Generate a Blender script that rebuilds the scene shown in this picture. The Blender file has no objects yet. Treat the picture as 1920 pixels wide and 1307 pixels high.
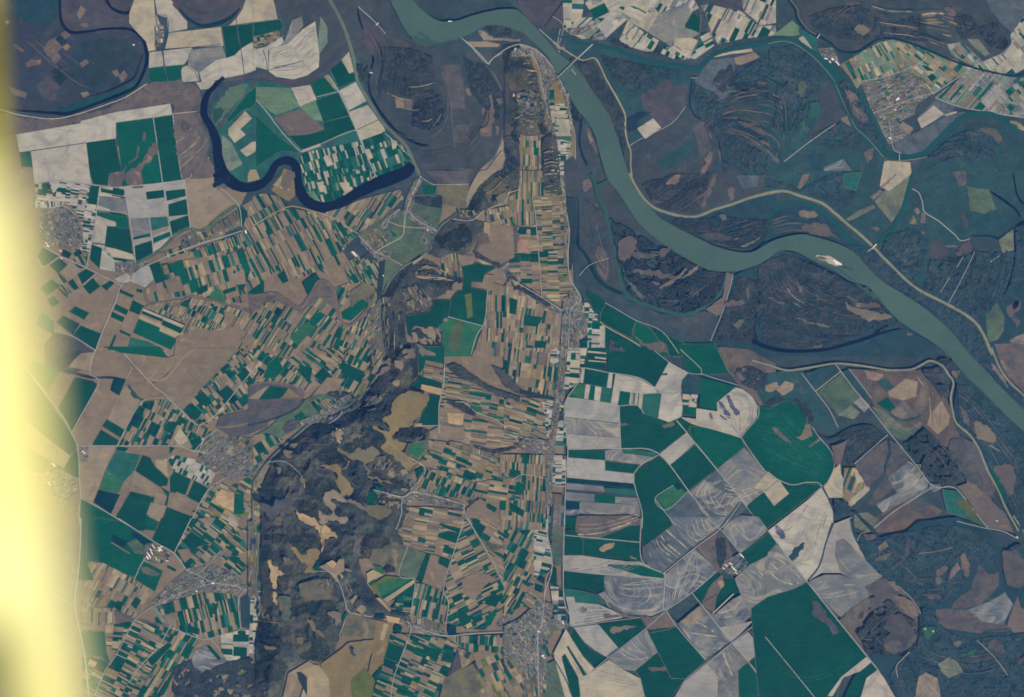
import bpy, math, random
import numpy as np
R = random.Random(7)
NR = np.random.RandomState(7)
# ------------------------------------------------------------------ scale
M = 9.0            # metres on the ground per unit of the site map (map is 1920 x 1307)
H = 100000.0       # height of the camera above the land
W_, H_ = 1920.0, 1307.0
sc = bpy.context.scene
COL = sc.collection
# ------------------------------------------------------------------ camera
cam = bpy.data.cameras.new('camera'); camo = bpy.data.objects.new('camera', cam); COL.objects.link(camo)
camo.location = (0, 0, 0); camo.rotation_euler = (0, 0, 0)
cam.sensor_width = 36.0; cam.lens = 36.0 * H / (W_ * M)
cam.clip_start = 0.05; cam.clip_end = 400000.0
cam.dof.use_dof = True; cam.dof.focus_distance = H; cam.dof.aperture_fstop = cam.lens / 1000 / 0.0400
sc.camera = camo
# ------------------------------------------------------------------ light
SUN_EL, SUN_AZ = math.radians(34), math.radians(140)   # azimuth clockwise from +Y: the sun stands over the lower right
world = bpy.data.worlds.new('World'); sc.world = world; world.use_nodes = True
nt = world.node_tree; nt.nodes.clear()
wo = nt.nodes.new('ShaderNodeOutputWorld'); bg = nt.nodes.new('ShaderNodeBackground'); sky = nt.nodes.new('ShaderNodeTexSky')
sky.sky_type = 'NISHITA'; sky.sun_disc = False; sky.sun_elevation = SUN_EL; sky.sun_rotation = SUN_AZ
bg.inputs['Strength'].default_value = 0.06
nt.links.new(sky.outputs[0], bg.inputs[0]); nt.links.new(bg.outputs[0], wo.inputs[0])
sl = bpy.data.lights.new('sun', 'SUN'); sl.energy = 5.0; sl.angle = math.radians(0.53); sl.color = (1, 0.97, 0.91)
so = bpy.data.objects.new('sun', sl); COL.objects.link(so)
from mathutils import Vector
sd = Vector((math.sin(SUN_AZ) * math.cos(SUN_EL), math.cos(SUN_AZ) * math.cos(SUN_EL), math.sin(SUN_EL)))
so.rotation_euler = sd.to_track_quat('Z', 'Y').to_euler()
sc.view_settings.view_transform = 'Standard'; sc.view_settings.look = 'None'
sc.view_settings.exposure = 0.0; sc.view_settings.gamma = 1.0; sc.view_settings.use_curve_mapping = False
sc.cycles.max_bounces = 4; sc.cycles.volume_bounces = 0
sc.cycles.use_denoising = True; sc.cycles.filter_width = 1.7
# ------------------------------------------------------------------ colours
AIR = (0.0052, 0.0205, 0.055)     # light the air itself adds (see haze)
GAIN = (0.90, 0.88, 0.70)
CK = dict(dg=(7,80,84), g2=(24,90,88), mg=(50,98,92), lg=(98,124,106), pg=(112,128,118), bl=(16,62,86), og=(66,108,84), ol=(92,104,76),
  w=(172,168,162), wt=(168,160,144), wg=(150,150,150), t=(126,113,108), tb=(124,113,92), tl=(152,140,120), tp=(138,122,112), to=(172,150,118),
  p=(84,78,97), pb=(106,96,104), pm=(93,87,102), gy=(112,116,122), gb=(86,97,116), gc=(72,84,108),
  fd=(44,62,84), fv=(34,54,80), fm=(60,78,98), fb=(76,78,98), dt=(46,80,96), dd=(40,70,92), dn=(50,64,86), dp=(64,70,92),
  ox=(20,46,82), tc=(36,92,104), tr=(62,98,98), rv=(75,102,96), lv=(134,136,114), lc=(112,120,108), rd=(132,136,132), rw=(160,160,158), rk=(58,72,96),
  sd=(168,160,148), sw=(232,226,215), vg=(98,104,108), vh=(150,148,148), vr=(136,112,112), tk=(96,90,84), bu=(98,104,82))
CK.update(dg=(2,74,78), g2=(20,84,82), mg=(46,98,97), og=(52,102,86), tc=(34,82,90), dd=(46,75,91), dt=(50,82,92), fv=(38,59,80), tq=(114,106,104), tm=(136,127,119), tn=(142,120,110), tk=(98,91,93), pk=(88,88,96), vg=(108,112,112), vh=(156,156,152), hf=(63,77,84), fd=(46,65,81), fb=(68,79,90), dn=(50,69,84), p=(79,80,93), pb=(102,97,99), pm=(88,89,97), fm=(58,79,92), dp=(60,70,88), t=(122,113,103), tp=(133,124,111), tl=(153,142,117), tb=(124,114,91), rv=(72,98,98), ox=(17,41,72), bl=(18,60,80), gb=(87,99,110), hk=(34,54,70), hl=(82,84,88), ho=(85,88,84), lv=(127,131,116), w=(168,164,151), wt=(167,159,138), wg=(150,149,143), gy=(113,118,120), bu=(106,105,93), rd=(148,151,146), rw=(172,172,168), gm=(84,104,94), tr=(92,108,104), tw=(50,90,92))
def lin(c): return tuple((v/255/12.92 if v/255 <= .04045 else ((v/255+.055)/1.055)**2.4) for v in c)
def albedo(k):
    c = lin(CK[k]) if isinstance(k, str) else lin(k)
    return tuple(min(.9, max(.004, (c[i]-AIR[i])/GAIN[i])) for i in range(3))
# palettes of the field blocks
PAL = dict(
 A=dict(t=34, tl=11, tp=16, dg=15, g2=8, mg=6, bl=5, tb=7, pb=6),
 AG=dict(t=24, tl=8, tp=12, dg=21, g2=14, mg=8, bl=7, tb=4),
 AT=dict(t=40, tl=14, tp=22, tb=10, dg=8, g2=5, pb=6),
 A2=dict(t=26, tl=14, tb=14, tp=12, bu=10, dg=10, g2=6, ol=8, dd=6),
 W=dict(w=40, wt=34, wg=14, dg=6, g2=3, gy=7, pg=6),
 WG=dict(w=28, wt=20, dg=18, g2=12, mg=8, wg=10, gy=4),
 WD=dict(w=24, wt=14, wg=14, gy=10, dg=20, p=6),
 G=dict(dg=28, g2=30, mg=26, wt=7, wg=4, lg=6),
 GW=dict(dg=24, g2=24, mg=20, wt=16, wg=6, lg=4),
 M=dict(tl=12, tb=9, tp=10, pg=24, lg=10, g2=12, mg=9, wt=7, t=14),
 GY=dict(gy=30, wg=14, gb=14, pg=12, g2=8, mg=6, t=6),
 GD=dict(vg=20, bu=20, tk=14, ol=8, dd=14, tl=6, tb=8, pb=8),
 V=dict(vg=38, gy=22, mg=5, ol=6, tk=12, pb=10, tl=6, dd=8),
 D=dict(dt=30, dd=20, fm=18, fb=14, mg=8),
)
def pick(pal, last=None):
    d = PAL[pal]; s = R.random()*sum(d.values())
    for k, v in d.items():
        s -= v
        if s <= 0: return k
    return k
def jit(c, a=.10):
    f = 1 + R.uniform(-a, a); g = R.uniform(-a, a)*.35
    return (c[0]*f*(1+g), c[1]*f, c[2]*f*(1-g))
# ------------------------------------------------------------------ materials
def nodes(name):
    m = bpy.data.materials.new(name); m.use_nodes = True; n = m.node_tree
    b = n.nodes['Principled BSDF']; b.inputs['Roughness'].default_value = .95; b.inputs['Specular IOR Level'].default_value = .04
    return m, n, b
def noise(n, scale, detail=3, dist=0, vec=None, rough=.55):
    t = n.nodes.new('ShaderNodeTexNoise'); t.inputs['Scale'].default_value = scale; t.inputs['Detail'].default_value = detail
    t.inputs['Distortion'].default_value = dist; t.inputs['Roughness'].default_value = rough
    n.links.new(vec, t.inputs['Vector']); return t.outputs['Fac']
def rng(n, src, a, b, c, d):
    r = n.nodes.new('ShaderNodeMapRange'); n.links.new(src, r.inputs[0])
    for i, v in enumerate((a, b, c, d)): r.inputs[i+1].default_value = v
    return r.outputs[0]
def mul(n, a, b, op='MULTIPLY'):
    m = n.nodes.new('ShaderNodeMath'); m.operation = op
    for i, s in enumerate((a, b)):
        if isinstance(s, (int, float)): m.inputs[i].default_value = s
        else: n.links.new(s, m.inputs[i])
    return m.outputs[0]
def mapped(n, sx=.001, sy=.001, rot=0):
    g = n.nodes.new('ShaderNodeNewGeometry'); mp = n.nodes.new('ShaderNodeMapping')
    mp.inputs['Scale'].default_value = (sx, sy, .001); mp.inputs['Rotation'].default_value = (0, 0, rot)
    n.links.new(g.outputs['Position'], mp.inputs['Vector']); return mp.outputs[0]
def cover_mat(name, fine=.22, mid=.22, broad=.16, mix=None, mixamt=0., streak=None, rough=.95, spot=None, mixscale=2.2, mixdist=1.6, swirl=None):
    """colour from the mesh, broken up by position based noise; mix = second soil colour that shows through in patches"""
    m, n, b = nodes(name); v = mapped(n)
    at = n.nodes.new('ShaderNodeAttribute'); at.attribute_name = 'Col'; col = at.outputs['Color']
    f = rng(n, noise(n, 28, 3, 0, v, .7), .25, .75, 1-fine, 1+fine)
    g = rng(n, noise(n, 6, 3, .5, v), .3, .7, 1-mid, 1+mid)
    h = rng(n, noise(n, .9, 3, .6, v), .3, .7, 1-broad, 1+broad)
    k = mul(n, mul(n, f, g), h)
    if streak:
        sv = mapped(n, .0009, .009, math.radians(streak[0])); k = mul(n, k, rng(n, noise(n, 3.2, 3, .3, sv), .3, .7, 1-streak[1], 1+streak[1]))
    if swirl:       # (colour, amount, rotation): thin curving bands of another cover
        wv = warped(n, 2600, .0007, .0105, math.radians(swirl[2])); w2 = warped(n, 3400, .0011, .019, math.radians(swirl[2]+75), .0007)
        s1 = rng(n, noise(n, 1.0, 3, .2, wv, .6), .50, .64, 0, 1); s2 = rng(n, noise(n, 1.0, 3, .2, w2, .6), .52, .68, 0, 1)
        where = rng(n, noise(n, .55, 2, .5, v), .42, .56, 0, 1)
        ia = n.nodes.new('ShaderNodeMix'); ia.data_type = 'FLOAT'; n.links.new(where, ia.inputs[0]); n.links.new(s1, ia.inputs[2]); n.links.new(s2, ia.inputs[3])
        sfac = mul(n, ia.outputs[0], swirl[1])
        mx = n.nodes.new('ShaderNodeMix'); mx.data_type = 'RGBA'; n.links.new(sfac, mx.inputs[0]); n.links.new(col, mx.inputs[6])
        mx.inputs[7].default_value = (*albedo(swirl[0]), 1); col = mx.outputs[2]
    if mix:
        mf = rng(n, noise(n, mixscale, 5, mixdist, v, .6), .46, .66, 0, mixamt)
        mx = n.nodes.new('ShaderNodeMix'); mx.data_type = 'RGBA'; n.links.new(mf, mx.inputs[0]); n.links.new(col, mx.inputs[6])
        mx.inputs[7].default_value = (*albedo(mix), 1); col = mx.outputs[2]
    if spot:
        sf = rng(n, noise(n, spot[2], 4, 1.0, v, .65), spot[3], spot[3]+.1, 0, spot[1])
        mx = n.nodes.new('ShaderNodeMix'); mx.data_type = 'RGBA'; n.links.new(sf, mx.inputs[0]); n.links.new(col, mx.inputs[6])
        mx.inputs[7].default_value = (*albedo(spot[0]), 1); col = mx.outputs[2]
    vm = n.nodes.new('ShaderNodeVectorMath'); vm.operation = 'SCALE'; n.links.new(col, vm.inputs[0]); n.links.new(k, vm.inputs['Scale'])
    n.links.new(vm.outputs[0], b.inputs['Base Color']); b.inputs['Roughness'].default_value = rough
    return m
def warped(n, amp, sx, sy, rot=0, wscale=.0011):
    """position pushed about by broad noise, so that bands of it curve like river scrolls"""
    g = n.nodes.new('ShaderNodeNewGeometry'); t = n.nodes.new('ShaderNodeTexNoise'); t.inputs['Scale'].default_value = wscale; t.inputs['Detail'].default_value = 1
    n.links.new(g.outputs['Position'], t.inputs['Vector'])
    a = n.nodes.new('ShaderNodeVectorMath'); a.operation = 'MULTIPLY_ADD'; n.links.new(t.outputs['Color'], a.inputs[0]); a.inputs[1].default_value = (amp, amp, 0)
    n.links.new(g.outputs['Position'], a.inputs[2]); mp = n.nodes.new('ShaderNodeMapping'); mp.inputs['Scale'].default_value = (sx, sy, .001); mp.inputs['Rotation'].default_value = (0, 0, rot)
    n.links.new(a.outputs[0], mp.inputs['Vector']); return mp.outputs[0]
MT = {}
MT['crop'] = cover_mat('green_crop', .16, .12, .12, mix='g2', mixamt=.30, streak=(20, .12), swirl=('og', .12, 10))
MT['soil'] = cover_mat('bare_soil', .09, .10, .11, mix='tk', mixamt=.35, streak=(-30, .08), spot=('to', .40, 4, .60))
MT['pale'] = cover_mat('pale_soil', .05, .06, .07, mix='gy', mixamt=.50, streak=(38, .07), swirl=('gy', .35, 30))
MT['grey'] = cover_mat('damp_grey_soil', .07, .10, .12, mix='wg', mixamt=.60, streak=(55, .06), mixscale=1.3, mixdist=2.2, swirl=('w', .65, 40))
MT['mottle'] = cover_mat('drained_marsh_soil', .07, .10, .12, mix='gb', mixamt=.85, streak=(55, .06), mixscale=1.25, mixdist=1.6, swirl=('wt', .65, 40))
MT['wild'] = cover_mat('rough_meadow', .20, .18, .14, mix='dd', mixamt=.45, spot=('pb', .35, 4.0, .60), swirl=('fd', .45, 20))
MT['floor'] = cover_mat('river_plain', .22, .20, .16, mix='fb', mixamt=.45, spot=('pb', .35, 3.2, .64), swirl=('fv', .45, 30))
MT['wood'] = cover_mat('woodland_canopy', .22, .22, .14, swirl=('pb', .24, 25), mix='fv', mixamt=.35)
MT['bare'] = cover_mat('clearing_grass', .14, .16, .14, mix='bu', mixamt=.6, spot=('pb', .45, 6, .56))
MT['road'] = cover_mat('road_surface', .10, .12, .08)
MT['house'] = cover_mat('plaster_and_tiles', .04, .04, .02)
def water_mat():
    m, n, b = nodes('water'); v = mapped(n)
    at = n.nodes.new('ShaderNodeAttribute'); at.attribute_name = 'Col'
    k = mul(n, rng(n, noise(n, .8, 4, 1.2, warped(n, 900, .0012, .0012)), .3, .7, .88, 1.09), rng(n, noise(n, 16, 3, 0, v), .3, .7, .96, 1.04))
    vm = n.nodes.new('ShaderNodeVectorMath'); vm.operation = 'SCALE'; n.links.new(at.outputs['Color'], vm.inputs[0]); n.links.new(k, vm.inputs['Scale'])
    n.links.new(vm.outputs[0], b.inputs['Base Color']); b.inputs['Roughness'].default_value = .35; b.inputs['Specular IOR Level'].default_value = .25
    return m
MT['water'] = water_mat()
def mat_for(k):
    if k in ('dg', 'g2', 'mg', 'lg', 'og', 'bl', 'ol', 'pg'): return MT['crop']
    if k in ('w', 'wt', 'wg', 'sd'): return MT['pale']
    if k in ('gy', 'wg'): return MT['mottle']
    if k in ('gb', 'gc'): return MT['grey']
    if k in ('t', 'tl', 'tp', 'tb', 'pb', 'tk', 'to'): return MT['soil']
    return MT['wild']
# ------------------------------------------------------------------ mesh building
def mp(p): return ((p[0]-W_/2)*M, (H_/2-p[1])*M)
class Bag:
    """collects faces (map coordinates, height in metres, colour, material) and links them as ONE mesh"""
    def __init__(s): s.v = []; s.f = []; s.c = []; s.m = []; s.mats = []
    def face(s, pts, z, col, mat):
        if len(pts) < 3: return
        i0 = len(s.v)
        for i, p in enumerate(pts):
            x, y = mp(p); s.v.append((x, y, z[i] if hasattr(z, '__len__') else z))
        a = 0
        for i in range(len(pts)):
            x1, y1, _ = s.v[i0+i]; x2, y2, _ = s.v[i0+(i+1) % len(pts)]; a += x1*y2-x2*y1
        idx = list(range(i0, i0+len(pts)))
        s.f.append(idx if a >= 0 else idx[::-1]); s.c.append(col)
        if mat not in s.mats: s.mats.append(mat)
        s.m.append(s.mats.index(mat))
    def raw(s, verts, faces, cols, mat):
        i0 = len(s.v); s.v += verts
        if mat not in s.mats: s.mats.append(mat)
        mi = s.mats.index(mat)
        for f, c in zip(faces, cols): s.f.append([i0+i for i in f]); s.c.append(c); s.m.append(mi)
    def build(s, name, parent=None, center=True, smooth=False):
        if not s.f: return None
        if center:
            a = np.array(s.v); cx, cy = float(a[:, 0].mean()), float(a[:, 1].mean())
        else: cx = cy = 0.0
        me = bpy.data.meshes.new(name); me.from_pydata([(x-cx, y-cy, z) for x, y, z in s.v], [], s.f)
        for m in s.mats: me.materials.append(m)
        me.polygons.foreach_set('material_index', s.m)
        ca = me.color_attributes.new('Col', 'FLOAT_COLOR', 'CORNER')
        n = np.array([len(f) for f in s.f]); c = np.array([(*q[:3], 1.0) for q in s.c], dtype=np.float32)
        ca.data.foreach_set('color', np.repeat(c, n, axis=0).ravel())
        if smooth: me.polygons.foreach_set('use_smooth', [True]*len(s.f))
        me.update()
        o = bpy.data.objects.new(name, me); COL.objects.link(o)
        if parent: o.parent = parent; o.location = (cx-parent.location[0], cy-parent.location[1], 0)
        else: o.location = (cx, cy, -H)
        return o
def tag(o, label=None, cat=None, group=None, kind=None):
    if o is None: return o
    for k, v in (('label', label), ('category', cat), ('group', group), ('kind', kind)):
        if v: o[k] = v
    return o
def empty(name, p):
    o = bpy.data.objects.new(name, None); COL.objects.link(o); x, y = mp(p); o.location = (x, y, -H); return o
# ------------------------------------------------------------------ outlines
TILE = {r+str(c): (480*c, y) for r, y in zip('ABCD', (0, 330, 660, 977)) for c in range(4)}
K = 480/1901
def pts(tile, s):
    out = []
    for q in s.split():
        v = [float(x) for x in q.split(',')]
        if tile == 'X': p = (v[0], v[1])
        elif tile[0] == '@': a = tile[1:].split(';'); p = (float(a[0])+v[0]*float(a[2]), float(a[1])+v[1]*float(a[2]))
        else: ox, oy = TILE[tile]; p = (ox+v[0]*K, oy+v[1]*K)
        out.append((p[0], p[1], v[2]) if len(v) > 2 else p)
    return out
def spline(p, closed=True, sub=5):
    n = len(p); out = []
    rngi = range(n if closed else n-1)
    for i in rngi:
        if closed: a, b, c, d = p[(i-1) % n], p[i], p[(i+1) % n], p[(i+2) % n]
        else: a, b, c, d = p[max(i-1, 0)], p[i], p[i+1], p[min(i+2, n-1)]
        for k in range(sub):
            t = k/sub
            out.append(tuple(.5*((2*b[j])+(-a[j]+c[j])*t+(2*a[j]-5*b[j]+4*c[j]-d[j])*t*t+(-a[j]+3*b[j]-3*c[j]+d[j])*t**3) for j in range(len(b))))
    if not closed: out.append(tuple(p[-1]))
    return out
def rough(p, amp, closed=True, step=3.0):
    """divide long sides and wobble them sideways"""
    out = []; n = len(p); ph = R.random()*100
    for i in range(n if closed else n-1):
        a, b = p[i], p[(i+1) % n]; d = math.hypot(b[0]-a[0], b[1]-a[1]); k = max(1, int(d/step))
        for j in range(k): out.append((a[0]+(b[0]-a[0])*j/k, a[1]+(b[1]-a[1])*j/k))
    res = []; wob = 0
    for i, q in enumerate(out):
        wob = wob*.6+R.gauss(0, amp*.55)
        a, b = out[i-1], out[(i+1) % len(out)]; dx, dy = b[0]-a[0], b[1]-a[1]; d = math.hypot(dx, dy) or 1
        res.append((q[0]-dy/d*wob, q[1]+dx/d*wob))
    return res
def ribbon_poly(c, w=None):
    L, Rr = [], []
    n = len(c)
    for i in range(n):
        a, b = c[max(i-1, 0)], c[min(i+1, n-1)]; dx, dy = b[0]-a[0], b[1]-a[1]; d = math.hypot(dx, dy) or 1
        ww = (c[i][2] if w is None else w)/2
        L.append((c[i][0]-dy/d*ww, c[i][1]+dx/d*ww)); Rr.append((c[i][0]+dy/d*ww, c[i][1]-dx/d*ww))
    return L, Rr
def clip(poly, a, b, c):     # keep a*x+b*y <= c
    out = []; n = len(poly)
    for i in range(n):
        p, q = poly[i], poly[(i+1) % n]; dp = a*p[0]+b*p[1]-c; dq = a*q[0]+b*q[1]-c
        if dp <= 0: out.append(p)
        if (dp < 0 < dq) or (dq < 0 < dp):
            t = dp/(dp-dq); out.append((p[0]+(q[0]-p[0])*t, p[1]+(q[1]-p[1])*t))
    return out
def area(p): return abs(sum(p[i][0]*p[(i+1) % len(p)][1]-p[(i+1) % len(p)][0]*p[i][1] for i in range(len(p))))/2
def cen(p): return (sum(q[0] for q in p)/len(p), sum(q[1] for q in p)/len(p))
# ------------------------------------------------------------------ height bookkeeping: each sheet lies on whatever is already there
CS = 3.0; GW, GH = int(W_/CS)+60, int(H_/CS)+60; OFF = 30
lay = np.zeros((GH, GW), np.int16); STEP = 0.2
gy_, gx_ = np.mgrid[0:GH, 0:GW]; GX = (gx_-OFF+.5)*CS; GY = (gy_-OFF+.5)*CS
def inside(poly, X, Y):
    r = np.zeros(X.shape, bool); n = len(poly)
    for i in range(n):
        x1, y1 = poly[i][0], poly[i][1]; x2, y2 = poly[(i+1) % n][0], poly[(i+1) % n][1]
        if y1 == y2: continue
        c = (y1 > Y) != (y2 > Y); r ^= c & (X < (x2-x1)*(Y-y1)/(y2-y1)+x1)
    return r
def box_of(p, pad=3):
    xs = [q[0] for q in p]; ys = [q[1] for q in p]
    i0 = max(0, int((min(xs)-pad)/CS)+OFF); i1 = min(GW, int((max(xs)+pad)/CS)+OFF+1)
    j0 = max(0, int((min(ys)-pad)/CS)+OFF); j1 = min(GH, int((max(ys)+pad)/CS)+OFF+1)
    return i0, i1, j0, j1
def layer(p, extra=0):
    i0, i1, j0, j1 = box_of(p)
    if i1 <= i0 or j1 <= j0: return 1.0
    m = inside(p, GX[j0:j1, i0:i1], GY[j0:j1, i0:i1])
    for k in range(len(p)):                         # the rim cells too
        a, b = p[k], p[(k+1) % len(p)]; n = int(max(abs(a[0]-b[0]), abs(a[1]-b[1]))/CS)+1
        for t in range(n+1):
            i = int((a[0]+(b[0]-a[0])*t/n)/CS)+OFF-i0; j = int((a[1]+(b[1]-a[1])*t/n)/CS)+OFF-j0
            if 0 <= i < i1-i0 and 0 <= j < j1-j0: m[j, i] = True
    if not m.any(): return 1.0
    sub = lay[j0:j1, i0:i1]; l = int(sub[m].max())+1; sub[m] = l+extra
    return l*STEP
HZ = np.zeros((GH, GW), np.float32)      # height of the wooded hills above the plain
def hill(p):
    i0, i1, j0, j1 = box_of(p); m = inside(p, GX[j0:j1, i0:i1], GY[j0:j1, i0:i1]); s = HZ[j0:j1, i0:i1]
    if not m.any(): return hill_at(cen(p))
    return float(np.percentile(s[m], 70))
def hill_at(p):
    i = int(p[0]/CS)+OFF; j = int(p[1]/CS)+OFF
    return float(HZ[min(max(j, 0), GH-1), min(max(i, 0), GW-1)])
def at_layer(p):
    i = int(p[0]/CS)+OFF; j = int(p[1]/CS)+OFF
    j = min(max(j, 0), GH-1); i = min(max(i, 0), GW-1)
    return float(lay[j, i])*STEP+float(HZ[j, i])
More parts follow.
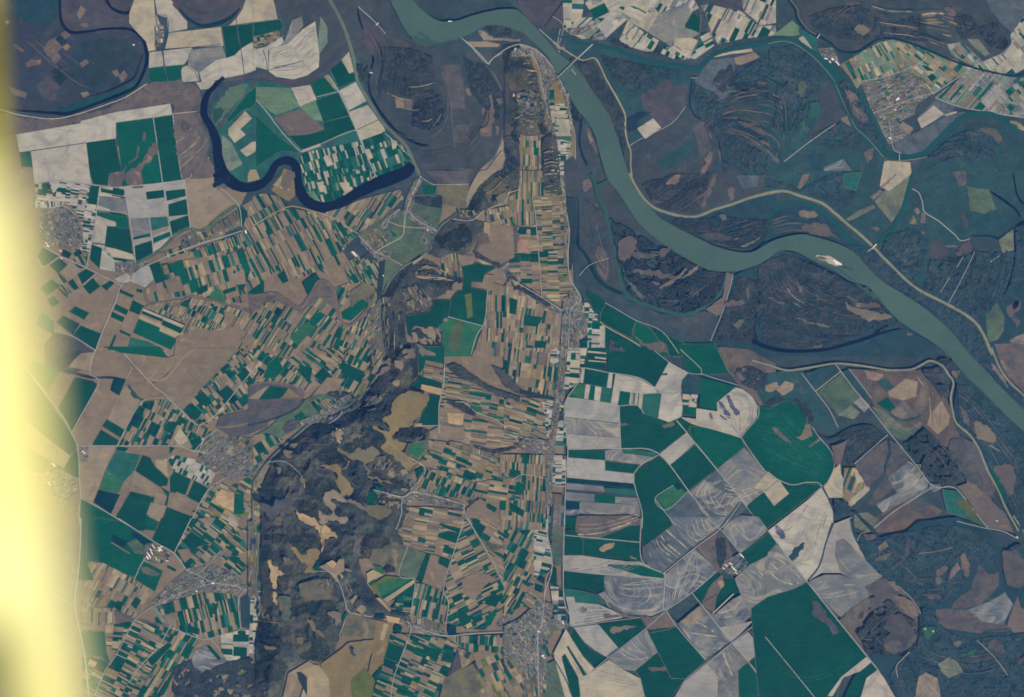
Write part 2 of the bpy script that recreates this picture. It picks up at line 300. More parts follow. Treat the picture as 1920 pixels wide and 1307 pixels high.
# value noise
_t = NR.rand(256, 256)
def vn(x, y):
    xi = np.floor(x).astype(int); yi = np.floor(y).astype(int); fx = x-xi; fy = y-yi
    fx = fx*fx*(3-2*fx); fy = fy*fy*(3-2*fy)
    g = lambda a, b: _t[a % 256, b % 256]
    return (g(xi, yi)*(1-fx)+g(xi+1, yi)*fx)*(1-fy)+(g(xi, yi+1)*(1-fx)+g(xi+1, yi+1)*fx)*fy
def fbm(x, y, o=4):
    s = 0; a = .5
    for k in range(o): s = s+a*vn(x*2**k+17*k, y*2**k+31*k); a *= .5
    return s
DATA = """
G t X: -120,480 480,470 700,500 760,420 820,380 850,330 1060,140 1075,530 1060,700 1050,1330 -120,1330
G t X: -120,200 480,330 400,480 -120,480
G fb X: 480,-40 780,-40 800,90 940,100 960,200 930,300 850,380 780,330 700,180 640,100 600,-40
g dp A0: -200,-100 440,-100 460,180 540,240 900,210 1000,240 1080,330 1085,500 1000,640 860,720 500,850 100,825 -200,780
g p A0: 460,-100 1010,-100 960,100 960,210 540,238 470,170 440,60
g dn A0: 640,300 900,300 1020,400 1000,560 800,650 600,680 500,500 560,380
g dd A0: 0,-60 430,-60 420,110 330,190 150,150 60,60
f fb A0: 300,270 430,120 440,190 340,300
f t A0: 570,110 600,40 640,70 620,110 590,145
f tk A0: 450,250 500,220 525,265 480,295
f tb A0: 465,350 500,325 525,345 490,380
f tk A0: 360,300 430,270 480,330 420,400 380,440 320,370
f pb A0: 380,450 420,390 455,420 410,480
f fv A0: 410,290 440,260 500,305 460,345
f p A0: 270,640 350,560 450,650 400,750 330,740
f fv A0: 370,540 440,480 520,560 440,640
f pb A0: 590,470 640,440 665,465 610,500
f pb A0: 830,530 870,515 890,555 860,575
f pb A0: 880,570 920,520 950,560 910,610
f t A0: 595,690 650,680 670,710 620,725
f tk A0: 90,330 120,330 185,375 165,390 120,360
f tk A0: 190,470 230,440 310,450 300,480 200,500
f pb A0: 60,640 200,690 190,730 90,700
s t A0: 590,180 630,175 660,190 630,200
g tc A0: 1000,600 1060,540 1070,430 1085,440 1060,560 1010,650 890,700 700,778 500,835 400,812 620,745 800,695 940,640
r rk A0 1.2: 20,100 200,300 380,450 600,640 700,720
r rk A0 1.0: 270,640 360,540 430,430 560,300
r rk A0 1.0: 100,560 280,690 430,800
w ox A0 oxbow_channel: 450,-60,5 445,30,5 450,130,5 475,195,6 530,240,6 640,235,5 780,215,5 930,212,5 1000,235,5 1050,280,6 1080,350,6 1090,450,7 1060,550,6 1010,640,6 930,685,6 820,730,6 700,775,5 600,812,5 500,843,6 420,840,6 250,828,4 100,815,3 -100,770,3
w ox A0 oxbow_channel: 1060,400,2 1020,520,2 990,580,3 880,640,4 760,690,2 640,715,1
w ox A0 oxbow_channel: 770,-40,5 820,50,5 880,85,6 940,95,6 985,65,5 1010,0,5 1020,-60,5
f wt A0: 1010,-40 1140,-40 1160,110 1190,180 1150,200 1150,330 1160,375 1105,385 1085,310 1000,220 960,170 960,100
f w A0: 1145,-40 1290,-40 1320,80 1390,160 1390,215 1250,240 1240,130 1170,110
f wt A0: 1255,245 1640,200 1660,340 1430,350 1225,365
f w A0: 1110,390 1205,378 1215,490 1105,505
f w A0: 1215,378 1430,352 1425,400 1365,478 1225,492
f gy A0: 1440,370 1650,345 1678,430 1600,450 1480,540 1400,500 1400,430
f w A0: 1345,505 1395,485 1470,540 1480,600 1355,610
f w A0: 1480,540 1600,450 1740,410 1850,310 1901,330 1901,520 1820,548 1640,590 1500,610
f w A0: 1455,612 1600,600 1560,660 1490,665
g p A0: 1290,-60 1320,80 1380,150 1480,200 1600,192 1720,150 1790,80 1850,-60
w bl A0 oxbow_channel: 1330,60,3 1400,140,5 1500,190,7 1620,172,8 1720,125,7 1780,60,3
w dn A0 ditch: 1350,0,2 1390,60,2 1480,90,2 1560,95,1
f wt A0: 1840,-40 1970,-40 1970,150 1700,190 1760,130 1800,70
f dg A0: 1650,195 1755,190 1775,310 1790,360 1740,410 1680,430
f dg A0: 1765,188 1901,170 1901,295 1840,330 1790,360 1775,300
f g2 A0: 1105,508 1215,498 1243,605 1140,628 1105,580
f g2 A0: 1222,495 1365,480 1345,520 1345,603 1250,605
r rk A0 1.6: 1145,-20 1165,180 1215,440 1245,610
r rk A0 1.3: 1105,385 1230,365 1430,350 1640,330
r rk A0 1.2: 1165,110 1240,125 1250,240 1220,370
r rk A0 1.6: 1750,130 1790,370 1815,560
r rk A0 1.2: 1430,350 1390,480 1450,540 1480,610
V A0 10: 1145,190 1180,180 1215,190 1220,310 1170,330 1150,280
V A0 10: 1150,330 1195,320 1195,345 1150,350
g pb A0: 1090,615 1300,600 1460,640 1500,720 1480,835 1290,842 1270,765 850,830 860,770 1050,660
g pb A0: -80,830 150,870 420,885 700,825 830,790 830,835 600,912 110,1000 -80,1000
l sd A0 2: -60,780 0,810 150,855 400,882 600,840 800,772 930,722 1090,622
f w A0: 120,1000 600,915 600,900 860,832 1265,770 1280,850 860,912 860,1030 230,1120 145,1130
f w A0: 230,1125 638,1062 668,1307 682,1375 440,1345 255,1360
f g2 A0: 145,1130 225,1125 245,1240 160,1240
f dg A0: 642,1060 858,1030 880,1160 905,1270 810,1290 800,1378 690,1365 668,1290
f g2 A0: 862,912 1138,875 1165,1060 1205,1355 1060,1380 905,1385 900,1240
f dg A0: 1142,875 1280,855 1340,1290 1372,1335 1210,1355 1170,1100
s pb A0: 1065,985 1085,988 1075,1040 1057,1045
s pb A0: 1030,1080 1045,1090 1010,1180 930,1260 905,1385 815,1378 815,1300 900,1270 1000,1170
s pb A0: 1160,1060 1170,1110 1130,1180 1050,1270 1060,1385 960,1385 930,1290 1060,1200 1110,1090
r rd A0 1.6: 1138,875 1165,1060 1210,1370
r rd A0 2: 1283,850 1345,1290 1370,1340
r rk A0 1.4: 230,1120 640,1060
g pb A0: 1290,852 1460,830 1500,920 1560,1030 1540,1130 1590,1230 1700,1330 1700,1400 1400,1400 1370,1330 1345,1290
R A0 12 1.6 tl,pb,gb 0.5: 1320,1010 1400,960 1440,900 / 1350,1390 1500,1260 1560,1180
r wt A0 1.6: 1283,845 1460,828
G mg X: 395,205 405,190 440,160 470,152 520,155 560,165 590,160 640,120 665,100 690,180 720,240 775,300 765,320 700,345 660,365 620,385 580,380 565,350 560,310 540,300 520,320 500,345 470,345 440,335 420,310 412,275
s lg A0: 1570,880 1600,790 1660,700 1740,640 1830,632 1825,680 1760,760 1660,870 1590,940
s g2 A0: 1580,860 1600,800 1660,830 1590,930
w p A0 ditch: 1550,850,6 1590,955,8 1700,860,7 1830,730,6 1880,640,6 1890,600,5
G pg A0: 1650,1000 1720,1060 1800,1220 1690,1290 1640,1200
f wt A0: 1695,960 1820,825 1872,880 1795,950 1740,1000 1700,1010
f wt A0: 1700,1005 1780,955 1825,1000 1742,1062
f wt A0: 1783,1118 1870,1055 1901,1050 1960,1090 1832,1165
f tl A0: 1840,1290 1860,1260 1901,1260 1930,1330 1840,1350
f g2 A0: 1840,690 1901,640 1901,760 1870,800 1800,820 1700,910 1680,890
f lg A1: 0,645 255,652 320,790 150,860 60,790 0,740
f wt A1: 635,445 690,385 728,532 692,545
f dg A1: 550,512 635,448 692,548 738,540 745,600 612,652
f w A1: 620,672 740,610 820,750 690,820
f w A1: 692,830 830,780 908,885 740,965
f wt A1: 745,970 912,892 960,965 930,990 780,1042
f sd A1: 260,652 402,630 450,740 325,790
f g2 A1: 412,628 500,570 600,680 452,738
f tp A1: 505,570 530,550 605,655 590,670
f dg A1: 452,745 608,692 692,858 500,905
f pb A1: 135,872 320,812 400,850 510,955 460,990 380,998 240,1008
f dg A1: 240,1008 380,1000 505,962 500,908 690,862 738,962 480,1082 338,1110
f w A1: 335,1118 475,1065 482,1085 345,1132
f lg A1: 322,792 440,748 498,900 430,890
f g2 A1: 0,860 150,1000 320,1130 180,1120 0,1240
B A1 72 3.2 17 GW mg: 350,1135 770,1048 880,1300 1040,1290 1010,1317 900,1350 640,1400 400,1450 330,1307 310,1200
B A1 70 4 16 G mg: 780,1045 960,980 1050,1050 1140,1130 1150,1180 1040,1290 880,1300
B B1 75 3.2 18 GW mg: 360,0 620,-60 880,-30 700,120 560,215 430,190 370,120
f wt A1: 500,1165 545,1148 575,1220 530,1238
f wt A1: 810,1112 842,1105 870,1172 832,1190
f wt A1: 1000,1032 1050,1052 1040,1100 1015,1112 
f wt B1: 450,50 500,40 515,115 475,120
f wt B1: 615,50 690,45 710,120 670,140
f lg B1: 375,115 430,110 480,190 470,215 400,190
r rd A1 1.8: 0,740 80,830 200,990 335,1130
r rd A1 2.2: 540,560 620,690 700,860 780,1050 890,1310
r rd A1 1.6: 338,1130 480,1070 740,965 960,975
r rd A1 1.4: 450,720 610,680
w p A1 old_meander: 690,330,6 640,410,8 560,480,10 480,540,11 370,595,12 260,615,13 160,600,11 80,565,9 0,560,8 -120,575,8 -260,600,8
G fb A1: 120,-40 540,-40 640,200 690,330 560,470 470,510 470,400 440,160 350,185 340,125 210,140 170,160
f wt A1: -20,-40 120,-40 160,140 -20,165
f dg A1: -20,170 180,145 205,200 170,240 -20,268
G pb A1: -20,272 160,225 210,270 130,320 -20,362
f w A1: -20,372 70,350 190,275 210,320 180,340 90,375 90,520 -20,490
f gy A1: 215,300 270,150 340,125 350,190 300,260 220,330 185,340
f w A1: 100,365 180,342 230,330 350,215 440,160 470,400 465,500 380,560 280,590 150,570 95,530
R A1 16 1.2 gy,gb,wt 0.9: 110,390 240,330 340,230 430,170 / 130,560 300,560 400,500 460,440
f pg A1: 480,120 530,200 530,320 470,400 460,300
r rk A1 1.6: 50,370 75,440 85,520
r rk A1 1.2: 90,522 360,450
B A1 0 4 6 A tk: -20,275 140,235 200,265 130,315 -20,355
l tr A1 7: 520,-60 560,20 620,130 670,250 710,380 740,520 760,620 840,750 930,900 1030,1000 1110,1080 1160,1180 1215,1300
w ox A1 side_channel: 755,60,2 765,130,3 800,230,3 870,420,4 850,530,3 838,650,3 880,760,4 960,880,5 1050,980,5 1180,1060,5 1280,1082,3
f p A1: 770,110 900,190 960,240 890,340 870,430 820,330
f p A1: 1035,280 1150,330 1150,380 1040,345
f tp A1: 1035,732 1095,728 1100,805 1042,802
f pb A1: 1098,735 1160,742 1160,815 1100,805
f pm A1: 1370,492 1520,470 1560,800 1450,812
f pm A1: 1460,935 1580,920 1585,1060 1475,1062
T fd A1 2: 930,350 1140,350 1320,420 1330,700 1180,730 920,700
T fv A1 2: 1180,740 1380,700 1400,900 1300,980 1150,940
T fd A1 3: 770,420 860,520 840,560 850,640 760,600 740,500
T fd A1 2: 1540,420 1700,480 1840,700 1800,900 1600,700
R A1 9 1.5 pb,fb,tl 0.35: 960,600 1150,620 1320,600 / 980,830 1120,940 1300,960 1390,840
R A1 4 1.8 fd,fv,pb 0.7: 1000,980 1150,1040 1330,1020 1430,900 1440,700 / 1040,940 1160,1000 1290,990 1380,880 1390,720
s to A1: 1660,970 1700,900 1740,750 1765,820 1740,1000 1680,1010
s to A1: 1560,670 1590,660 1590,710 1560,700
s tl A1: 1780,740 1820,740 1810,780
s tl A1: 1780,940 1800,950 1800,1000 1780,990
s to A1: 1500,1260 1560,1250 1610,1270 1590,1307 1520,1307
f tl A1: 1901,980 1860,1100 1780,1200 1730,1275 1650,1270 1760,1180 1820,1080 1860,980
r rd A1 1.6: 760,50 900,180 960,250
r rk A1 1.2: 915,300 920,680 960,750 1060,890 1160,930 1165,1120
r pb A1 1.2: 1415,480 1440,720 1475,1100
r rd A1 1.4: 960,990 1160,1180 1210,1290
l tr A1 2.2: 1740,500 1850,720 1850,850 1820,1050 1740,1230
G fb A1: 1640,225 1700,195 1810,192 1960,230 1960,310 1700,300 1650,275
f tl A1: 1650,225 1680,225 1760,280 1960,290 1960,310 1690,300
T fd A1 2: 1690,200 1800,190 1901,210 1901,260 1780,280
f tp A1: 1560,310 1720,308 1815,330 1800,348 1600,350
l rd A1 1.8: 1530,285 1600,350 1720,475 1760,430 1960,330
G p A2: 40,-60 375,-60 380,200 230,225 130,150 60,70
w bl A2 side_channel: 400,-20,4 320,90,3 240,200,2
B A2 2 5 22 WG wt: 375,-30 535,-30 530,60 500,225 385,220
B A2 -28 4.5 30 W wt: 600,-30 1090,-30 1060,60 840,150 610,130 540,20
B A2 -40 5 26 W wt: 500,130 610,130 850,150 690,290 640,280 520,290 400,230
B A2 -55 4 24 W w: 800,290 860,150 980,240 895,355 790,310
B A2 -58 3.4 18 WG w: 900,355 990,240 1090,300 1050,400 1000,385
B A2 30 4 22 W wt: 740,80 830,40 1060,60 1090,100 1010,240 860,150
f wt A2: 930,180 1040,80 1095,100 1010,240
f gy A2: 1012,240 1100,85 1300,20 1340,90 1280,190 1390,250 1330,285 1205,285 1185,345
f dg A2: 1338,92 1393,132 1390,240 1282,205
f wt A2: 1205,285 1330,280 1380,300 1350,380 1200,335
B A2 36 5 26 WG w: 1180,348 1205,335 1350,385 1315,438 1190,365
B A2 -62 3 14 WG w: 1105,395 1140,335 1195,360 1310,440 1200,440
B A2 -28 5 24 WG wt: 1400,240 1480,235 1500,340 1360,440 1320,430 1380,300
f w A2: 1560,240 1610,220 1700,290 1620,305
B A2 -60 4 24 WD wt: 1090,-30 1340,-30 1390,60 1330,90 1300,20 1090,100 1060,50
B A2 -62 4.5 24 WD wt: 1400,40 1470,30 1560,55 1700,80 1830,190 1960,190 1960,260 1700,290 1530,330 1480,240 1440,120
B A2 -65 4 24 WD wt: 1700,-30 1960,-30 1960,170 1840,190 1720,80
G p A2: 1470,-30 1710,-30 1700,70 1560,50
r pb A2 1.8: 1340,-20 1400,90 1395,240 1360,372
r pb A2 1.8: 1400,70 1440,100 1462,220 1500,290
r p A2 2: 1470,-10 1560,50 1700,80 1800,150 1840,190 1960,175
T fd A2 1: 690,280 790,290 890,350 870,380 700,310
T fd A2 1: 930,370 1000,400 1110,410 1090,330 1060,380 1000,385
V A2 -50: 400,210 520,200 640,160 640,175 520,260 430,260
V A2 -50: 600,250 680,250 700,290 600,300
G dt A2: 380,300 560,330 900,420 1300,500 1340,580 1310,780 1080,960 880,1080 850,950 840,850 780,730 640,450 450,400
T dd A2 2: 700,480 1000,480 1280,530 1180,580 940,720 820,640
T fd A2 2: 640,400 740,420 1060,500 1000,620 860,640 760,600
f p A2: 950,712 1160,580 1190,640 1300,620 1300,770 1200,900 1110,950 1050,880 980,800
f fv A2: 850,880 930,830 1040,830 930,900 930,960 860,980
f sd A2: 930,955 1050,878 1108,948 990,1032
G gb A2: 1360,600 1480,440 1650,430 1660,640 1560,760 1380,700
f tp A2: 1650,430 1800,388 1845,430 1700,482 1660,480
f wt A2: 1450,410 1780,360 1790,385 1640,400 1480,430
G fb A2: 890,1090 1010,1040 1300,800 1420,880 1500,1000 1550,1150 1400,1330 880,1330
f tk A2: 1340,930 1420,900 1480,1100 1400,1180
f dt A2: 1070,1190 1340,1040 1360,1120 1140,1300
T dd A2 3: 1350,620 1500,680 1680,880 1901,960 1901,1307 1700,1307 1560,1200 1540,1050 1400,880 1330,760
T fd A2 3: 1480,620 1560,500 1640,480 1660,620 1560,700
T dd A2 3: 1640,580 1780,460 1901,420 1901,760 1700,760
R A2 10 1.8 pb,tb,fb 0.4: 1560,760 1700,660 1901,560 / 1560,900 1700,900 1901,1010
s pb A2: 1680,905 1750,910 1901,990 1901,1010 1740,940
s to A2: 1470,1120 1490,1160 1430,1290 1395,1300 1460,1200
r rd A2 1.2: 860,1090 960,1030 1180,920 1290,790
r rk A2 1.6: 1310,520 1340,580 1320,780 1400,880 1500,960 1550,1100 1500,1260
w bl A2 side_channel: 1340,580,3 1320,770,3 1360,860,3 1430,900,3
w bl A2 side_channel: 1680,540,2 1640,600,2 1630,640,2
G fb A2: 430,460 620,440 700,600 780,740 840,860 850,1060 880,1230 890,1330 860,1330 800,1080 700,820 600,680
T fd A2 2: 470,460 600,450 700,620 790,760 840,880 840,1200 800,1080 700,820 600,680 530,560
w ox A2 side_channel: 680,700,4 740,770,3 780,890,4 800,1000,3 830,1180,3
l tl A2 3.4: 365,355 450,410 530,450 620,435 700,590 780,730 838,850 838,950 858,1060 880,1120 880,1230 890,1307
l rd A2 2: 200,215 240,250 330,330 365,360
r rd A2 1.2: 300,120 380,190 350,330
G tb A2: -20,330 60,330 180,360 300,500 430,700 450,900 480,1330 -20,1330
T hf A2 24: -60,340 60,400 130,400 190,560 220,740 250,900 280,1000 150,1010 60,1010 -60,1000
T fv A2 24: -60,1000 60,980 70,1307 -60,1330
B A2 92 2.4 20 A2 t: 80,960 215,1000 200,1330 60,1330
B A2 85 2.4 9 GD tk: 190,880 260,900 300,1000 330,1100 350,1330 200,1330 215,1000
B A2 0 2 7 V vg: 30,700 130,660 200,720 210,860 130,1000 60,900
R A2 14 2.2 to,tl,fv 0.35: 0,470 120,470 190,480 / 20,940 120,900 260,950
R A2 5 5 to,tb 0.5: 210,1200 260,1190 310,1210 / 210,1280 260,1270 310,1290
f bl A2: 60,710 110,710 110,750 65,745
f og A2: 270,700 310,690 320,740 275,745
V A2 60: 80,370 160,360 210,400 290,480 350,570 270,640 240,740 230,640 200,500 160,410
V A2 80: 340,590 370,620 420,740 440,900 415,900 395,740 340,640
B A2 0 3.2 9 WG vg: 270,770 400,770 440,910 440,1010 330,1010 290,880
f w A2: 325,890 425,885 428,915 330,925
f w A2: 340,945 430,940 435,1010 348,1008
f og A2: 330,1015 440,1012 445,1050 335,1050
f wt A2: 340,1055 380,1050 400,1100 350,1105
f pg A2: 370,1110 440,1120 450,1300 380,1300
B A2 0 3 9 WD vg: 320,1020 440,1055 380,1307 360,1307
G fb A2: 430,740 520,860 600,1020 660,1190 700,1330 470,1330 460,950
T fv A2 2: 420,700 500,830 540,880 500,900 440,890
w bl A2 side_channel: 515,880,5 508,960,5 500,1060,5 530,1170,5 575,1260,7 590,1330,8
s pb A2: 550,950 590,1000 640,1120 620,1130 570,1040
r rd A2 1.6: 150,370 205,480 225,640 265,770 300,930 330,1100 355,1330
r rd A2 1.6: 345,575 400,670 415,820 440,910 465,1000 475,1330
r rd A2 1.6: 340,575 290,630 265,740
r rd A2 1.6: 60,340 120,360 160,380
T fd A2 14: -60,330 60,330 80,430 0,480 -60,470
G fb A3: 140,-60 1600,-60 1700,150 1790,330 1700,400 1600,470 1400,440 1040,318 930,288 830,288 740,338 640,380 540,380 400,280 300,230 200,80
T dn A3 2: 300,120 460,60 700,40 900,180 860,280 740,310 520,290 400,250 330,200
T fd A3 2: 900,180 1120,100 1200,250 1300,320 1100,310 940,280
R A3 14 2 pb,tl,fv,fd 0.5: 760,20 900,60 1100,60 1280,60 / 860,250 1050,270 1240,330 1420,400
R A3 7 3 tb,tl,pb 0.45: 1120,80 1250,60 1400,90 / 1180,170 1320,180 1480,240
R A3 6 1.3 pb,tk 0.6: 440,120 560,30 680,20 / 500,170 600,80 700,60
s tp A3: 640,210 680,180 740,220 730,245 660,240
s to A3: 1310,60 1350,60 1400,100 1360,110
T fd A3 2: 1380,120 1500,100 1560,180 1560,260 1440,310 1400,240
G gb A3: 1600,-60 1850,-60 1960,80 1901,130 1810,250 1740,180 1650,70
T fv A3 2: 1550,210 1640,175 1710,160 1795,330 1745,372 1640,345 1580,270
f lc A3: 1480,290 1560,290 1650,400 1610,420 1510,330
B A3 50 4 22 GY gy: 1440,310 1600,460 1540,500 1400,430 1360,400 1330,330
B A3 52 4 18 W pg: 1800,260 1901,120 1960,150 1960,480 1850,540 1820,548 1640,540 1530,492 1640,440 1750,400 1810,330
r rd A3 1.2: 1520,500 1640,440 1740,395 1820,310 1901,160
V A3 10: 370,360 480,350 540,480 400,430
G dt A3: 0,330 160,300 300,370 400,460 490,560 500,620 560,760 640,930 700,1000 860,1160 860,1330 -60,1330 -60,340
f lg A3: 40,260 180,150 230,200 240,260 150,270
f mg A3: 220,210 290,250 360,290 370,400 330,370 250,290
f sd A3: 225,285 260,265 330,360 300,370
T dd A3 2: 0,360 200,330 330,420 420,530 380,620 200,640 0,560
T dd A3 2: 60,640 180,600 380,640 360,800 200,1000 40,950
T dd A3 3: 320,1000 540,900 640,950 700,1020 680,1100 400,1110
f fb A3: 390,610 490,580 590,800 520,900 400,1010 300,1050 380,860
f tb A3: 540,885 600,850 640,940 600,970
R A3 8 1.8 pb,tk,fv 0.4: 0,660 120,720 130,850 / 0,1000 90,1100 110,1240
f pb A3: 710,1130 790,1090 770,1180 740,1215
f gb A3: 420,1240 560,1180 640,1290 600,1400 380,1380
f dd A3: 300,1150 420,1130 440,1230 330,1280
r rd A3 1.4: 120,1200 300,1060 500,920
T dd A3 2: 500,600 580,590 640,640 700,740 790,930 840,1020 860,1090 790,1040 700,980 620,900 560,760
R A3 7 2 pb,tp,fd 0.5: 590,690 650,760 720,880 / 560,640 600,820 700,950
s tp A3: 590,670 650,710 670,740 620,735
B A3 62 3.6 16 M tb: 530,485 700,382 830,312 930,292 1000,400 1010,525 860,580 700,610 660,660 600,560
B A3 38 4.2 15 M tb: 930,292 1060,332 1250,400 1400,445 1512,502 1300,640 1220,702 1180,640 1110,560 1010,525 1000,400
f dg A3: 1140,485 1185,490 1235,530 1180,525
f dg A3: 1180,570 1220,545 1255,580 1215,605
V A3 -22: 690,610 860,575 1000,525 1110,560 1180,640 1215,700 1100,780 1090,850 980,900 900,900 900,1080 850,980 800,870 760,800
V A3 -22: 900,900 960,900 1050,1000 940,1060 900,1070
G gb A3: 930,1060 1060,1000 1150,960 1380,830 1470,830 1300,980 1180,1110 1070,1150 960,1140
G gb A3: 1100,880 1250,730 1390,780 1380,830 1310,860 1140,960
f sd A3: 1110,885 1230,782 1308,848 1140,955
f tl A3: 968,932 1000,900 1082,960 1050,1005
f wt A3: 1310,850 1400,825 1400,840 1320,862
B A3 -47 4.5 38 GY gy: 1515,508 1660,545 1850,575 1960,570 1960,880 1780,860 1480,802 1340,770 1240,720
B A3 48 4 16 GY gy: 1730,700 1870,600 1960,600 1960,880 1700,830 1680,780
f g2 A3: 1265,722 1400,590 1440,560 1280,740
r rd A3 1.8: 1220,700 1300,650 1515,505
r rd A3 1.8: 1240,725 1350,770 1470,805 1600,825 1800,860 1960,880
r rd A3 1.4: 700,600 860,575 1110,480 1180,420
r rd A3 1.4: 780,840 960,770 1220,690
r rd A3 1.4: 900,900 930,1100 985,1140 975,1200
G dt A3: 1150,1180 1320,1010 1460,920 1600,905 1780,950 1901,1050 1960,1090 1960,1330 1080,1330
T dd A3 2: 1180,1170 1300,1060 1420,980 1560,960 1680,1020 1700,1200 1560,1180 1300,1200
s pb A3: 1560,960 1680,960 1740,1040 1700,1050
f dt A3: 1450,1220 1700,1160 1780,1307 1400,1330
G dd A3: 1860,1200 1901,1190 1960,1190 1960,1330 1830,1330
B B0 8 2.4 14 WD wt: 260,60 440,38 680,72 740,75 690,440 645,660 590,570 620,400 560,250 470,190 270,190
B B0 80 3 12 WD vg: 250,180 470,190 480,240 330,240 250,230
V B0 40: 320,240 540,250 600,380 625,500 520,545 330,500 290,400 300,300
f dg B0: 668,78 738,72 715,215 650,205
f w B0: 648,208 715,215 700,262 640,255
f w B0: 370,45 440,38 440,75 395,130
f dg B0: 310,55 365,48 375,105 310,105
B B0 8 3.5 30 WD gy: 742,85 918,85 990,640 845,635 760,545 688,520 692,420
f gy B0: 748,150 930,168 945,290 725,215
f dg B0: 745,88 915,122 918,150 750,120
f w B0: 715,292 862,350 860,372 795,372 778,500 700,482
f g2 B0: 722,268 952,310 958,400 865,372 860,340 718,290
f dg B0: 797,372 962,395 988,580 780,520
f wt B0: 778,525 850,540 985,582 1002,632 832,600
f dg B0: 835,602 1000,625 1005,642 850,630
G wg B0: 925,85 1365,30 1415,382 1280,455 1140,575 1010,640
f wg B0: 925,88 1080,70 1095,160 1230,165 1250,300 962,318
f dg B0: 1083,118 1215,103 1222,160 1092,175
f dg B0: 1228,112 1375,95 1380,150 1240,185
f dg B0: 1250,212 1385,172 1395,285 1255,300
f gy B0: 962,322 1103,312 1118,420 982,455
f mg B0: 1112,310 1250,302 1260,368 1120,408
f dg B0: 1262,340 1395,292 1412,380 1282,450
f dg B0: 982,458 1115,425 1120,448 985,475
f tp B0: 1122,412 1250,376 1252,402 1132,440
f g2 B0: 1136,462 1260,412 1270,444 1140,500
f dg B0: 1000,520 1128,478 1140,572 1080,600 1010,638
f w B0: 1140,508 1275,452 1240,502 1142,575
f dg B0: 682,508 755,535 742,690 668,620
f w B0: 758,545 850,625 852,712 740,690
f w B0: 850,625 1000,645 1005,690 860,700
B B0 85 3 9 V vg: 850,640 1090,620 1090,660 1000,740 940,715 855,715
G tp B0: 1370,28 1600,10 1600,90 1720,200 1640,260 1500,400 1410,380
R B0 10 2 tp,t,gb 0.5: 1400,120 1500,60 1580,20 / 1430,370 1560,280 1700,200
w gm B0 grassy_hollow: 1010,645,5 1100,605,7 1200,540,7 1300,440,7 1400,390,7 1480,410,8 1560,370,8 1680,270,6 1760,220,5
B B0 62 2.4 12 GD vg: 1340,460 1430,410 1540,420 1640,330 1770,250 1790,370 1350,555
B B0 70 3.2 18 AG tk: 1180,575 1345,520 1390,560 1500,520 1880,395 1960,400 1960,520 1820,520 1640,590 1480,640 1380,570 1210,620
f dg B0: 1760,225 1840,260 1880,350 1830,380 1790,370
f t B0: 1800,220 1901,160 1960,160 1960,360 1890,360 1860,290
f dg B0: 320,530 440,592 330,672 278,602
f dg B0: 440,602 500,660 432,725 362,660
f bl B0: 472,543 532,575 512,612 450,590
f dg B0: 550,640 640,680 575,690
B B0 62 3.5 12 AG tp: 540,540 660,560 645,670 530,630
f tp B0: 460,700 520,640 600,690 540,760 490,750
f g2 B0: 300,830 380,765 450,815 350,890
f dg B0: 415,735 445,720 500,782 475,800
f dg B0: 468,800 530,868 505,882 450,815
f dg B0: 438,828 508,890 492,902 432,840
f dg B0: 500,792 540,762 587,832 552,850
f dg B0: 575,730 640,690 712,727 610,805
f dg B0: 615,820 690,755 745,820 665,882
f dg B0: 750,817 822,773 852,795 790,852
f g2 B0: 350,920 400,890 440,940 390,977
f dg B0: 508,1005 560,968 662,1015 625,1068
f dg B0: 420,1085 470,1038 592,1100 540,1180
f dg B0: 540,1182 600,1110 747,1170 710,1288
f mg B0: 310,1010 400,1080 400,1180 260,1100
G p B0: 400,1160 540,1195 700,1295 640,1430 500,1480 330,1420 330,1250
f sd B0: 850,762 935,718 972,748 955,792 880,790
f wg B0: 1000,720 1100,665 1145,700 1140,770 1080,830 960,780
f t B0: 905,815 970,785 1080,835 1075,930 910,850
f dg B0: 895,843 995,885 985,908 888,865
f dg B0: 1017,835 1062,848 1052,868 1010,858
f dg B0: 985,920 1065,960 1035,1032 958,1000
f dg B0: 860,950 952,995 940,1035 845,990
f dg B0: 832,1008 926,1050 910,1087 822,1045
f bl B0: 1065,960 1380,1092 1372,1108 1060,980
f wt B0: 1065,985 1370,1110 1350,1128 1060,1000
f dg B0: 1058,1000 1210,1060 1205,1085 1050,1020
f tl B0: 1038,1030 1350,1172 1318,1205 1182,1150 1030,1060
f dg B0: 1212,1070 1357,1130 1342,1172 1198,1105
f g2 B0: 1030,1062 1190,1128 1180,1150 1312,1212 1270,1292 985,1162
f dg B0: 890,1138 972,1178 965,1195 888,1160
f dg B0: 850,1178 867,1185 822,1297 803,1290
f mg B0: 970,1200 1100,1230 1220,1290 1100,1307 950,1262
B B0 72 6.5 19 A t: 1110,670 1640,580 1901,545 1960,545 1960,930 1700,950 1420,890 1300,900 1180,940 1100,930 1080,850 1150,760
f g2 B0: 1255,655 1350,625 1420,790 1340,820
f dg B0: 1110,660 1185,640 1235,780 1155,800
f t B0: 1220,780 1330,740 1370,850 1260,870
f dg B0: 1455,840 1540,800 1545,850 1470,885
f dg B0: 1655,850 1750,820 1755,850 1665,880
f g2 B0: 1760,560 1880,540 1901,720 1820,750
f dg B0: 1770,720 1960,700 1960,900 1800,860 1750,810
f og B0: 1570,860 1640,840 1680,950 1550,905
f tp B0: 1710,740 1810,690 1830,800 1740,810
B B0 -62 3 18 AT t: 1060,975 1130,945 1420,905 1700,955 1901,1020 1960,1000 1960,1380 1300,1380 1340,1170 1380,1100
f dg B0: 1330,940 1425,905 1395,980 1345,965
f t B0: 1310,1200 1500,1140 1640,1150 1840,1080 1700,1380 1290,1380
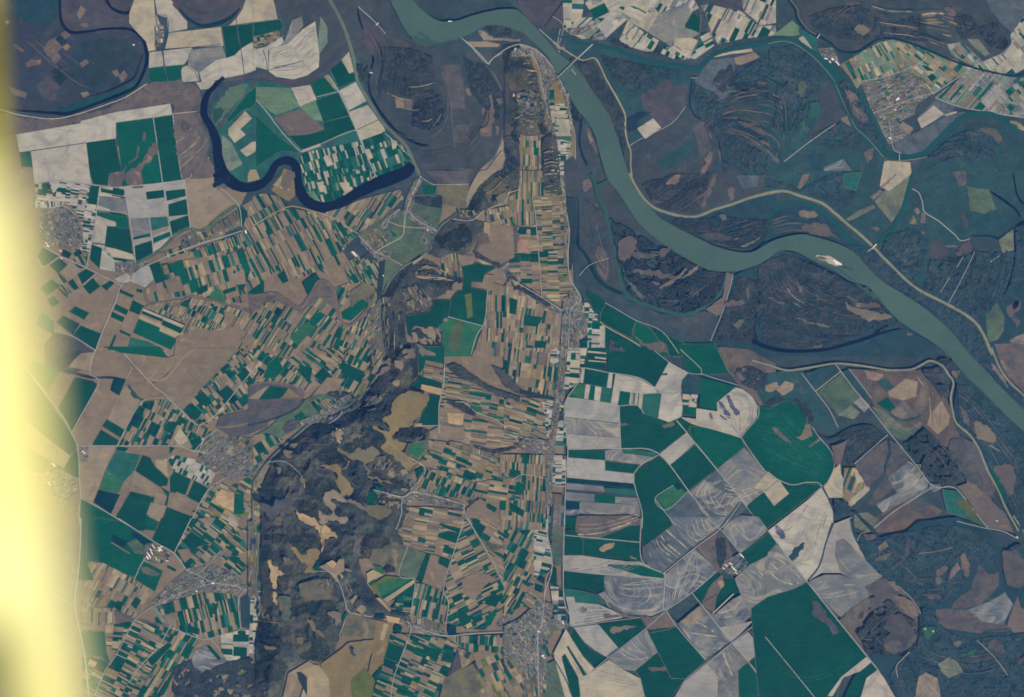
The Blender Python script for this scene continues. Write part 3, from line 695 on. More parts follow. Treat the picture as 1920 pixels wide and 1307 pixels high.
B B0 -62 3.4 16 AG t: 1390,960 1660,970 1670,1060 1640,1130 1560,1150 1380,1100
w pb B0 stream_bed: 1080,830,5 1075,900,5 1120,950,5 1220,930,4 1290,970,4 1420,890,4 1560,920,4 1700,960,5 1901,1020,7
r rd B0 1.8: 320,520 440,592 640,682 800,762 905,812
r rd B0 2: 742,78 692,440 640,680
r rd B0 2.2: 1901,368 1700,440 1480,505 1100,660 905,812 860,930 800,1060 700,1320
r rd B0 1.8: 1368,28 1398,250 1415,385
r rd B0 2: 922,85 980,430 1005,642
r rd B0 1.8: 1082,180 1110,310 1140,575
r rd B0 1.6: 1225,100 1245,300 1278,455
r rd B0 1.6: 255,58 440,35 760,75 920,80 1370,28 1420,-20
r rk B0 1.4: 340,510 470,280
r rd B0 1.4: 620,805 710,725
r rd B0 1.4: 430,1145 560,1200 700,1290
r rd B0 1.6: 280,610 320,675 440,605
r rd B0 1.4: 420,730 520,880
r rd B0 1.6: 1640,90 1770,215 1795,380
r rd B0 1.6: 230,190 350,235 480,225 560,290
w ox X oxbow_lake: 420,145,7 404,160,8 390,176,10 383,196,13 384,218,13 398,242,15 407,270,17 409,295,18 416,318,20 430,338,22 448,349,20 468,352,17 486,347,16 500,337,14 510,322,14 518,308,13 534,301,15 548,304,16 556,316,17 558,338,17 564,360,19 577,378,20 598,388,20 622,387,18 645,377,18 668,363,20 690,352,22 715,341,24 740,332,24 762,322,22 773,308,18
s ox B0: 1600,-80 1680,-60 1700,30 1640,60 1580,90 1590,40
s t X: 525,343 537,322 552,324 548,345 535,357
f wt A1: 190,1307 230,1262 262,1270 270,1307 250,1430 200,1390
G tb B1: 150,60 210,-60 275,-20 285,60 290,150 240,190 180,150 110,100
f wt B1: 175,90 215,0 280,-10 245,110
f tl B1: 125,70 180,5 205,0 170,80
B B1 62 3.6 24 A t: -20,150 60,130 180,150 240,240 440,270 600,320 760,430 640,560 700,640 560,760 470,700 330,760 240,760 160,700 -110,900 -40,700 -120,450
B B1 -56 3.6 24 A t: 360,245 500,275 640,235 780,175 1070,100 1095,170 960,300 900,360 760,420 600,325
B B1 58 2.8 12 AG t: 560,330 620,330 760,430 640,540 560,460
G gm B1: 760,430 940,310 1000,250 1110,260 1300,380 1345,410 1270,570 1090,680 940,650 860,560
G gm B1: 1140,150 1250,130 1400,160 1390,220 1350,400 1250,360 1130,260
T fd B1 1: 1160,150 1390,160 1380,250 1250,230 1160,200
f g2 B1: 1235,60 1335,80 1325,130 1240,128
f bu B1: 1340,75 1580,58 1570,230 1540,242 1400,210 1410,160 1330,130
f pm B1: 1255,-40 1590,-40 1580,55 1350,62
f tl B1: 1590,90 1740,-30 1760,-30 1690,50 1560,240
V B1 -60: 1185,20 1240,30 1180,140 1150,280 1090,290 1120,150
V B1 35: 1130,250 1230,310 1355,400 1320,430 1190,350 1110,290
V B1 -55: 990,280 1060,240 1070,260 1000,330 960,410 920,370
B B1 55 2.4 9 GD vg: 770,440 860,380 980,440 960,510 860,560
V B1 45: 760,430 800,450 900,570 870,590 780,500
V B1 20: 860,540 1000,560 1010,590 950,640 870,600
V B1 -60: 1260,390 1310,400 1270,510 1210,510
V B1 -55: 1290,470 1340,420 1290,580 1240,590
G gm B1: 960,610 1090,680 1010,750 930,850 930,700
f wt B1: 700,565 730,560 770,600 750,615
f g2 B1: 995,400 1050,440 1020,460
B B1 60 3 14 AG t: 640,660 740,600 860,620 930,660 910,860 870,900 800,790 700,800
T hf B1 22: 1560,245 1640,100 1740,0 1860,-60 1960,-80 1960,120 1860,170 1700,250 1620,320 1480,320 1400,370 1350,400 1430,330 1500,270
T hf B1 22: 1345,430 1400,360 1480,325 1690,330 1690,400 1650,480 1590,560 1540,600 1460,570 1370,620 1270,580 1300,500
B B1 78 2.4 12 A2 t: 1760,240 1960,230 1960,350 1800,345
B B1 72 2.2 12 A2 fd: 1490,250 1700,260 1600,310 1500,300
G tk B1: 1690,345 1750,342 1960,370 1960,640 1840,660 1620,565 1650,480
f bu B1: 1740,350 1960,375 1960,630 1700,590 1650,510 1730,470
f tl B1: 1695,348 1740,345 1735,425 1690,410
T fd B1 16: 1590,540 1700,600 1840,660 1790,690 1640,620
f tp B1: 1490,582 1620,592 1615,685 1530,668
f tl B1: 1640,610 1760,660 1680,655
B B1 82 3 20 A2 tk: 1370,590 1530,560 1490,590 1530,700 1530,760 1385,750
T hf B1 20: 1090,690 1230,610 1370,680 1385,755 1535,755 1535,840 1440,850 1320,930 1290,1000 1110,1040 1110,1160 1150,1340 965,1340 930,1100 940,900 1000,780
f tl B1: 1160,640 1240,590 1230,620 1170,660
R B1 8 2 tl,tb,fv 0.5: 1150,700 1250,680 1350,700 / 1200,760 1300,780 1500,790
B B1 62 2.0 10 GD fd: 1060,850 1200,800 1300,900 1310,960 1180,1010 1100,950
B B1 88 2 8 GD fd: 940,890 1000,900 990,1280 960,1280 940,1100
f dg B1: 1530,672 1640,648 1782,682 1692,732 1680,790 1600,782 1596,832 1722,852 1702,948 1720,962 1682,1112 1430,1048 1450,920 1500,850 1545,760
f dg B1: 1110,1042 1290,1010 1332,920 1447,922 1427,1045 1345,1130 1180,1108 1150,1150 1160,1190 1130,1180
f og B1: 1415,1052 1682,1115 1640,1220 1600,1340 1370,1340 1385,1150 1350,1130
s ol B1: 1480,1080 1530,1100 1500,1290 1420,1270
f ol B1: 1550,880 1600,870 1610,1040 1570,1060
T fv B1 2: 1160,1150 1230,1130 1300,1120 1380,1150 1370,1380 1270,1380 1170,1220
s tl B1: 1165,1120 1240,1132 1310,1118 1335,1235 1290,1200 1240,1150
s tp B1: 1155,1160 1190,1190 1200,1220 1165,1210
s tp B1: 1400,1050 1430,1070 1420,1085 1395,1080
f t B1: 1598,785 1682,792 1702,730 1775,740 1760,795 1832,815 1822,900 1722,852
B B1 92 4 26 A t: 1722,855 1825,830 1901,760 1960,760 1960,1340 1605,1340 1690,1110 1722,960
V B1 40: 1800,690 1870,640 1960,720 1960,790 1860,770
r rd B1 1.4: 1425,1045 1680,1112
r rd B1 1.6: 1600,1320 1640,1180 1700,1080 1720,850
G pb B1: -60,880 60,880 160,870 240,950 330,985 400,900 480,775 590,830 600,980 560,1000 420,920 330,1010 200,950 60,940 -40,1050
f dg B1: 340,790 440,710 480,770 440,840 380,880
f dg B1: 160,740 210,690 240,780 200,800
B B1 -56 4.4 19 A t: -120,1100 -30,1020 60,945 150,930 330,1010 470,900 585,985 625,1090 560,1220 530,1340 -60,1340
f og B1: 245,1200 370,1085 442,1118 310,1262
f g2 B1: 385,1088 470,1008 522,1032 440,1112
B B1 -62 3.6 18 AG t: 595,830 690,790 700,830 690,900 620,990
f g2 B1: 632,1010 790,910 840,952 705,1075 640,1060
f bu B1: 700,860 800,790 880,820 895,900 840,945 780,905 710,980
B B1 -65 3.6 20 AG t: 625,1095 700,1110 850,1030 930,1190 945,1340 530,1340 560,1220
w pb B1 stream_bed: -60,900,6 60,880,5 160,880,6 320,975,6 400,890,6 470,780,5 560,820,6 600,960,6 620,1060,6 700,1110,5 800,1020,5 900,910,5
G fd B1: 915,640 960,620 940,850 900,930 900,800
l tr B1 4.5: 1545,242 1450,312 1372,372 1320,470 1250,580 1100,672 1000,772 945,890 925,1000 925,1100 950,1190 962,1320
G tr B1: 880,960 930,900 925,1100 950,1200 930,1330 900,1120 850,1030
r rd B1 2: 1225,0 1120,250 1100,380 1082,450 960,520 880,570
r tl B1 2: 985,338 1090,375 1270,390 1345,410
r rd B1 1.8: 1120,250 1200,330 1340,402
r rd B1 1.6: 1070,250 1000,300 962,390
r rd B1 1.8: 760,440 870,550 940,585
r tl B1 1.8: -20,368 210,240 330,235 600,320 680,380 760,430
r tl B1 1.6: 990,610 1090,665
r rd B1 1.4: 1460,320 1600,330 1700,258 1850,190 1880,130 1960,100
r rk B1 1.6: 760,640 990,430
r rd B1 1.4: 1215,0 1290,50 1350,65 1580,60
B B2 88 3 26 A2 t: -20,-40 360,-40 370,140 150,150 170,360 -20,370
B B2 -2 2.2 15 A2 t: 160,150 385,140 425,400 420,560 200,560 175,360
B B2 -2 4 17 A t: -20,370 175,365 200,560 205,760 220,850 150,850 60,780 -20,700
B B2 -1 3.4 17 A2 t: 195,560 420,560 425,700 440,840 230,860
f bl B2: 45,395 108,393 108,430 48,430
f dg B2: 60,580 128,578 130,635 62,632
f dg B2: 200,562 270,560 272,600 205,605
f dg B2: 130,575 195,572 198,640 132,640
f to B2: 40,480 118,478 122,570 45,570
f dg B2: -20,590 58,595 62,640 -20,645
f tl B2: 285,470 400,470 395,495 290,498
f tk B2: -20,365 38,368 40,560 -20,560
B B2 -2 3 20 AT t: 200,770 430,780 500,880 480,900 330,940 230,900
T fd B2 8: -40,690 60,780 220,900 330,960 320,1000 230,960 120,890 -40,800
T fd B2 12: 250,-20 340,20 350,120 300,140 260,60
B B2 98 4.2 18 AT t: -40,780 120,880 230,970 320,1010 430,1060 415,1360 -40,1360
f dg B2: -20,900 40,920 30,1030 -20,1020
f dg B2: 90,1030 230,1050 190,1120 85,1110
f dg B2: 170,1220 260,1230 240,1307 160,1307
V B2 70: 420,850 470,850 500,890 540,960 570,1060 560,1180 500,1220 500,1340 405,1340 400,1040
V B2 30: 270,930 330,960 430,1020 420,1060 300,1000
B B2 5 4.5 12 WG wg: 520,890 600,980 640,1040 560,1080 530,1000
B B2 2 4.5 14 WG w: 560,1080 625,1050 660,1100 692,1110 692,1307 560,1330
f w B2: 652,1115 690,1112 692,1280 650,1270
f dg B2: 510,1220 560,1215 560,1280 520,1285
f dg B2: 560,850 640,890 697,940 655,1035 600,1000 580,920 560,900
f dg B2: 698,950 920,1075 895,1140 885,1205 655,1080 660,1020
f g2 B2: 920,1075 1050,1150 1170,1340 1000,1340 890,1210
f dg B2: 1000,1090 1140,1170 1370,1290 1420,1340 1180,1340 1080,1200
f dg B2: 692,1110 760,1150 920,1240 1060,1340 692,1340
s pb B2: 895,1140 930,1200 1000,1250 1110,1230 1160,1307 1050,1290 950,1250
s tp B2: 1280,1280 1330,1290 1340,1320 1290,1307
T fb B2 2: 720,1200 800,1250 860,1310 720,1300
r tl B2 2: 655,1080 700,1120 900,1230 1040,1330
r rd B2 1.2: 690,945 720,955 920,1072 1110,1150 1240,1320
r rd B2 2: 358,-20 400,250 427,410 415,600 432,760 500,880 505,930 432,1010 415,1330
r rd B2 1.4: 150,150 180,350 222,900
r rd B2 1.6: 0,770 220,900 330,970 430,1040
G fb B2: 385,-100 450,-150 520,-70 620,-110 680,-40 720,20 850,220 960,370 900,400 480,160 395,150
s to B2: 540,30 580,30 590,80 550,120 520,90
s pb B2: 600,180 640,220 620,230
G dn B2: 388,150 470,170 490,400 440,700 428,700 430,400
G fb B2: 490,150 720,300 760,500 800,700 830,880 680,800 600,650 500,500
T fv B2 2: 720,310 900,400 1100,520 1290,620 1420,690 1600,720 1560,840 1500,920 1380,1000 1280,1030 1100,985 950,930 850,860 780,640 750,480
s pb B2: 800,480 870,445 930,500 840,625 790,590
s tb B2: 910,560 980,570 1090,575 1050,600 940,610 890,590
s pb B2: 890,705 1050,695 1210,745 1180,768 1010,735
s tl B2: 1100,820 1180,770 1290,690 1300,700 1190,790 1120,830
s tl B2: 1370,672 1375,690 1290,760 1260,755
s pb B2: 1110,540 1180,545 1130,600 1090,590
s tb B2: 1040,780 1100,800 1060,810
R B2 13 1.5 pb,tk,dd,fv 0.5: 870,460 960,560 1100,600 1250,560 / 840,870 1050,960 1300,960 1540,790
R B2 6 2 pb,tb,fv 0.5: 850,440 920,500 1050,510 1200,560 / 860,540 950,620 1080,640 1250,640
s tr B2: 800,660 860,760 960,870 1000,900 940,900 860,790
G pb B2: 640,520 700,560 720,700 700,780 640,720 610,600
w bl B2 side_channel: 490,420,3 495,520,4 570,620,5 620,740,6 680,805,6 740,840,7 820,875,5
w tw B2 side_channel: 590,-20,6 620,80,6 640,160,5 700,280,6 750,480,7 790,680,7 850,870,8 950,940,9 1100,990,9 1280,1028,9 1400,985,8 1510,900,8 1570,800,7 1600,715,7 1600,690,6
w tw B2 side_channel: 620,70,4 680,50,4 715,25,4
r rd B2 1.2: 500,740 580,660 720,610
G fb B2: 850,920 1100,1020 1300,1050 1420,1000 1540,1030 1480,1220 1330,1180 1000,1020
f pb B2: 1440,990 1560,900 1590,720 1645,730 1590,900 1550,1035 1500,1030
G dd B2: 1550,1035 1640,740 1830,660 1960,640 1960,1340 1700,1340 1480,1225
T fd B2 2: 1660,760 1720,740 1850,800 1800,1100 1820,1260 1500,1220 1560,1040 1620,900
s pb B2: 1590,940 1700,920 1720,950 1650,970 1580,970
s tb B2: 1740,830 1765,860 1748,912
s bu B2: 1645,1100 1710,1060 1715,1095 1670,1132
r rd B2 1.4: 1640,740 1580,960 1475,1225
r rk B2 1.6: 1800,700 1840,650 1880,660 1850,800
G dd B2: 1000,200 1160,285 1380,305 1780,160 1960,140 1960,480 1800,540 1560,535 1340,430 1200,360
T fd B2 3: 1180,350 1240,300 1400,310 1600,300 1901,330 1901,440 1760,545 1560,530 1340,425
s tl B2: 1540,290 1580,290 1590,320 1560,330
s tl B2: 1700,515 1800,480 1860,440 1790,495 1710,530
s tl B2: 1650,470 1700,450 1670,475
s pm B2: 1400,430 1560,430 1640,460 1560,485 1440,470
R B2 10 1.3 pb,fv,dd 0.5: 1320,400 1500,400 1700,330 1901,260 / 1420,450 1560,520 1760,540 1901,460
w tc B2 side_channel: 1780,215,2 1850,195,4 1960,180,5
G fb B2: 890,-20 1200,-60 1500,-20 1700,-60 1960,-20 1960,120 1640,205 1380,295 1160,270 1060,235 960,120
T fd B2 3: 960,60 1160,-20 1480,-20 1420,200 1380,280 1160,265 1040,200
s to B2: 1150,30 1230,-10 1240,40 1180,60
s tb B2: 1490,-10 1520,20 1470,140 1410,240 1440,120
s tb B2: 1612,92 1650,90 1640,178 1615,175
s tk B2: 1040,170 1120,190 1060,210
R B2 8 1.6 pb,tl,fv 0.45: 1040,160 1160,90 1250,0 / 1290,260 1400,180 1500,40
G gb B2: 1660,0 1840,-20 1820,80 1720,100
l lv B2 6: 868,-20 920,80 985,175 1060,238 1160,275 1280,302 1380,298 1500,250 1640,208 1780,158 1960,115
l tl B2 1.5: 1100,310 1200,365 1330,432
l tl B2 1.2: 1560,545 1680,562 1780,568 1850,550
G dd B3: -60,520 -20,490 130,560 220,575 340,640 600,785 760,850 900,990 1080,1160 1240,1260 1290,1340 -60,1340 -20,1200 -90,900
G dt B3: -20,-40 830,-40 800,100 780,240 560,330 400,190 140,100 -20,110
T dd B3 2: -20,20 100,40 240,100 480,-20 700,20 600,240 540,280 400,170 140,90 -20,90
f pb B3: 215,85 260,-10 310,-20 290,40 235,105
f mg B3: 560,-20 700,-30 650,110 560,80
G dd B3: -170,300 -60,220 160,180 380,250 560,430 720,520 640,540 540,505 420,465 280,430 60,465 -20,480
R B3 10 2 pb,tp,tk,fv 0.6: 30,280 150,240 300,270 420,380 / 30,440 200,410 400,430 560,490
s pb B3: 250,370 400,350 480,440 340,440
s tp B3: 230,260 340,270 360,300 250,300
G dt B3: 600,350 780,230 870,330 900,400 800,500 690,430
f lc B3: 578,322 655,262 785,212 795,238 670,305 600,335
f lc B3: 870,105 1060,-40 1000,230 918,345 790,190
f wt A3: 865,1195 1055,1205 1065,1290 900,1420 830,1380
f tl B3: 900,20 950,-20 960,-10 850,90 830,80
f tb B3: 760,160 830,100 860,120 780,180
s tb B3: 765,380 820,375 820,400 790,400
G dt B3: 1060,60 1130,80 1300,-40 1960,-40 1960,360 1840,370 1700,460 1500,440 1450,480 1300,600 1150,830 1000,740 830,560 900,430
T dd B3 2: 880,440 1080,380 1200,480 1160,620 1080,790 960,690 840,570
T dd B3 3: 1200,620 1450,600 1520,560 1700,560 1840,560 1780,850 1640,1020 1500,1030 1240,900 1160,830
f dt B3: 1090,60 1400,-40 1440,90 1200,190 1140,160
f pm B3: 1360,-40 1470,-40 1480,60 1420,80
f gm B3: 1480,80 1640,100 1700,250 1600,280 1500,260
f dt B3: 1500,290 1860,280 1830,370 1720,420 1500,430
s p B3: 1200,500 1280,480 1340,560 1280,620 1200,580
f tl B3: 1102,232 1132,262 1108,292 1088,258
f pb B3: 1078,288 1112,358 1048,360
f tb B3: 1140,275 1168,275 1172,355 1128,350
s pb B3: 1140,400 1170,425 1145,440
f bu B3: 1430,510 1500,480 1520,560 1470,590 1420,560
s tl B3: 1320,512 1400,515 1400,530 1330,525
s tb B3: 1400,565 1440,565 1430,590 1400,585
s bu B3: 1010,610 1035,620 1025,660 1005,640
f lc B3: 1820,392 1828,550 1745,578 1710,480 1760,430
s tk B3: 1440,280 1460,270 1490,380 1470,380
r rd B3 1.8: 1070,95 1120,125 1145,190 1165,270 1260,330 1380,430 1430,480 1500,465
r tl B3 1.4: 1280,865 1350,750
r tl B3 1.4: 1400,680 1450,600
r rd B3 1.2: 1340,945 1420,800 1480,680 1535,560
r rd B3 1.2: 1650,640 1720,590
R B3 10 1.1 dn,fb,dt 0.7: 1620,1000 1720,880 1780,700 1790,560 / 1480,1010 1560,880 1640,720 1660,600
G dd B3: 1840,560 1960,500 1960,1340 1700,1340 1640,1230 1560,1050 1740,920 1790,800
T dd B3 2: 1840,380 1960,350 1960,800 1780,860 1830,650
s pb B3: 1780,980 1830,930 1870,930 1860,1000 1800,1050
f bu B3: 1800,1040 1838,1030 1872,1085 1850,1125
f lc B3: 1655,1060 1740,1030 1752,1150 1700,1215 1640,1235
f tl B3: 1790,1220 1960,1140 1960,1340 1850,1300
s ox B3: 1815,950 1850,918 1858,955 1822,995
w ox B3 side_channel: 1650,115,3 1750,180,5 1840,250,4 1870,305,3
w ox B3 side_channel: 1960,340,7 1900,345,7 1850,372,5 1836,450,4 1830,600,3 1790,800,3 1740,900,2
w bl B3 side_channel: 1850,372,3 1780,415,3 1710,462,5 1640,445,4 1510,445,2
w ox B3 side_channel: 1820,-20,3 1850,140,3 1900,210,4
T dd B3 2: 620,560 760,680 860,780 980,860 1160,970 1290,1080 1400,1190 1480,1320 1640,1330 1590,1190 1530,1090 1440,1030 1330,970 1110,850 1010,770 920,680 800,560 700,540
T dn B3 3: -75,680 -20,630 130,575 300,640 500,720 600,800 760,860 900,1000 1060,1160 900,1100 760,1170 600,1230 400,1280 150,1285 -20,1240 -60,1150 -90,1000
R B3 16 1.3 dn,fv,tk,fb 0.6: 0,760 60,900 250,1000 520,1080 880,1080 / 180,600 340,760 560,900 780,960
R B3 9 1.3 fb,fv,dd 0.6: 0,1000 150,1090 400,1180 680,1180 / 0,1180 180,1250 420,1250 700,1190
s tb B3: 205,785 235,800 260,860 240,865
s pb B3: 350,865 370,900 380,945 365,910
s tp B3: 570,940 640,970 800,1010 930,1040 850,1070 740,1070 620,1010
s pb B3: 640,960 760,940 840,970 780,975 700,975
s pb B3: 560,880 660,925 640,930
s tl B3: 350,1090 440,1115 450,1128 380,1115
s pb B3: 200,1045 340,1090 330,1105 230,1070
s tb B3: 340,1262 410,1255 390,1272 345,1280
s tb B3: 1030,1165 1070,1165 1060,1185 1040,1185
s pb B3: 0,890 60,920 120,945 100,950 20,915
r rd B3 1: 140,830 190,900 270,945
r rd B3 1: 165,930 240,970
w ox B3 side_channel: 130,590,3 300,640,4 450,710,3 600,785,3 720,830,3
w ox B3 side_channel: -180,1180,10 -120,1215,9 -60,1250,8 0,1272,8 150,1300,7 400,1292,6 600,1245,6 700,1215,7 790,1180,7 830,1130,8 890,1108,5
w ox B3 side_channel: 790,1185,4 880,1155,4 1020,1125,2
w ox B2 side_channel: 1845,830,3 1830,950,4 1800,1060,6 1792,1160,7 1810,1200,9
w tc B3 side_channel: 1075,-20,7 1045,90,8 1005,230,8 955,350,8 885,430,8 800,512,6
w tc B3 side_channel: 760,520,5 690,515,7 640,500,9 580,440,9 520,370,8 440,290,8 360,235,7 270,205,6 180,195,6 100,220,5 40,275,5 0,320,5
w tc B3 side_channel: 180,195,4 80,195,3 0,188,3
w bl B3 side_channel: 500,500,2 620,510,2 700,520,2
l lv B3 6: -20,130 60,115 140,115 260,155 400,202 500,280 580,350 680,432 765,510 830,580 920,670 1010,760 1110,840 1240,908 1340,958 1450,1020 1540,1090 1600,1180 1665,1330
r rd B3 2: 740,560 810,510
f og C0: 370,120 445,140 350,300 200,130 250,60
f g2 C0: -80,300 200,130 520,590 575,700 520,770 200,560 -80,640
f tl C0: 200,520 520,770 475,860 150,680
f g2 C0: -80,600 150,680 480,870 300,900 -80,820
f g2 C0: 480,860 560,720 585,800 585,940 470,890
f t C0: 452,148 552,185 430,412 355,312
f dg C0: 557,188 722,242 620,432 532,592 430,420
f dn C0: 350,60 560,-10 600,-20 600,60 540,75 470,120
f tp C0: 600,10 700,0 665,140 510,112 540,70
w fd C0 ditch: 440,120,4 560,160,5 660,185,6 720,190,4 820,190,5 930,200,3
f dn C0: 560,185 690,215 720,235 700,240 560,195
f bl C0: 822,262 850,178 935,205 885,322 820,285
f t C0: 722,10 900,5 985,100 930,200 700,150
s tl C0: 820,60 880,80 870,130 830,140
f g2 C0: 760,-40 1190,-40 1250,45 900,5
f t C0: 900,5 1250,45 1420,-30 1290,110 1200,200 1130,212 1010,120
f t C0: 735,232 810,262 822,290 870,322 690,690 575,690 540,600 640,440
f tp C0: 885,325 930,250 1040,360 925,572 800,502 870,322
s g2 C0: 950,240 1000,300 1060,350 1040,360 980,320
f t C0: 940,190 990,120 1130,240 1220,312 1070,350 1000,290
f dg C0: 795,500 923,577 900,640 758,550
f dg C0: 748,577 888,660 870,693 683,692
B C0 -63 4.6 18 AG t: 1045,372 1230,350 1310,400 1440,520 1600,590 1500,740 1310,702 872,697 900,640 960,520
f dg C0: 1035,395 1080,420 1045,485 1000,455
f dg C0: 1210,580 1250,515 1330,520 1280,610
f wt C0: 1290,640 1340,570 1400,650 1340,705
f dg C0: 1405,660 1480,620 1500,660 1480,725 1440,725
f t C0: 1400,-30 1765,-30 1640,130 1440,332 1362,430 1230,315 1135,235 1200,212 1290,120
w tp C0 ditch: 1080,190,3 1200,212,5 1290,130,4 1360,40,4 1460,-30,3
B C0 52 6 13 AG t: 1740,20 1790,-30 1960,40 1960,300 1880,415 1700,445 1560,530 1480,540 1362,432 1440,332
f dg C0: 1360,432 1412,375 1500,450 1470,500 1420,500
f dg C0: 1442,335 1505,290 1560,350 1500,405
f dg C0: 1630,290 1690,245 1740,300 1680,355
f dg C0: 1755,170 1800,130 1862,180 1810,235
f pm C0: 1605,560 1635,475 1901,420 1990,440 1990,560 1800,625 1680,610
w tb C0 ditch: 1610,560,2 1760,550,3 1901,510,2
V C0 -35: 1480,730 1560,620 1600,585 1680,640 1901,740 1960,800 1940,900 1680,950 1560,880 1470,790
B C0 -60 2.6 11 GD vg: 1700,620 1901,640 1960,720 1901,760 1700,650
f tp C0: 605,702 858,702 780,880 692,1112 600,1080 592,830
V C0 -20: 590,702 660,702 652,815 598,810
f dg C0: 872,700 952,712 920,752 862,732
f t C0: 955,712 1100,700 1090,760 930,750
f mg C0: 862,732 1045,765 1000,880 918,965 782,880
f og C0: 780,884 922,962 890,1030 842,1070 735,1022
f bl C0: 733,1022 890,1060 825,1202 693,1115
f t C0: 892,1058 970,1022 862,1222 826,1205
f dg C0: 970,1035 1150,1080 1070,1330 980,1320 860,1222
f tp C0: 1000,888 1182,1010 1150,1070 955,1030
f dg C0: 1060,765 1115,785 1150,852 1250,945 1240,990 1185,1000 1005,882
f tl C0: 1155,800 1240,790 1245,925 1160,850
f t C0: 1100,702 1270,705 1215,800 1140,795 1095,755
f dg C0: 1260,702 1300,712 1260,760
f dg C0: 1262,935 1292,885 1420,948 1375,1062 1262,1040
f dg C0: 1440,952 1542,1012 1480,1122 1382,1075
f t C0: 1380,1060 1420,950 1440,955 1395,1062
f dg C0: 1190,1000 1260,1040 1240,1150 1215,1130 1240,1070
f t C0: 1255,1142 1312,1040 1402,1082 1362,1205
f tp C0: 1160,1038 1240,1072 1222,1132 1145,1105
f tp C0: 1088,1205 1120,1118 1238,1142 1182,1258
f dg C0: 1240,1152 1425,1222 1385,1330 1180,1330
f g2 C0: 1085,1215 1182,1262 1150,1330 1075,1320
B C0 -62 3.6 16 WG tl: 1240,790 1300,765 1450,800 1600,900 1555,1000 1440,950 1292,885
B C0 30 4 14 A2 tp: 1480,1125 1555,1000 1640,960 1700,1000 1901,900 1960,900 1960,1340 1400,1340
f to C0: 1590,1100 1640,1020 1740,1050 1740,1190 1650,1150
f g2 C0: 1740,1055 1810,1060 1810,1200 1735,1205
f wt C0: 1670,1270 1720,1200 1770,1280 1740,1340
B C0 30 5 16 AG tp: 1430,1180 1500,1170 1700,1260 1640,1360 1380,1340
f g2 C0: 600,1088 830,1212 1010,1320 1150,1405 1110,1455 1010,1680 620,1560 600,1320
V C0 -20: 360,800 560,935 580,1030 500,1120 400,1080 330,950
r rd C0 2.2: 200,130 350,320 480,500 530,600 580,720 590,940 598,1080 585,1190 600,1310
r rd C0 1.8: 705,-20 665,150 715,190 730,240 620,440 532,598
r rd C0 1.6: 575,695 870,697 1310,700 1400,725 1500,745
r rd C0 1.8: 920,10 1130,240 1230,320 1420,510 1470,540
r rd C0 1.4: 985,115 940,200
r rd C0 1.4: 870,695 1050,370 1220,345
r rd C0 1.8: 598,1082 830,1212 1140,1405
r rd C0 1.8: 1680,930 1560,1010 1480,1130 1400,1310
r rd C0 1.6: 1480,545 1600,470 1800,230 1901,110
r rd C0 1.6: 1440,740 1550,620 1610,580
r rd C0 1.4: 440,880 585,950
r tl C0 1.4: 1070,350 1150,340 1220,320
B C1 -56 4.4 17 AG t: -20,-30 240,60 420,240 380,295 200,228 -20,240
f g2 C1: 90,90 165,20 180,80 205,130 150,190 50,195
B C1 38 4.2 22 AG t: 240,55 380,-30 660,-30 630,100 500,270 420,245
B C1 -62 4 18 AG tp: 660,-30 900,-30 840,110 800,240 750,330 660,290 500,270 630,100
f dg C1: 650,78 812,150 785,240 630,152
f dg C1: 430,180 500,110 580,200 560,270
f dg C1: 300,130 400,240 420,120 370,100
f t C1: 395,350 480,250 530,190 660,200 560,320 450,370
G gm C1: 250,420 430,320 600,300 750,340 720,390 600,430 430,510 300,570 180,640 60,780 -20,900 -20,620 100,560
G pm C1: -60,245 100,215 280,250 355,330 300,420 120,505 -60,560
f dg C1: 20,352 110,248 242,270 190,345
f tb C1: 190,345 242,270 335,335 280,350
f tp C1: -60,345 20,290 100,245 20,350
w pb C1 ditch: -40,245,3 120,225,4 290,260,4 350,330,4 180,340,2
w dn C1 ditch: -60,545,3 120,500,4 300,420,4 360,350,3
B C1 60 4 14 AG gm: -20,620 80,600 200,650 60,790 -20,900
f g2 C1: 280,480 340,440 380,490 320,540
T fd C1 2: 500,310 600,290 700,300 750,335 690,365 560,330
f dg C1: 560,360 640,340 710,375 610,410
B C1 48 3 14 AG gm: 450,350 560,350 580,450 500,480 400,380
T pm C1 2: 190,580 240,510 330,490 300,570 220,610
B C1 -55 3 12 A2 tk: 820,100 900,-20 960,-20 960,90 860,240 760,340 700,350 780,240
T fd C1 8: 840,90 880,-20 900,-20 880,120 840,180
T hf C1 75: 800,350 880,230 965,120 985,-60 1195,-60 1210,170 1150,262 1290,340 1200,540 1290,590 1280,680 1240,800 1180,860 1150,960 1180,1030 1090,1110 1110,1200 1040,1380 1020,1420 700,1560 60,1420 40,1200 30,1040 80,910 120,800 330,620 430,540 600,480 740,400
f bu C1: 1130,680 1285,645 1285,720 1210,805 1105,745
f og C1: 1150,690 1240,670 1260,720 1200,790 1130,740
T fv C1 45: 1045,570 1120,552 1260,580 1280,602 1190,625 1060,672 1015,625
s to C1: 592,585 640,605 625,650 600,640
s to C1: 985,890 1010,870 1045,920 1010,920
s tl C1: 1080,868 1130,880 1120,910 1085,905
s tl C1: 1030,60 1090,70 1085,135 1050,110
s tl C1: 1015,220 1055,220 1050,250 1015,240
s tp C1: 1090,-20 1180,-20 1170,45 1100,20
s tb C1: 960,60 1000,50 990,100
s tl C1: 225,725 270,740 260,790 220,770
s tb C1: 150,860 185,860 180,890 155,885
s tb C1: 330,930 365,940 360,980 335,960
R C1 9 1.5 tl,tb,fv,ol 0.35: 260,640 420,640 600,660 / 200,820 330,800 430,760
B C1 -60 2 9 GD fd: 880,780 960,770 1060,860 1030,900 960,870 880,880
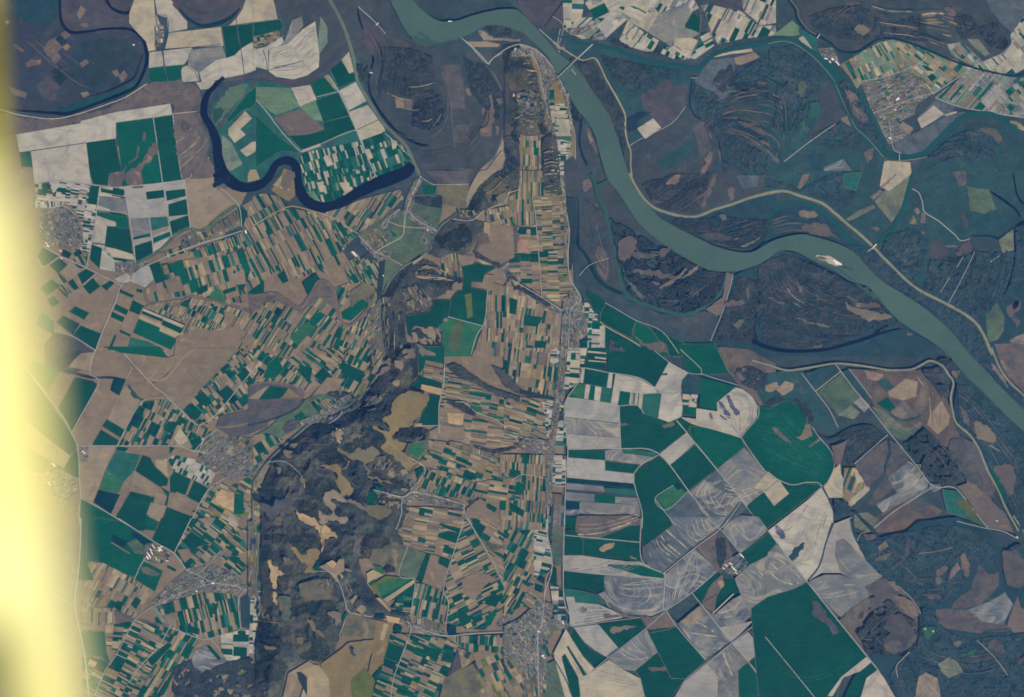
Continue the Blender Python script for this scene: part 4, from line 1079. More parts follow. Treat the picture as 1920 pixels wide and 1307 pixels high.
B C1 -50 2 9 GD fd: 620,470 760,420 940,360 930,320 840,330 700,400
B C1 50 2 9 A2 fd: 560,600 600,560 660,560 640,700 560,650
f og C1: 820,1060 870,1038 905,1080 840,1115
f g2 C1: 880,990 930,1000 950,1020 900,1025
B C1 0 2 8 A2 tb: 850,1010 1080,1070 1070,1100 900,1050
B C1 95 3 10 A2 tk: 920,1100 1080,1110 1060,1160 960,1150
V C1 15: 1090,1070 1180,1030 1260,1040 1400,1080 1550,1130 1540,1165 1400,1150 1160,1110 1090,1130
V C1 80: 1130,950 1165,950 1200,1030 1150,1050
V C1 10: 870,1020 940,1025 1040,1060 1100,1090 1080,1095 960,1050
V C1 -40: 590,430 690,400 640,470 580,510 430,530 560,470
V C1 -50: 800,310 880,330 900,390 820,350
f g2 C1: 1195,-40 1400,-40 1400,90 1260,60 1250,110 1210,170 1205,60
f dg C1: 1210,175 1395,232 1382,272 1150,262 1195,215
B C1 9 3.6 26 AT tl: 1248,95 1400,130 1392,228 1240,182
f to C1: 1230,240 1382,272 1372,322 1225,280
f dg C1: 1290,318 1372,328 1358,545 1172,540 1240,430
f tl C1: 1170,530 1235,530 1232,555 1180,552
B C1 11 3.4 21 A t: 1395,100 1470,90 1620,200 1720,260 1960,330 1960,640 1901,600 1780,500 1640,450 1540,370 1400,380 1372,322
B C1 6 4 30 AT t: 1368,385 1420,370 1520,430 1540,440 1640,490 1780,540 1960,660 1960,720 1600,690 1275,600 1365,545
f bu C1: 1375,520 1540,540 1540,570 1375,545
f to C1: 1420,450 1545,460 1535,545 1430,530
f t C1: 1370,550 1540,565 1560,640 1440,650 1290,590
B C1 22 6 17 A t: 1285,652 1600,692 1960,790 1960,980 1820,1000 1700,975 1560,945 1400,880 1230,810
f dg C1: 1320,752 1390,785 1375,812 1305,785
f dg C1: 1370,840 1435,865 1420,900 1360,875
f dg C1: 1490,770 1610,830 1600,850 1480,800
B C1 -66 4.4 16 AG t: 1230,860 1400,885 1560,950 1690,1010 1600,1110 1400,1070 1180,1030
f dg C1: 1350,935 1372,940 1345,1005 1330,990
f dg C1: 1425,980 1450,990 1425,1050 1405,1040
f dg C1: 1180,880 1240,850 1250,880 1200,950
T hf C1 20: 1400,110 1470,80 1560,120 1640,180 1740,250 1960,330 1960,370 1800,330 1640,250 1500,190
T hf C1 20: 1750,100 1850,130 1960,260 1960,330 1840,260
T fd C1 14: 1410,380 1430,350 1540,370 1640,450 1620,480 1500,430
f og C1: 1580,390 1680,410 1680,450 1620,440
T fd C1 14: 1600,690 1700,715 1760,740 1901,695 1960,690 1960,715 1780,755 1640,720
B C1 96 2 10 GD tk: 1440,660 1600,690 1760,730 1840,720 1840,790 1600,760 1440,700
r rd C1 1.4: 1480,370 1560,380 1640,450 1780,500 1860,570 1960,680
r rd C1 2: 1400,40 1395,230 1360,400 1362,600
r rd C1 1.2: 1170,550 1362,545
r rk C1 1.2: 1455,130 1455,230
f tp C1: 1700,960 1830,990 1740,1000 1680,1020
f t C1: 1560,1170 1640,1100 1740,1000 1960,960 1960,1340 1580,1340
f dg C1: 1720,1118 1792,1160 1770,1192 1705,1150
f dg C1: 1622,1250 1722,1292 1700,1350 1590,1330
f dg C1: 1842,1082 1901,1112 1901,1162 1822,1120
f dg C1: 1735,1260 1830,1300 1820,1340 1720,1310
f dg C1: 1690,1040 1770,1000 1770,1025 1700,1060
f g2 C1: 1545,1250 1580,1280 1600,1340 1560,1340
B C1 -58 4 12 A tb: 1790,1000 1850,980 1850,1060 1800,1100
B C1 10 4 20 AT t: 1115,1150 1300,1150 1550,1175 1540,1340 1040,1420 1040,1340 1090,1200
T fd C1 10: 1090,1110 1120,1120 1120,1200 1080,1300 1040,1340 1040,1280 1080,1200
T fd C1 8: 1560,1110 1640,1090 1700,1030 1670,1090 1600,1140
r rd C1 1.8: 1180,1030 1100,1080 1080,1130 1080,1200 1040,1320
r rd C1 1.8: 870,1020 1080,1075 1170,1040 1400,1090 1540,1130 1545,1170 1600,1340
r rd C1 1.4: 985,660 1090,750 1260,870 1150,1020
r rd C1 1.4: 580,350 640,420 610,490 540,530
l tr C1 4.5: 958,-20 945,90 880,200 785,330 720,382 600,432 420,522 330,592 200,705 80,822 -20,970
B C2 98 5 20 A t: -60,-30 400,-30 360,180 320,335 200,320 60,270 -60,200
B C2 5 2.4 14 WD tk: 290,-20 400,-20 380,90 280,80
f to C2: 210,200 240,200 230,290 190,280
w fd C2 ditch: -60,200,9 0,250,12 60,290,10 200,325,8 310,350,6
B C2 18 3.6 19 A t: -60,340 60,330 310,355 290,660 -60,640
T fd C2 4: 320,470 380,440 390,510 310,520
B C2 2 2.4 10 WD vg: 225,360 320,360 290,640 260,640
B C2 3 3 15 WG tk: 410,-30 560,-30 540,60 530,120 500,235 330,315 350,180
B C2 2 3.6 12 WG wt: 330,372 388,380 405,560 410,700 300,690 300,480
B C2 92 2 12 GD vg: 110,670 260,660 250,760 80,740
f dg C2: 560,-30 698,-30 698,140 545,112
f wt C2: 562,-10 700,5 700,16 562,4
f wt C2: 568,60 700,72 700,78 568,68
f wt C2: 615,35 698,45 698,55 615,46
f dg C2: 700,-40 1060,-40 1160,75 1058,262 940,190 712,145
f dg C2: 540,125 716,150 700,262 532,232
f w C2: 516,115 540,120 526,232 508,228
f og C2: 470,232 545,240 532,347 428,322
f w C2: 548,240 582,245 566,352 534,346
f g2 C2: 582,245 617,250 606,357 568,352
f w C2: 619,252 665,262 652,367 608,357
f mg C2: 665,262 746,275 732,382 655,367
f w C2: 720,155 748,160 738,270 704,264
f dg C2: 752,165 766,168 754,272 740,270
f w C2: 768,165 800,170 940,195 1055,265 1092,312 1060,332 960,312 802,288 785,387 734,382
f g2 C2: 802,290 878,300 866,402 790,397
B C2 98 2.6 40 WG w: 880,300 975,310 962,425 868,395
f mg C2: 975,315 1112,305 1086,492 962,462
f w C2: 1112,305 1250,308 1264,370 1256,482 1166,522 1086,492
f w C2: 1165,75 1308,152 1262,200 1247,305 1095,302 1058,265
s dd C2: 1110,160 1150,155 1150,172 1115,172
f g2 C2: 1240,-60 1500,-60 1560,20 1612,155 1410,170 1300,155
f dt C2: 1262,200 1310,155 1395,180 1398,312 1255,305
f g2 C2: 1400,185 1665,258 1522,368 1522,432 1385,412 1397,310
B C2 3 5 14 WG w: 1265,310 1370,318 1370,412 1268,402
f w C2: 1330,312 1380,318 1378,342 1332,338
f g2 C2: 1268,405 1370,415 1366,472 1260,458
f w C2: 1662,262 1720,280 1780,330 1822,400 1812,500 1740,570 1702,634 1530,580 1350,532 1262,485 1366,497 1370,418 1525,442 1522,375
s gc C2: 1585,335 1605,332 1680,440 1690,465 1660,465 1620,400
s gc C2: 1532,370 1560,372 1620,480 1600,490 1550,420
s gc C2: 1530,450 1560,470 1600,505 1570,495
s gc C2: 1465,450 1480,448 1490,505 1470,490
R C2 7 1.2 wg,gy 0.8: 1600,300 1700,340 1760,420 1730,540 / 1680,290 1770,340 1815,420 1780,530
f wg C2: 415,332 785,388 800,402 798,528 395,483 392,400
f gy C2: 396,485 798,530 802,635 408,605
f wg C2: 408,608 802,638 806,715 415,722
R C2 8 1.3 gb,wt,gy 0.8: 560,400 640,500 760,530 / 470,560 600,680 790,660
r rk C2 1.2: 398,484 798,530
r rk C2 1: 410,606 802,636
f dg C2: 800,405 930,398 980,462 1166,524 1260,487 1335,522 1292,598 1090,750 808,716
s pb C2: 800,530 870,538 850,550 805,545
s bu C2: 1120,540 1200,520 1190,545 1130,560
f g2 C2: 1330,550 1500,570 1705,640 1727,700 1522,866 1355,682 1300,600
s pb C2: 1335,560 1350,600 1360,640 1345,630
f wg C2: 1295,600 1355,680 1170,842 1098,755
f dg C2: 1360,688 1520,870 1310,1028 1170,842
f dg C2: 415,725 690,728 690,802 415,782
f gy C2: 693,730 810,718 830,752 1060,782 968,835 693,802
f mg C2: 818,722 1080,748 1062,775 830,755
f dg C2: 690,812 968,838 905,902 690,880
f wg C2: 412,785 688,805 690,882 905,905 900,975 700,960 408,932
f bl C2: 408,934 900,978 912,1022 700,992 408,972
f gy C2: 405,974 680,1000 690,1040 405,1018
f mg C2: 690,1005 915,1025 935,1070 690,1042
f gy C2: 400,1040 610,1058 610,1112 402,1102
f g2 C2: 613,1060 765,1070 765,1122 612,1112
f gy C2: 767,1075 940,1085 950,1140 767,1122
f gy C2: 505,1115 950,1142 960,1282 850,1290 620,1235 500,1190
f bl C2: 400,1100 502,1112 500,1170 398,1165
f gb C2: 398,1170 500,1172 500,1235 396,1230
f dg C2: 395,1235 500,1245 490,1330 392,1330
f pb C2: 500,1245 640,1235 800,1230 860,1290 700,1340 500,1340
f dg C2: 850,1290 960,1284 960,1400 760,1360
R C2 8 2 wt,tb,gb 0.6: 520,1130 700,1180 940,1200 / 600,1300 800,1290 950,1250
f dg C2: 1085,768 1170,842 1310,1030 1298,1052 1150,1172 1215,1290 1120,1400 965,1440 965,1180 905,960 908,902
f og C2: 1063,1088 1205,990 1300,1045 1148,1172
f bl C2: 1195,985 1235,965 1265,1000 1230,1030
G gb C2: 1300,1052 1520,870 1727,710 1960,930 1901,1020 1745,1145 1600,1310 1200,1320 1150,1175
f gb C2: 1300,1052 1430,950 1490,1000 1700,1100 1590,1220 1350,1060
f gy C2: 1530,865 1727,708 1800,800 1901,900 1901,1015 1745,1142 1620,990
R C2 9 2 wt,gy,wg 0.7: 1560,940 1700,1000 1860,960 / 1600,1120 1740,1100 1880,1020
R C2 13 1.5 wt,wg,gc 0.8: 1400,970 1340,1100 1420,1230 1500,1310 / 1560,950 1500,1010 1560,1130 1690,1080
s tp C2: 1580,1140 1640,1140 1630,1180 1590,1170
f g2 X: 1421,596 1385,610 1400,601
r rd C2 1.6: 405,-20 360,200 320,340 300,500 275,700 265,900 265,1310
r rd C2 1.8: 530,115 700,150 940,190 1060,265
r rd C2 1.6: 535,120 480,240 400,360 390,480 415,720 400,900 390,1310
r rd C2 1.8: 415,722 810,718 1080,748 1310,1030 1360,1095 1540,1310
r rd C2 1.6: 1085,765 905,902 965,1180 965,1310
r rd C2 1.6: 795,400 808,718
r rd C2 1.4: 1060,1090 1215,1290
r rd C2 1.4: 800,400 930,395 980,460
r rd C2 1.8: 1220,505 1520,870 1740,1145 1860,1310
r rd C2 1.2: 1310,1030 1150,1172 1060,1088 1200,990
r rk C2 1.6: 1550,1310 1690,1110
r rd C2 1.2: 1570,1305 1700,1115
r rd C2 1.4: 1740,1145 1960,985
r wt C2 2: 1262,485 1350,535 1530,582 1702,636
r rd C2 1.4: 1090,305 1250,305 1245,230 1310,152
r rd C2 1.2: 1060,-10 1160,70 1310,155 1420,165
r rd C2 1.2: 1250,-20 1400,120 1420,165 1660,240 1700,262
r tb C2 1.6: 1530,-20 1612,155
r rd C2 1.6: 1250,300 1265,400 1258,480
r rk C2 1.3: 1395,180 1398,312
G pb C2: 1530,-40 1760,-20 1960,90 1960,400 1830,395 1780,330 1700,265 1620,160
T fd C2 2: 1630,120 1780,100 1901,160 1901,230 1820,300 1700,240
s tb C2: 1830,310 1901,260 1901,350 1860,350
f g2 C3: -75,403 0,425 150,352 230,405 285,480 290,545 330,560 382,630 470,740 492,850 450,960 400,996 280,968 180,986 80,950 -20,880 -130,740 -202,632 -145,560 -82,480
s tp C3: 285,540 328,560 320,620 260,645 195,635 250,600
s tb C3: 35,560 70,562 165,668 148,678 50,595
s tb C3: 302,690 378,640 384,655 320,702
R C3 12 1 og,g2,mg 0.5: -60,700 80,820 250,880 380,940 / -40,450 120,420 220,540 440,760
f dg C3: -158,1145 -100,1090 0,1022 45,1142 155,1052 80,952 180,988 280,970 400,998 0,1305 -30,1320
f wt C3: 0,888 80,950 155,1052 45,1142 -30,1040 -105,1010
r rk C3 1.2: 80,950 -20,1030
l rd C3 2: -202,630 -130,740 -20,885 80,950 180,986 280,968 370,970 400,1000
l rd C3 1.6: 330,560 385,640 470,740 492,850 440,970
l rd C3 1.8: -70,400 -75,480 -150,570 -200,632
G dt C3: -40,160 130,140 250,130 520,560 500,620 380,560 290,460 180,350 -20,420 -80,300
f tp C3: -20,290 -20,250 65,220 80,260 40,290 20,300
f tp C3: 60,280 130,215 190,235 185,280 110,325
T fd C3 2: -20,380 40,330 110,340 220,350 330,430 330,540 280,480 150,350 0,420
f dd C3: 250,165 500,90 540,145 355,288
f gm C3: 370,292 545,155 690,332 628,385 655,440 590,480 520,470
f lc C3: 520,468 610,395 690,445 640,500 560,480
f gy C3: 632,375 690,333 757,400 715,448
f dt C3: 545,150 600,125 760,340 700,330
f mg C3: 640,190 690,180 790,260 760,310
G tk C3: 600,125 900,140 1130,135 1160,180 1300,300 1360,420 1380,540 1440,640 1300,720 1250,640 1150,540 1000,600 800,420 700,250
f to C3: 720,140 860,170 820,215 740,200
s tb C3: 700,180 760,220 860,310 830,330 740,250
f dt C3: 800,220 870,190 940,260 880,300
f g2 C3: 800,380 890,335 948,410 905,450
f tb C3: 910,440 1010,370 1080,430 1110,470 1000,500 950,480
s to C3: 1095,420 1120,280 1160,250 1210,290 1180,380 1130,460
s tp C3: 1120,400 1135,300 1185,300 1160,380
f tp C3: 1200,470 1290,360 1350,480 1340,540 1260,612 1180,540
f tp C3: 890,300 1020,200 1110,220 1100,330 1000,360 900,330
R C3 8 1.4 tk,tl,pb 0.6: 1180,200 1280,350 1280,560 / 1100,180 1190,330 1200,560
T dn C3 3: 1130,130 1280,105 1350,240 1345,350 1290,350 1200,220
f lc C3: 770,400 900,470 1000,560 880,570
f gm C3: 880,570 960,560 1120,540 1140,560 1010,660 920,620
s tl C3: 950,555 1050,560 1130,520 1150,535 1060,580 960,575
w dt C3 ditch: 900,460,4 990,505,5 1080,495,4 1140,465,3
T fd C3 3: 1005,690 1165,560 1250,660 1220,740 1130,800 1080,780
T fd C3 3: 540,620 620,560 760,560 860,650 700,760 600,840 500,780
f pb C3: 470,700 590,660 540,830 500,840
f wt C3: 412,1000 450,960 490,870 535,830 540,900 565,960 550,1082 450,1080
B C3 112 4 26 A2 dn: 565,860 660,860 750,960 755,1030 620,1150 550,1110
f wt C3: 640,870 690,880 710,960 660,980
f wt C3: 610,1090 745,985 755,1025 620,1145
f tk C3: 640,830 880,645 900,700 860,900 740,1005 660,880
f tk C3: 740,1120 870,930 940,1000 780,1145
f gb C3: 890,940 1045,808 1155,900 1000,1052 955,1042
R C3 7 1.6 wg,wt,gb 0.9: 900,960 1000,920 1080,830 / 970,1045 1060,1010 1150,910
f gb C3: 800,1130 940,1060 1160,920 1210,990 1100,1080 860,1200
f pm C3: 900,650 1000,700 1040,800 900,930 870,900 905,720
w dn C3 side_channel: 340,590,4 450,650,5 560,600,4 640,560,4 760,550,4 830,600,4 890,660,5 900,760,5 860,860,3
T fd C3 2: 1160,760 1300,700 1400,740 1460,860 1380,980 1240,980 1130,860
s tk C3: 1330,700 1420,640 1480,720 1420,800 1480,900 1560,980 1500,960 1400,840
G pm C3: 1420,620 1540,680 1620,860 1700,1010 1640,1100 1500,1000 1400,800
f pb C3: 1400,1000 1500,960 1640,1080 1760,1200 1820,1340 1620,1300 1500,1120
s tp C3: 1460,960 1560,1020 1600,1060 1560,1060
f mg C3: 1290,1020 1420,1040 1610,1295 1500,1245 1330,1190
s ol C3: 1400,1120 1480,1100 1590,1270 1500,1230
G tk C3: 700,1300 900,1160 1100,1080 1300,1180 1200,1250 1110,1300 1090,1340 660,1340
s bu C3: 1050,1110 1130,1080 1190,1120 1160,1190 1090,1180
f lc C3: 640,1200 740,1190 840,1260 760,1340 640,1300
V C3 20: 1200,980 1270,980 1300,1010 1230,1040 1200,1010
V C3 50: 1100,830 1140,840 1130,870 1110,865
s fv C3: 1080,750 1120,760 1120,800 1085,790
T dd C3 2: 480,1080 600,1110 620,1190 500,1200
w dd C3 side_channel: 400,1000,4 440,1080,5 470,1180,5 480,1290,6
w dd C3 side_channel: 480,1200,4 640,1195,5 700,1250,5 780,1340,4
r rd C3 1.4: 250,160 350,290 450,420 520,560
r tl C3 1.8: 540,145 355,290
r rd C3 1.6: 495,82 620,250 760,420 900,600 1100,840 1230,1000 1380,1005 1500,1140 1640,1320
r rd C3 1.2: 600,125 770,345
r rd C3 1.4: 890,615 640,830
r rd C3 1.4: 1210,1010 1100,1080 940,1180 790,1307
l lv C3 4.5: -120,62 0,95 130,135 250,125 370,105 500,85 640,95 780,115 900,135 1060,130 1140,95 1205,65 1290,100 1340,170 1375,230 1355,330 1370,440 1400,530 1500,620 1570,730 1620,860 1700,1010 1760,1150 1860,1330
G dd C3: 1400,20 1330,100 1400,230 1380,440 1420,540 1520,620 1580,720 1630,860 1720,1010 1790,1160 1880,1340 1980,1340 1980,820 1901,600 1700,420 1580,300 1480,190
T dd C3 3: 1390,240 1500,240 1700,440 1901,640 1980,860 1980,1340 1880,1320 1780,1130 1720,990 1640,860 1590,720 1520,600 1420,530
T fd C3 3: 1240,60 1330,40 1440,150 1380,220 1330,130
s tb C3: 1370,130 1420,140 1410,190 1375,180
s tb C3: 1425,410 1470,440 1500,540 1480,560
s tp C3: 1530,520 1640,560 1700,640 1650,665 1560,640
s pb C3: 1680,850 1800,835 1845,930 1800,1062 1750,1000 1690,900
s tb C3: 1810,930 1830,940 1810,1055 1795,1050
r rd C3 1.2: 1640,690 1720,735
f g2 C3: 1640,860 1690,880 1780,1120 1760,1120
G dd C3: 1560,60 1600,20 1670,0 1720,120 1800,230 1980,380 1980,450 1860,380 1700,230
T dd C3 2: 1570,70 1640,60 1720,150 1800,240 1980,400 1980,440 1860,370 1700,220
s tl C3: 1650,90 1690,110 1780,250 1760,250
G pb C3: 1680,-60 1980,-60 1980,330 1901,300 1800,200 1740,120
s tp C3: 1720,60 1760,80 1800,150 1760,130
l lv C3 4.5: 1660,-30 1720,120 1800,230 1960,380
G gm B3: 1600,900 1700,930 1760,1060 1720,1180 1640,1240
f g2 D0: 610,-40 900,5 1150,150 1110,205 1010,420 900,385 770,312 640,250
f g2 D0: 600,0 640,10 640,300 700,440 580,440
f bl D0: 840,98 945,150 922,196 822,148
f t D0: 822,150 960,235 970,250 830,165
f bl D0: 982,78 1142,155 1105,200 975,110
f gm D0: 945,165 1010,130 1085,205 1060,250 1000,240
f dg D0: 1132,130 1200,-20 1425,-20 1292,238 1142,150
f g2 D0: 1060,295 1210,372 1150,522 1000,432
s gm D0: 1060,340 1180,380 1160,420 1050,380
B D0 20 3 10 GD gm: 1080,170 1150,160 1290,245 1240,300 1180,320 1060,290
f t D0: 1180,440 1210,400 1270,460 1240,500
B D0 -62 4.6 18 AT tp: 650,300 770,312 1000,432 1140,522 1000,722 860,650 800,640 600,640 590,440 700,440
f dg D0: 848,640 872,588 915,605 895,680
f dg D0: 970,620 1010,560 1050,590 1010,655
f dg D0: 700,565 730,510 760,520 730,570
B D0 38 5 16 AG t: 1420,-20 1640,-20 1750,60 1850,205 1780,270 1640,225 1500,330 1385,362 1300,235
f dg D0: 1350,150 1420,80 1560,170 1470,190 1440,240
f dg D0: 1375,308 1420,272 1450,300 1400,332
f dg D0: 1625,110 1650,90 1705,150 1680,172
f t D0: 1315,215 1400,205 1430,260 1370,310
f dg D0: 1245,325 1310,360 1300,378 1240,345
f t D0: 1740,270 1850,215 1960,190 1960,380 1830,330
B D0 40 4 14 AG gm: 1640,240 1780,270 1840,340 1780,410 1640,330
T fd D0 2: 1840,380 1901,330 1960,360 1960,440 1860,440
V D0 -25: 1180,545 1300,430 1400,350 1590,320 1740,390 1840,480 1720,540 1500,520 1340,570 1150,640 1130,600
V D0 -50: 1560,270 1640,230 1660,250 1580,310
B D0 76 4.6 18 AG t: 1150,640 1360,570 1520,530 1720,540 1780,575 1790,790 1550,872 1420,850 1280,790 1210,720
f dg D0: 1395,770 1485,800 1480,842 1390,822
f dg D0: 1560,640 1620,600 1610,690 1560,690
f dg D0: 1455,620 1482,612 1475,655 1445,650
f t D0: 1210,700 1320,680 1310,740 1270,790
f dg D0: 1145,720 1170,708 1205,760 1165,770
f pg D0: 1120,640 1160,640 1230,740 1210,750
f dd D0: 1785,575 1855,530 1852,800 1795,790
B D0 5 4 14 WG tk: 1860,560 1960,560 1960,830 1855,800
G pb D0: 600,640 800,640 1000,720 1130,750 1270,770 1270,800 1130,860 980,790 780,760 600,780
B D0 90 4 16 AT t: 600,640 840,650 860,760 780,780 620,760
B D0 5 4.5 20 AG t: 780,780 990,740 970,830 870,960 790,960
f g2 D0: 600,815 775,820 790,965 820,1060 700,1000 620,1000
B D0 27 4.6 18 AG t: 990,735 1280,795 1240,900 960,1400 620,1400 610,1010 740,1000 820,1070 870,965
B D0 -60 4.6 18 AG t: 1290,800 1500,880 1440,960 1420,1020 1280,1100 1280,1160 1180,1400 960,1400 1240,900
f dg D0: 1090,1030 1160,970 1250,900 1280,920 1130,1080
f gb D0: 1420,1040 1450,960 1540,925 1690,1050 1560,1110 1450,1140
f dg D0: 1530,925 1560,925 1645,1020 1620,1035
T fd D0 4: 1280,1095 1420,1025 1450,1090 1560,1110 1640,1060 1850,1000 1901,1040 1901,1400 1250,1400 1290,1160
B D0 2 4.4 22 WD wt: 1640,840 1780,810 1850,810 1850,1040 1760,1060 1690,1040 1640,960
f dg D0: 1735,932 1835,938 1832,1008 1732,1000
f dg D0: 1765,810 1825,815 1825,845 1765,840
B D0 80 4 18 A2 t: 1590,1110 1720,1050 1840,1080 1800,1400 1540,1400
G gm D0: 1850,440 1960,440 1960,560 1870,560 1850,530
B D0 -5 4 16 WG tk: 1850,800 1960,830 1960,1000 1850,980
r rd D0 2.6: 598,-20 600,80 585,350 555,600 580,760 630,1000 660,1310
r rd D0 1.8: 880,-20 1140,150 1292,240 1385,365
r rd D0 1.8: 1420,-20 1292,240
r rd D0 1.6: 1085,270 1045,330 990,450
r rd D0 1.6: 1380,360 1470,400 1590,460 1740,480 1830,515 1960,525
r rd D0 1.4: 1110,650 1380,520 1590,460
r rd D0 1.4: 1640,220 1520,350 1460,400
r rd D0 1.4: 1120,640 1000,740 860,1000 780,1110 700,1300
r rd D0 1.4: 1270,770 1180,930 1040,1080 960,1200
r rd D0 1.6: 1280,795 1500,875 1640,850 1780,810
r rd D0 1.4: 1640,960 1560,870
r rd D0 1.6: 1960,180 1880,300 1840,480 1770,580 1790,800
r rd D0 1.4: 380,520 560,640
T hf D1 70: 40,-60 700,-60 1020,60 1085,110 1085,165 960,150 870,200 835,280 770,290 800,400 900,570 1010,660 1140,690 1130,740 700,680 660,760 620,880 580,960 480,1060 380,1030 230,1120 180,1400 -30,1400 0,1100 -10,900 20,760 40,500 30,300
s bu D1: 170,560 250,580 250,700 200,730 180,660
T fd D1 10: 20,700 150,700 160,760 20,730
s bu D1: 330,470 540,430 550,560 420,590 340,560
B D1 70 2 9 GD fd: 420,420 560,430 550,580 400,580
s tb D1: 300,860 350,870 340,910 310,900
s tb D1: 60,920 150,935 140,955 80,950
s tb D1: 375,720 420,740 460,800 520,855 480,850 410,790
B D1 60 2 8 GD fd: 620,380 680,420 720,540 680,560 640,480
s to D1: 705,580 740,548 755,570 725,610
s to D1: 745,665 780,625 808,640 800,675
B D1 -75 2 9 A2 tb: 20,590 0,700 120,740 60,650 
f tp D1: 540,690 630,690 620,740 550,700
r rd D1 1.4: 430,370 560,380 620,460 660,580 680,660 740,690 900,720 1090,760
r tb D1 1.4: 0,735 180,755
f bu D1: 865,200 1025,150 1110,182 1262,238 1190,435 1130,412 1040,400 1030,345 970,320 900,322 840,290
s tl D1: 1020,200 1048,230 1045,345 1025,330
f gm D1: 1095,195 1262,240 1190,432 1060,405
T fd D1 6: 940,340 990,318 1035,345 1035,385 960,390
f og D1: 868,322 940,340 952,392 905,385
f tl D1: 820,390 870,360 950,400 880,430 830,460
f g2 D1: 835,460 885,432 885,465 850,480
f ol D1: 850,480 965,405 1165,425 920,575
f og D1: 900,470 1080,420 1160,428 930,572
f g2 D1: 920,565 1165,430 1172,440 945,580
f tl D1: 945,582 1175,432 1180,458 980,602
f dg D1: 980,602 1180,460 1175,530 1090,560
B D1 5 3.4 16 AG tk: 1060,570 1175,535 1150,690 1000,650
f tl D1: 890,570 920,570 1005,660 980,660
B D1 9 3.8 23 AT t: 1105,-30 1250,-30 1545,0 1500,170 1455,275 1290,238 1095,180 1090,80
f dg D1: 1380,20 1520,55 1510,90 1375,40
f dg D1: 1430,72 1515,92 1497,168 1350,120 1355,90
f g2 D1: 1205,115 1262,132 1255,165 1200,150
f dg D1: 1400,178 1477,210 1462,255 1385,232
f dg D1: 1362,265 1440,292 1425,350 1352,312
f t D1: 1290,245 1362,262 1350,312 1425,352 1380,512 1230,455
f dg D1: 1262,240 1297,250 1232,465 1188,438
B D1 104 4 23 AG t: 1190,462 1235,465 1380,512 1430,600 1392,762 1150,700
f dg D1: 1345,640 1370,520 1390,520 1350,730 1305,720 1315,655
B D1 -27 5.2 18 AG t: 1455,290 1545,0 1575,0 1870,545 1830,640 1700,810 1560,800 1415,760 1430,605 1392,505
f t D1: 1530,430 1640,370 1780,420 1700,480 1620,590 1540,540
f dg D1: 1490,700 1555,668 1600,745 1530,788
f dg D1: 1600,720 1670,690 1690,730 1620,765
B D1 34 5.4 18 AT t: 1590,-20 1960,-20 1960,420 1880,540 1740,270
f dg D1: 1600,30 1640,0 1710,40 1660,130
f bu D1: 1640,125 1840,190 1780,230 1700,210
f dg D1: 1790,60 1901,130 1890,150 1795,90
f g2 D1: 1870,560 1901,560 1960,600 1900,700 1830,660
f dg D1: 1690,610 1740,570 1830,560 1780,640
f g2 D1: 1720,700 1790,640 1780,700 1740,780 1690,760
B D1 85 2.4 10 GD vg: 1130,690 1400,760 1400,830 1150,760
V D1 15: 1110,740 1190,770 1410,830 1400,860 1230,840 1130,790
V D1 -20: 1780,740 1840,695 1960,740 1960,960 1870,900 1860,820 1780,780
f bl D1: 1425,770 1485,770 1490,840 1425,840
f bl D1: 880,690 950,680 950,730 870,720
f to D1: 960,700 1070,720 1060,760 980,750
f bu D1: 690,680 895,735 880,870 800,865 620,850 650,740
s tl D1: 790,745 825,750 835,840 795,870
f tb D1: 895,735 1020,760 1000,900 940,1060 820,1180 860,1000
f tl D1: 950,760 985,770 950,885 920,880
f g2 D1: 632,745 660,680 688,680 655,745
f tb D1: 480,1060 620,960 690,900 880,880 860,980 800,1080 740,1180 740,1400 540,1400
s tl D1: 790,900 820,880 830,940 780,1000 750,960
s to D1: 700,1060 740,1010 800,1020 740,1060 720,1100
T fd D1 6: 680,898 720,930 752,965 735,1005 700,985
f tl D1: 330,1110 400,1060 470,1070 540,1170 560,1400 300,1400 380,1160
f tp D1: 240,1130 390,1040 440,1070 330,1120 220,1400 180,1400
f fd D1: 300,1120 330,1120 380,1160 380,1300 320,1180
f ol D1: 700,1180 800,1090 880,1170 860,1400 720,1400
B D1 24 5.4 18 AG t: 1000,830 1130,840 1330,860 1420,870 1500,930 1440,1090 1300,1400 830,1400 940,1060
f dg D1: 1040,768 1090,785 1072,832 1015,818
f dg D1: 990,898 1100,940 1060,1052 952,1008
f dg D1: 1250,922 1372,962 1345,1032 1232,980
f dg D1: 1390,980 1480,1010 1470,1060 1370,1035
f dg D1: 1355,1120 1390,1065 1450,1100 1410,1150
f dg D1: 915,1080 940,1090 890,1200 870,1160
f dg D1: 1480,850 1540,850 1610,910 1590,975 1490,910
B D1 96 5 18 AG t: 1430,855 1960,840 1960,990 1840,950 1640,1050 1590,975 1490,910
f p D1: 1450,1100 1500,940 1540,960 1530,1090 1420,1150
B D1 -60 3 12 A2 tk: 1500,940 1610,980 1590,1060 1530,1090
f bu D1: 1400,1165 1530,1090 1612,1060 1660,1180 1680,1400 1340,1400
f t D1: 1600,980 1640,1050 1780,980 1700,960 
B D1 65 5 18 A2 t: 1612,1055 1840,950 1960,990 1960,1400 1690,1400
r rd D1 1.8: 1570,-20 1740,270 1875,550
r rd D1 1.6: 1545,0 1450,290 1392,505 1430,605 1410,760
r rd D1 1.8: 1180,780 1380,850 1600,838 1870,825 1960,818
r rd D1 1.4: 1185,460 1150,690
r rd D1 1.4: 1120,740 1150,820 1030,1140 1000,1310
r rd D1 1.4: 1130,185 1060,400 1180,425
r rd D1 1.4: 1840,200 1960,90
r rd D1 1.4: 680,690 620,850
B D2 -60 4.4 18 AG t: -60,-40 160,-40 165,400 60,640 -60,700
B D2 14 4 20 WG tl: 160,-30 262,-30 300,330 240,400 165,400
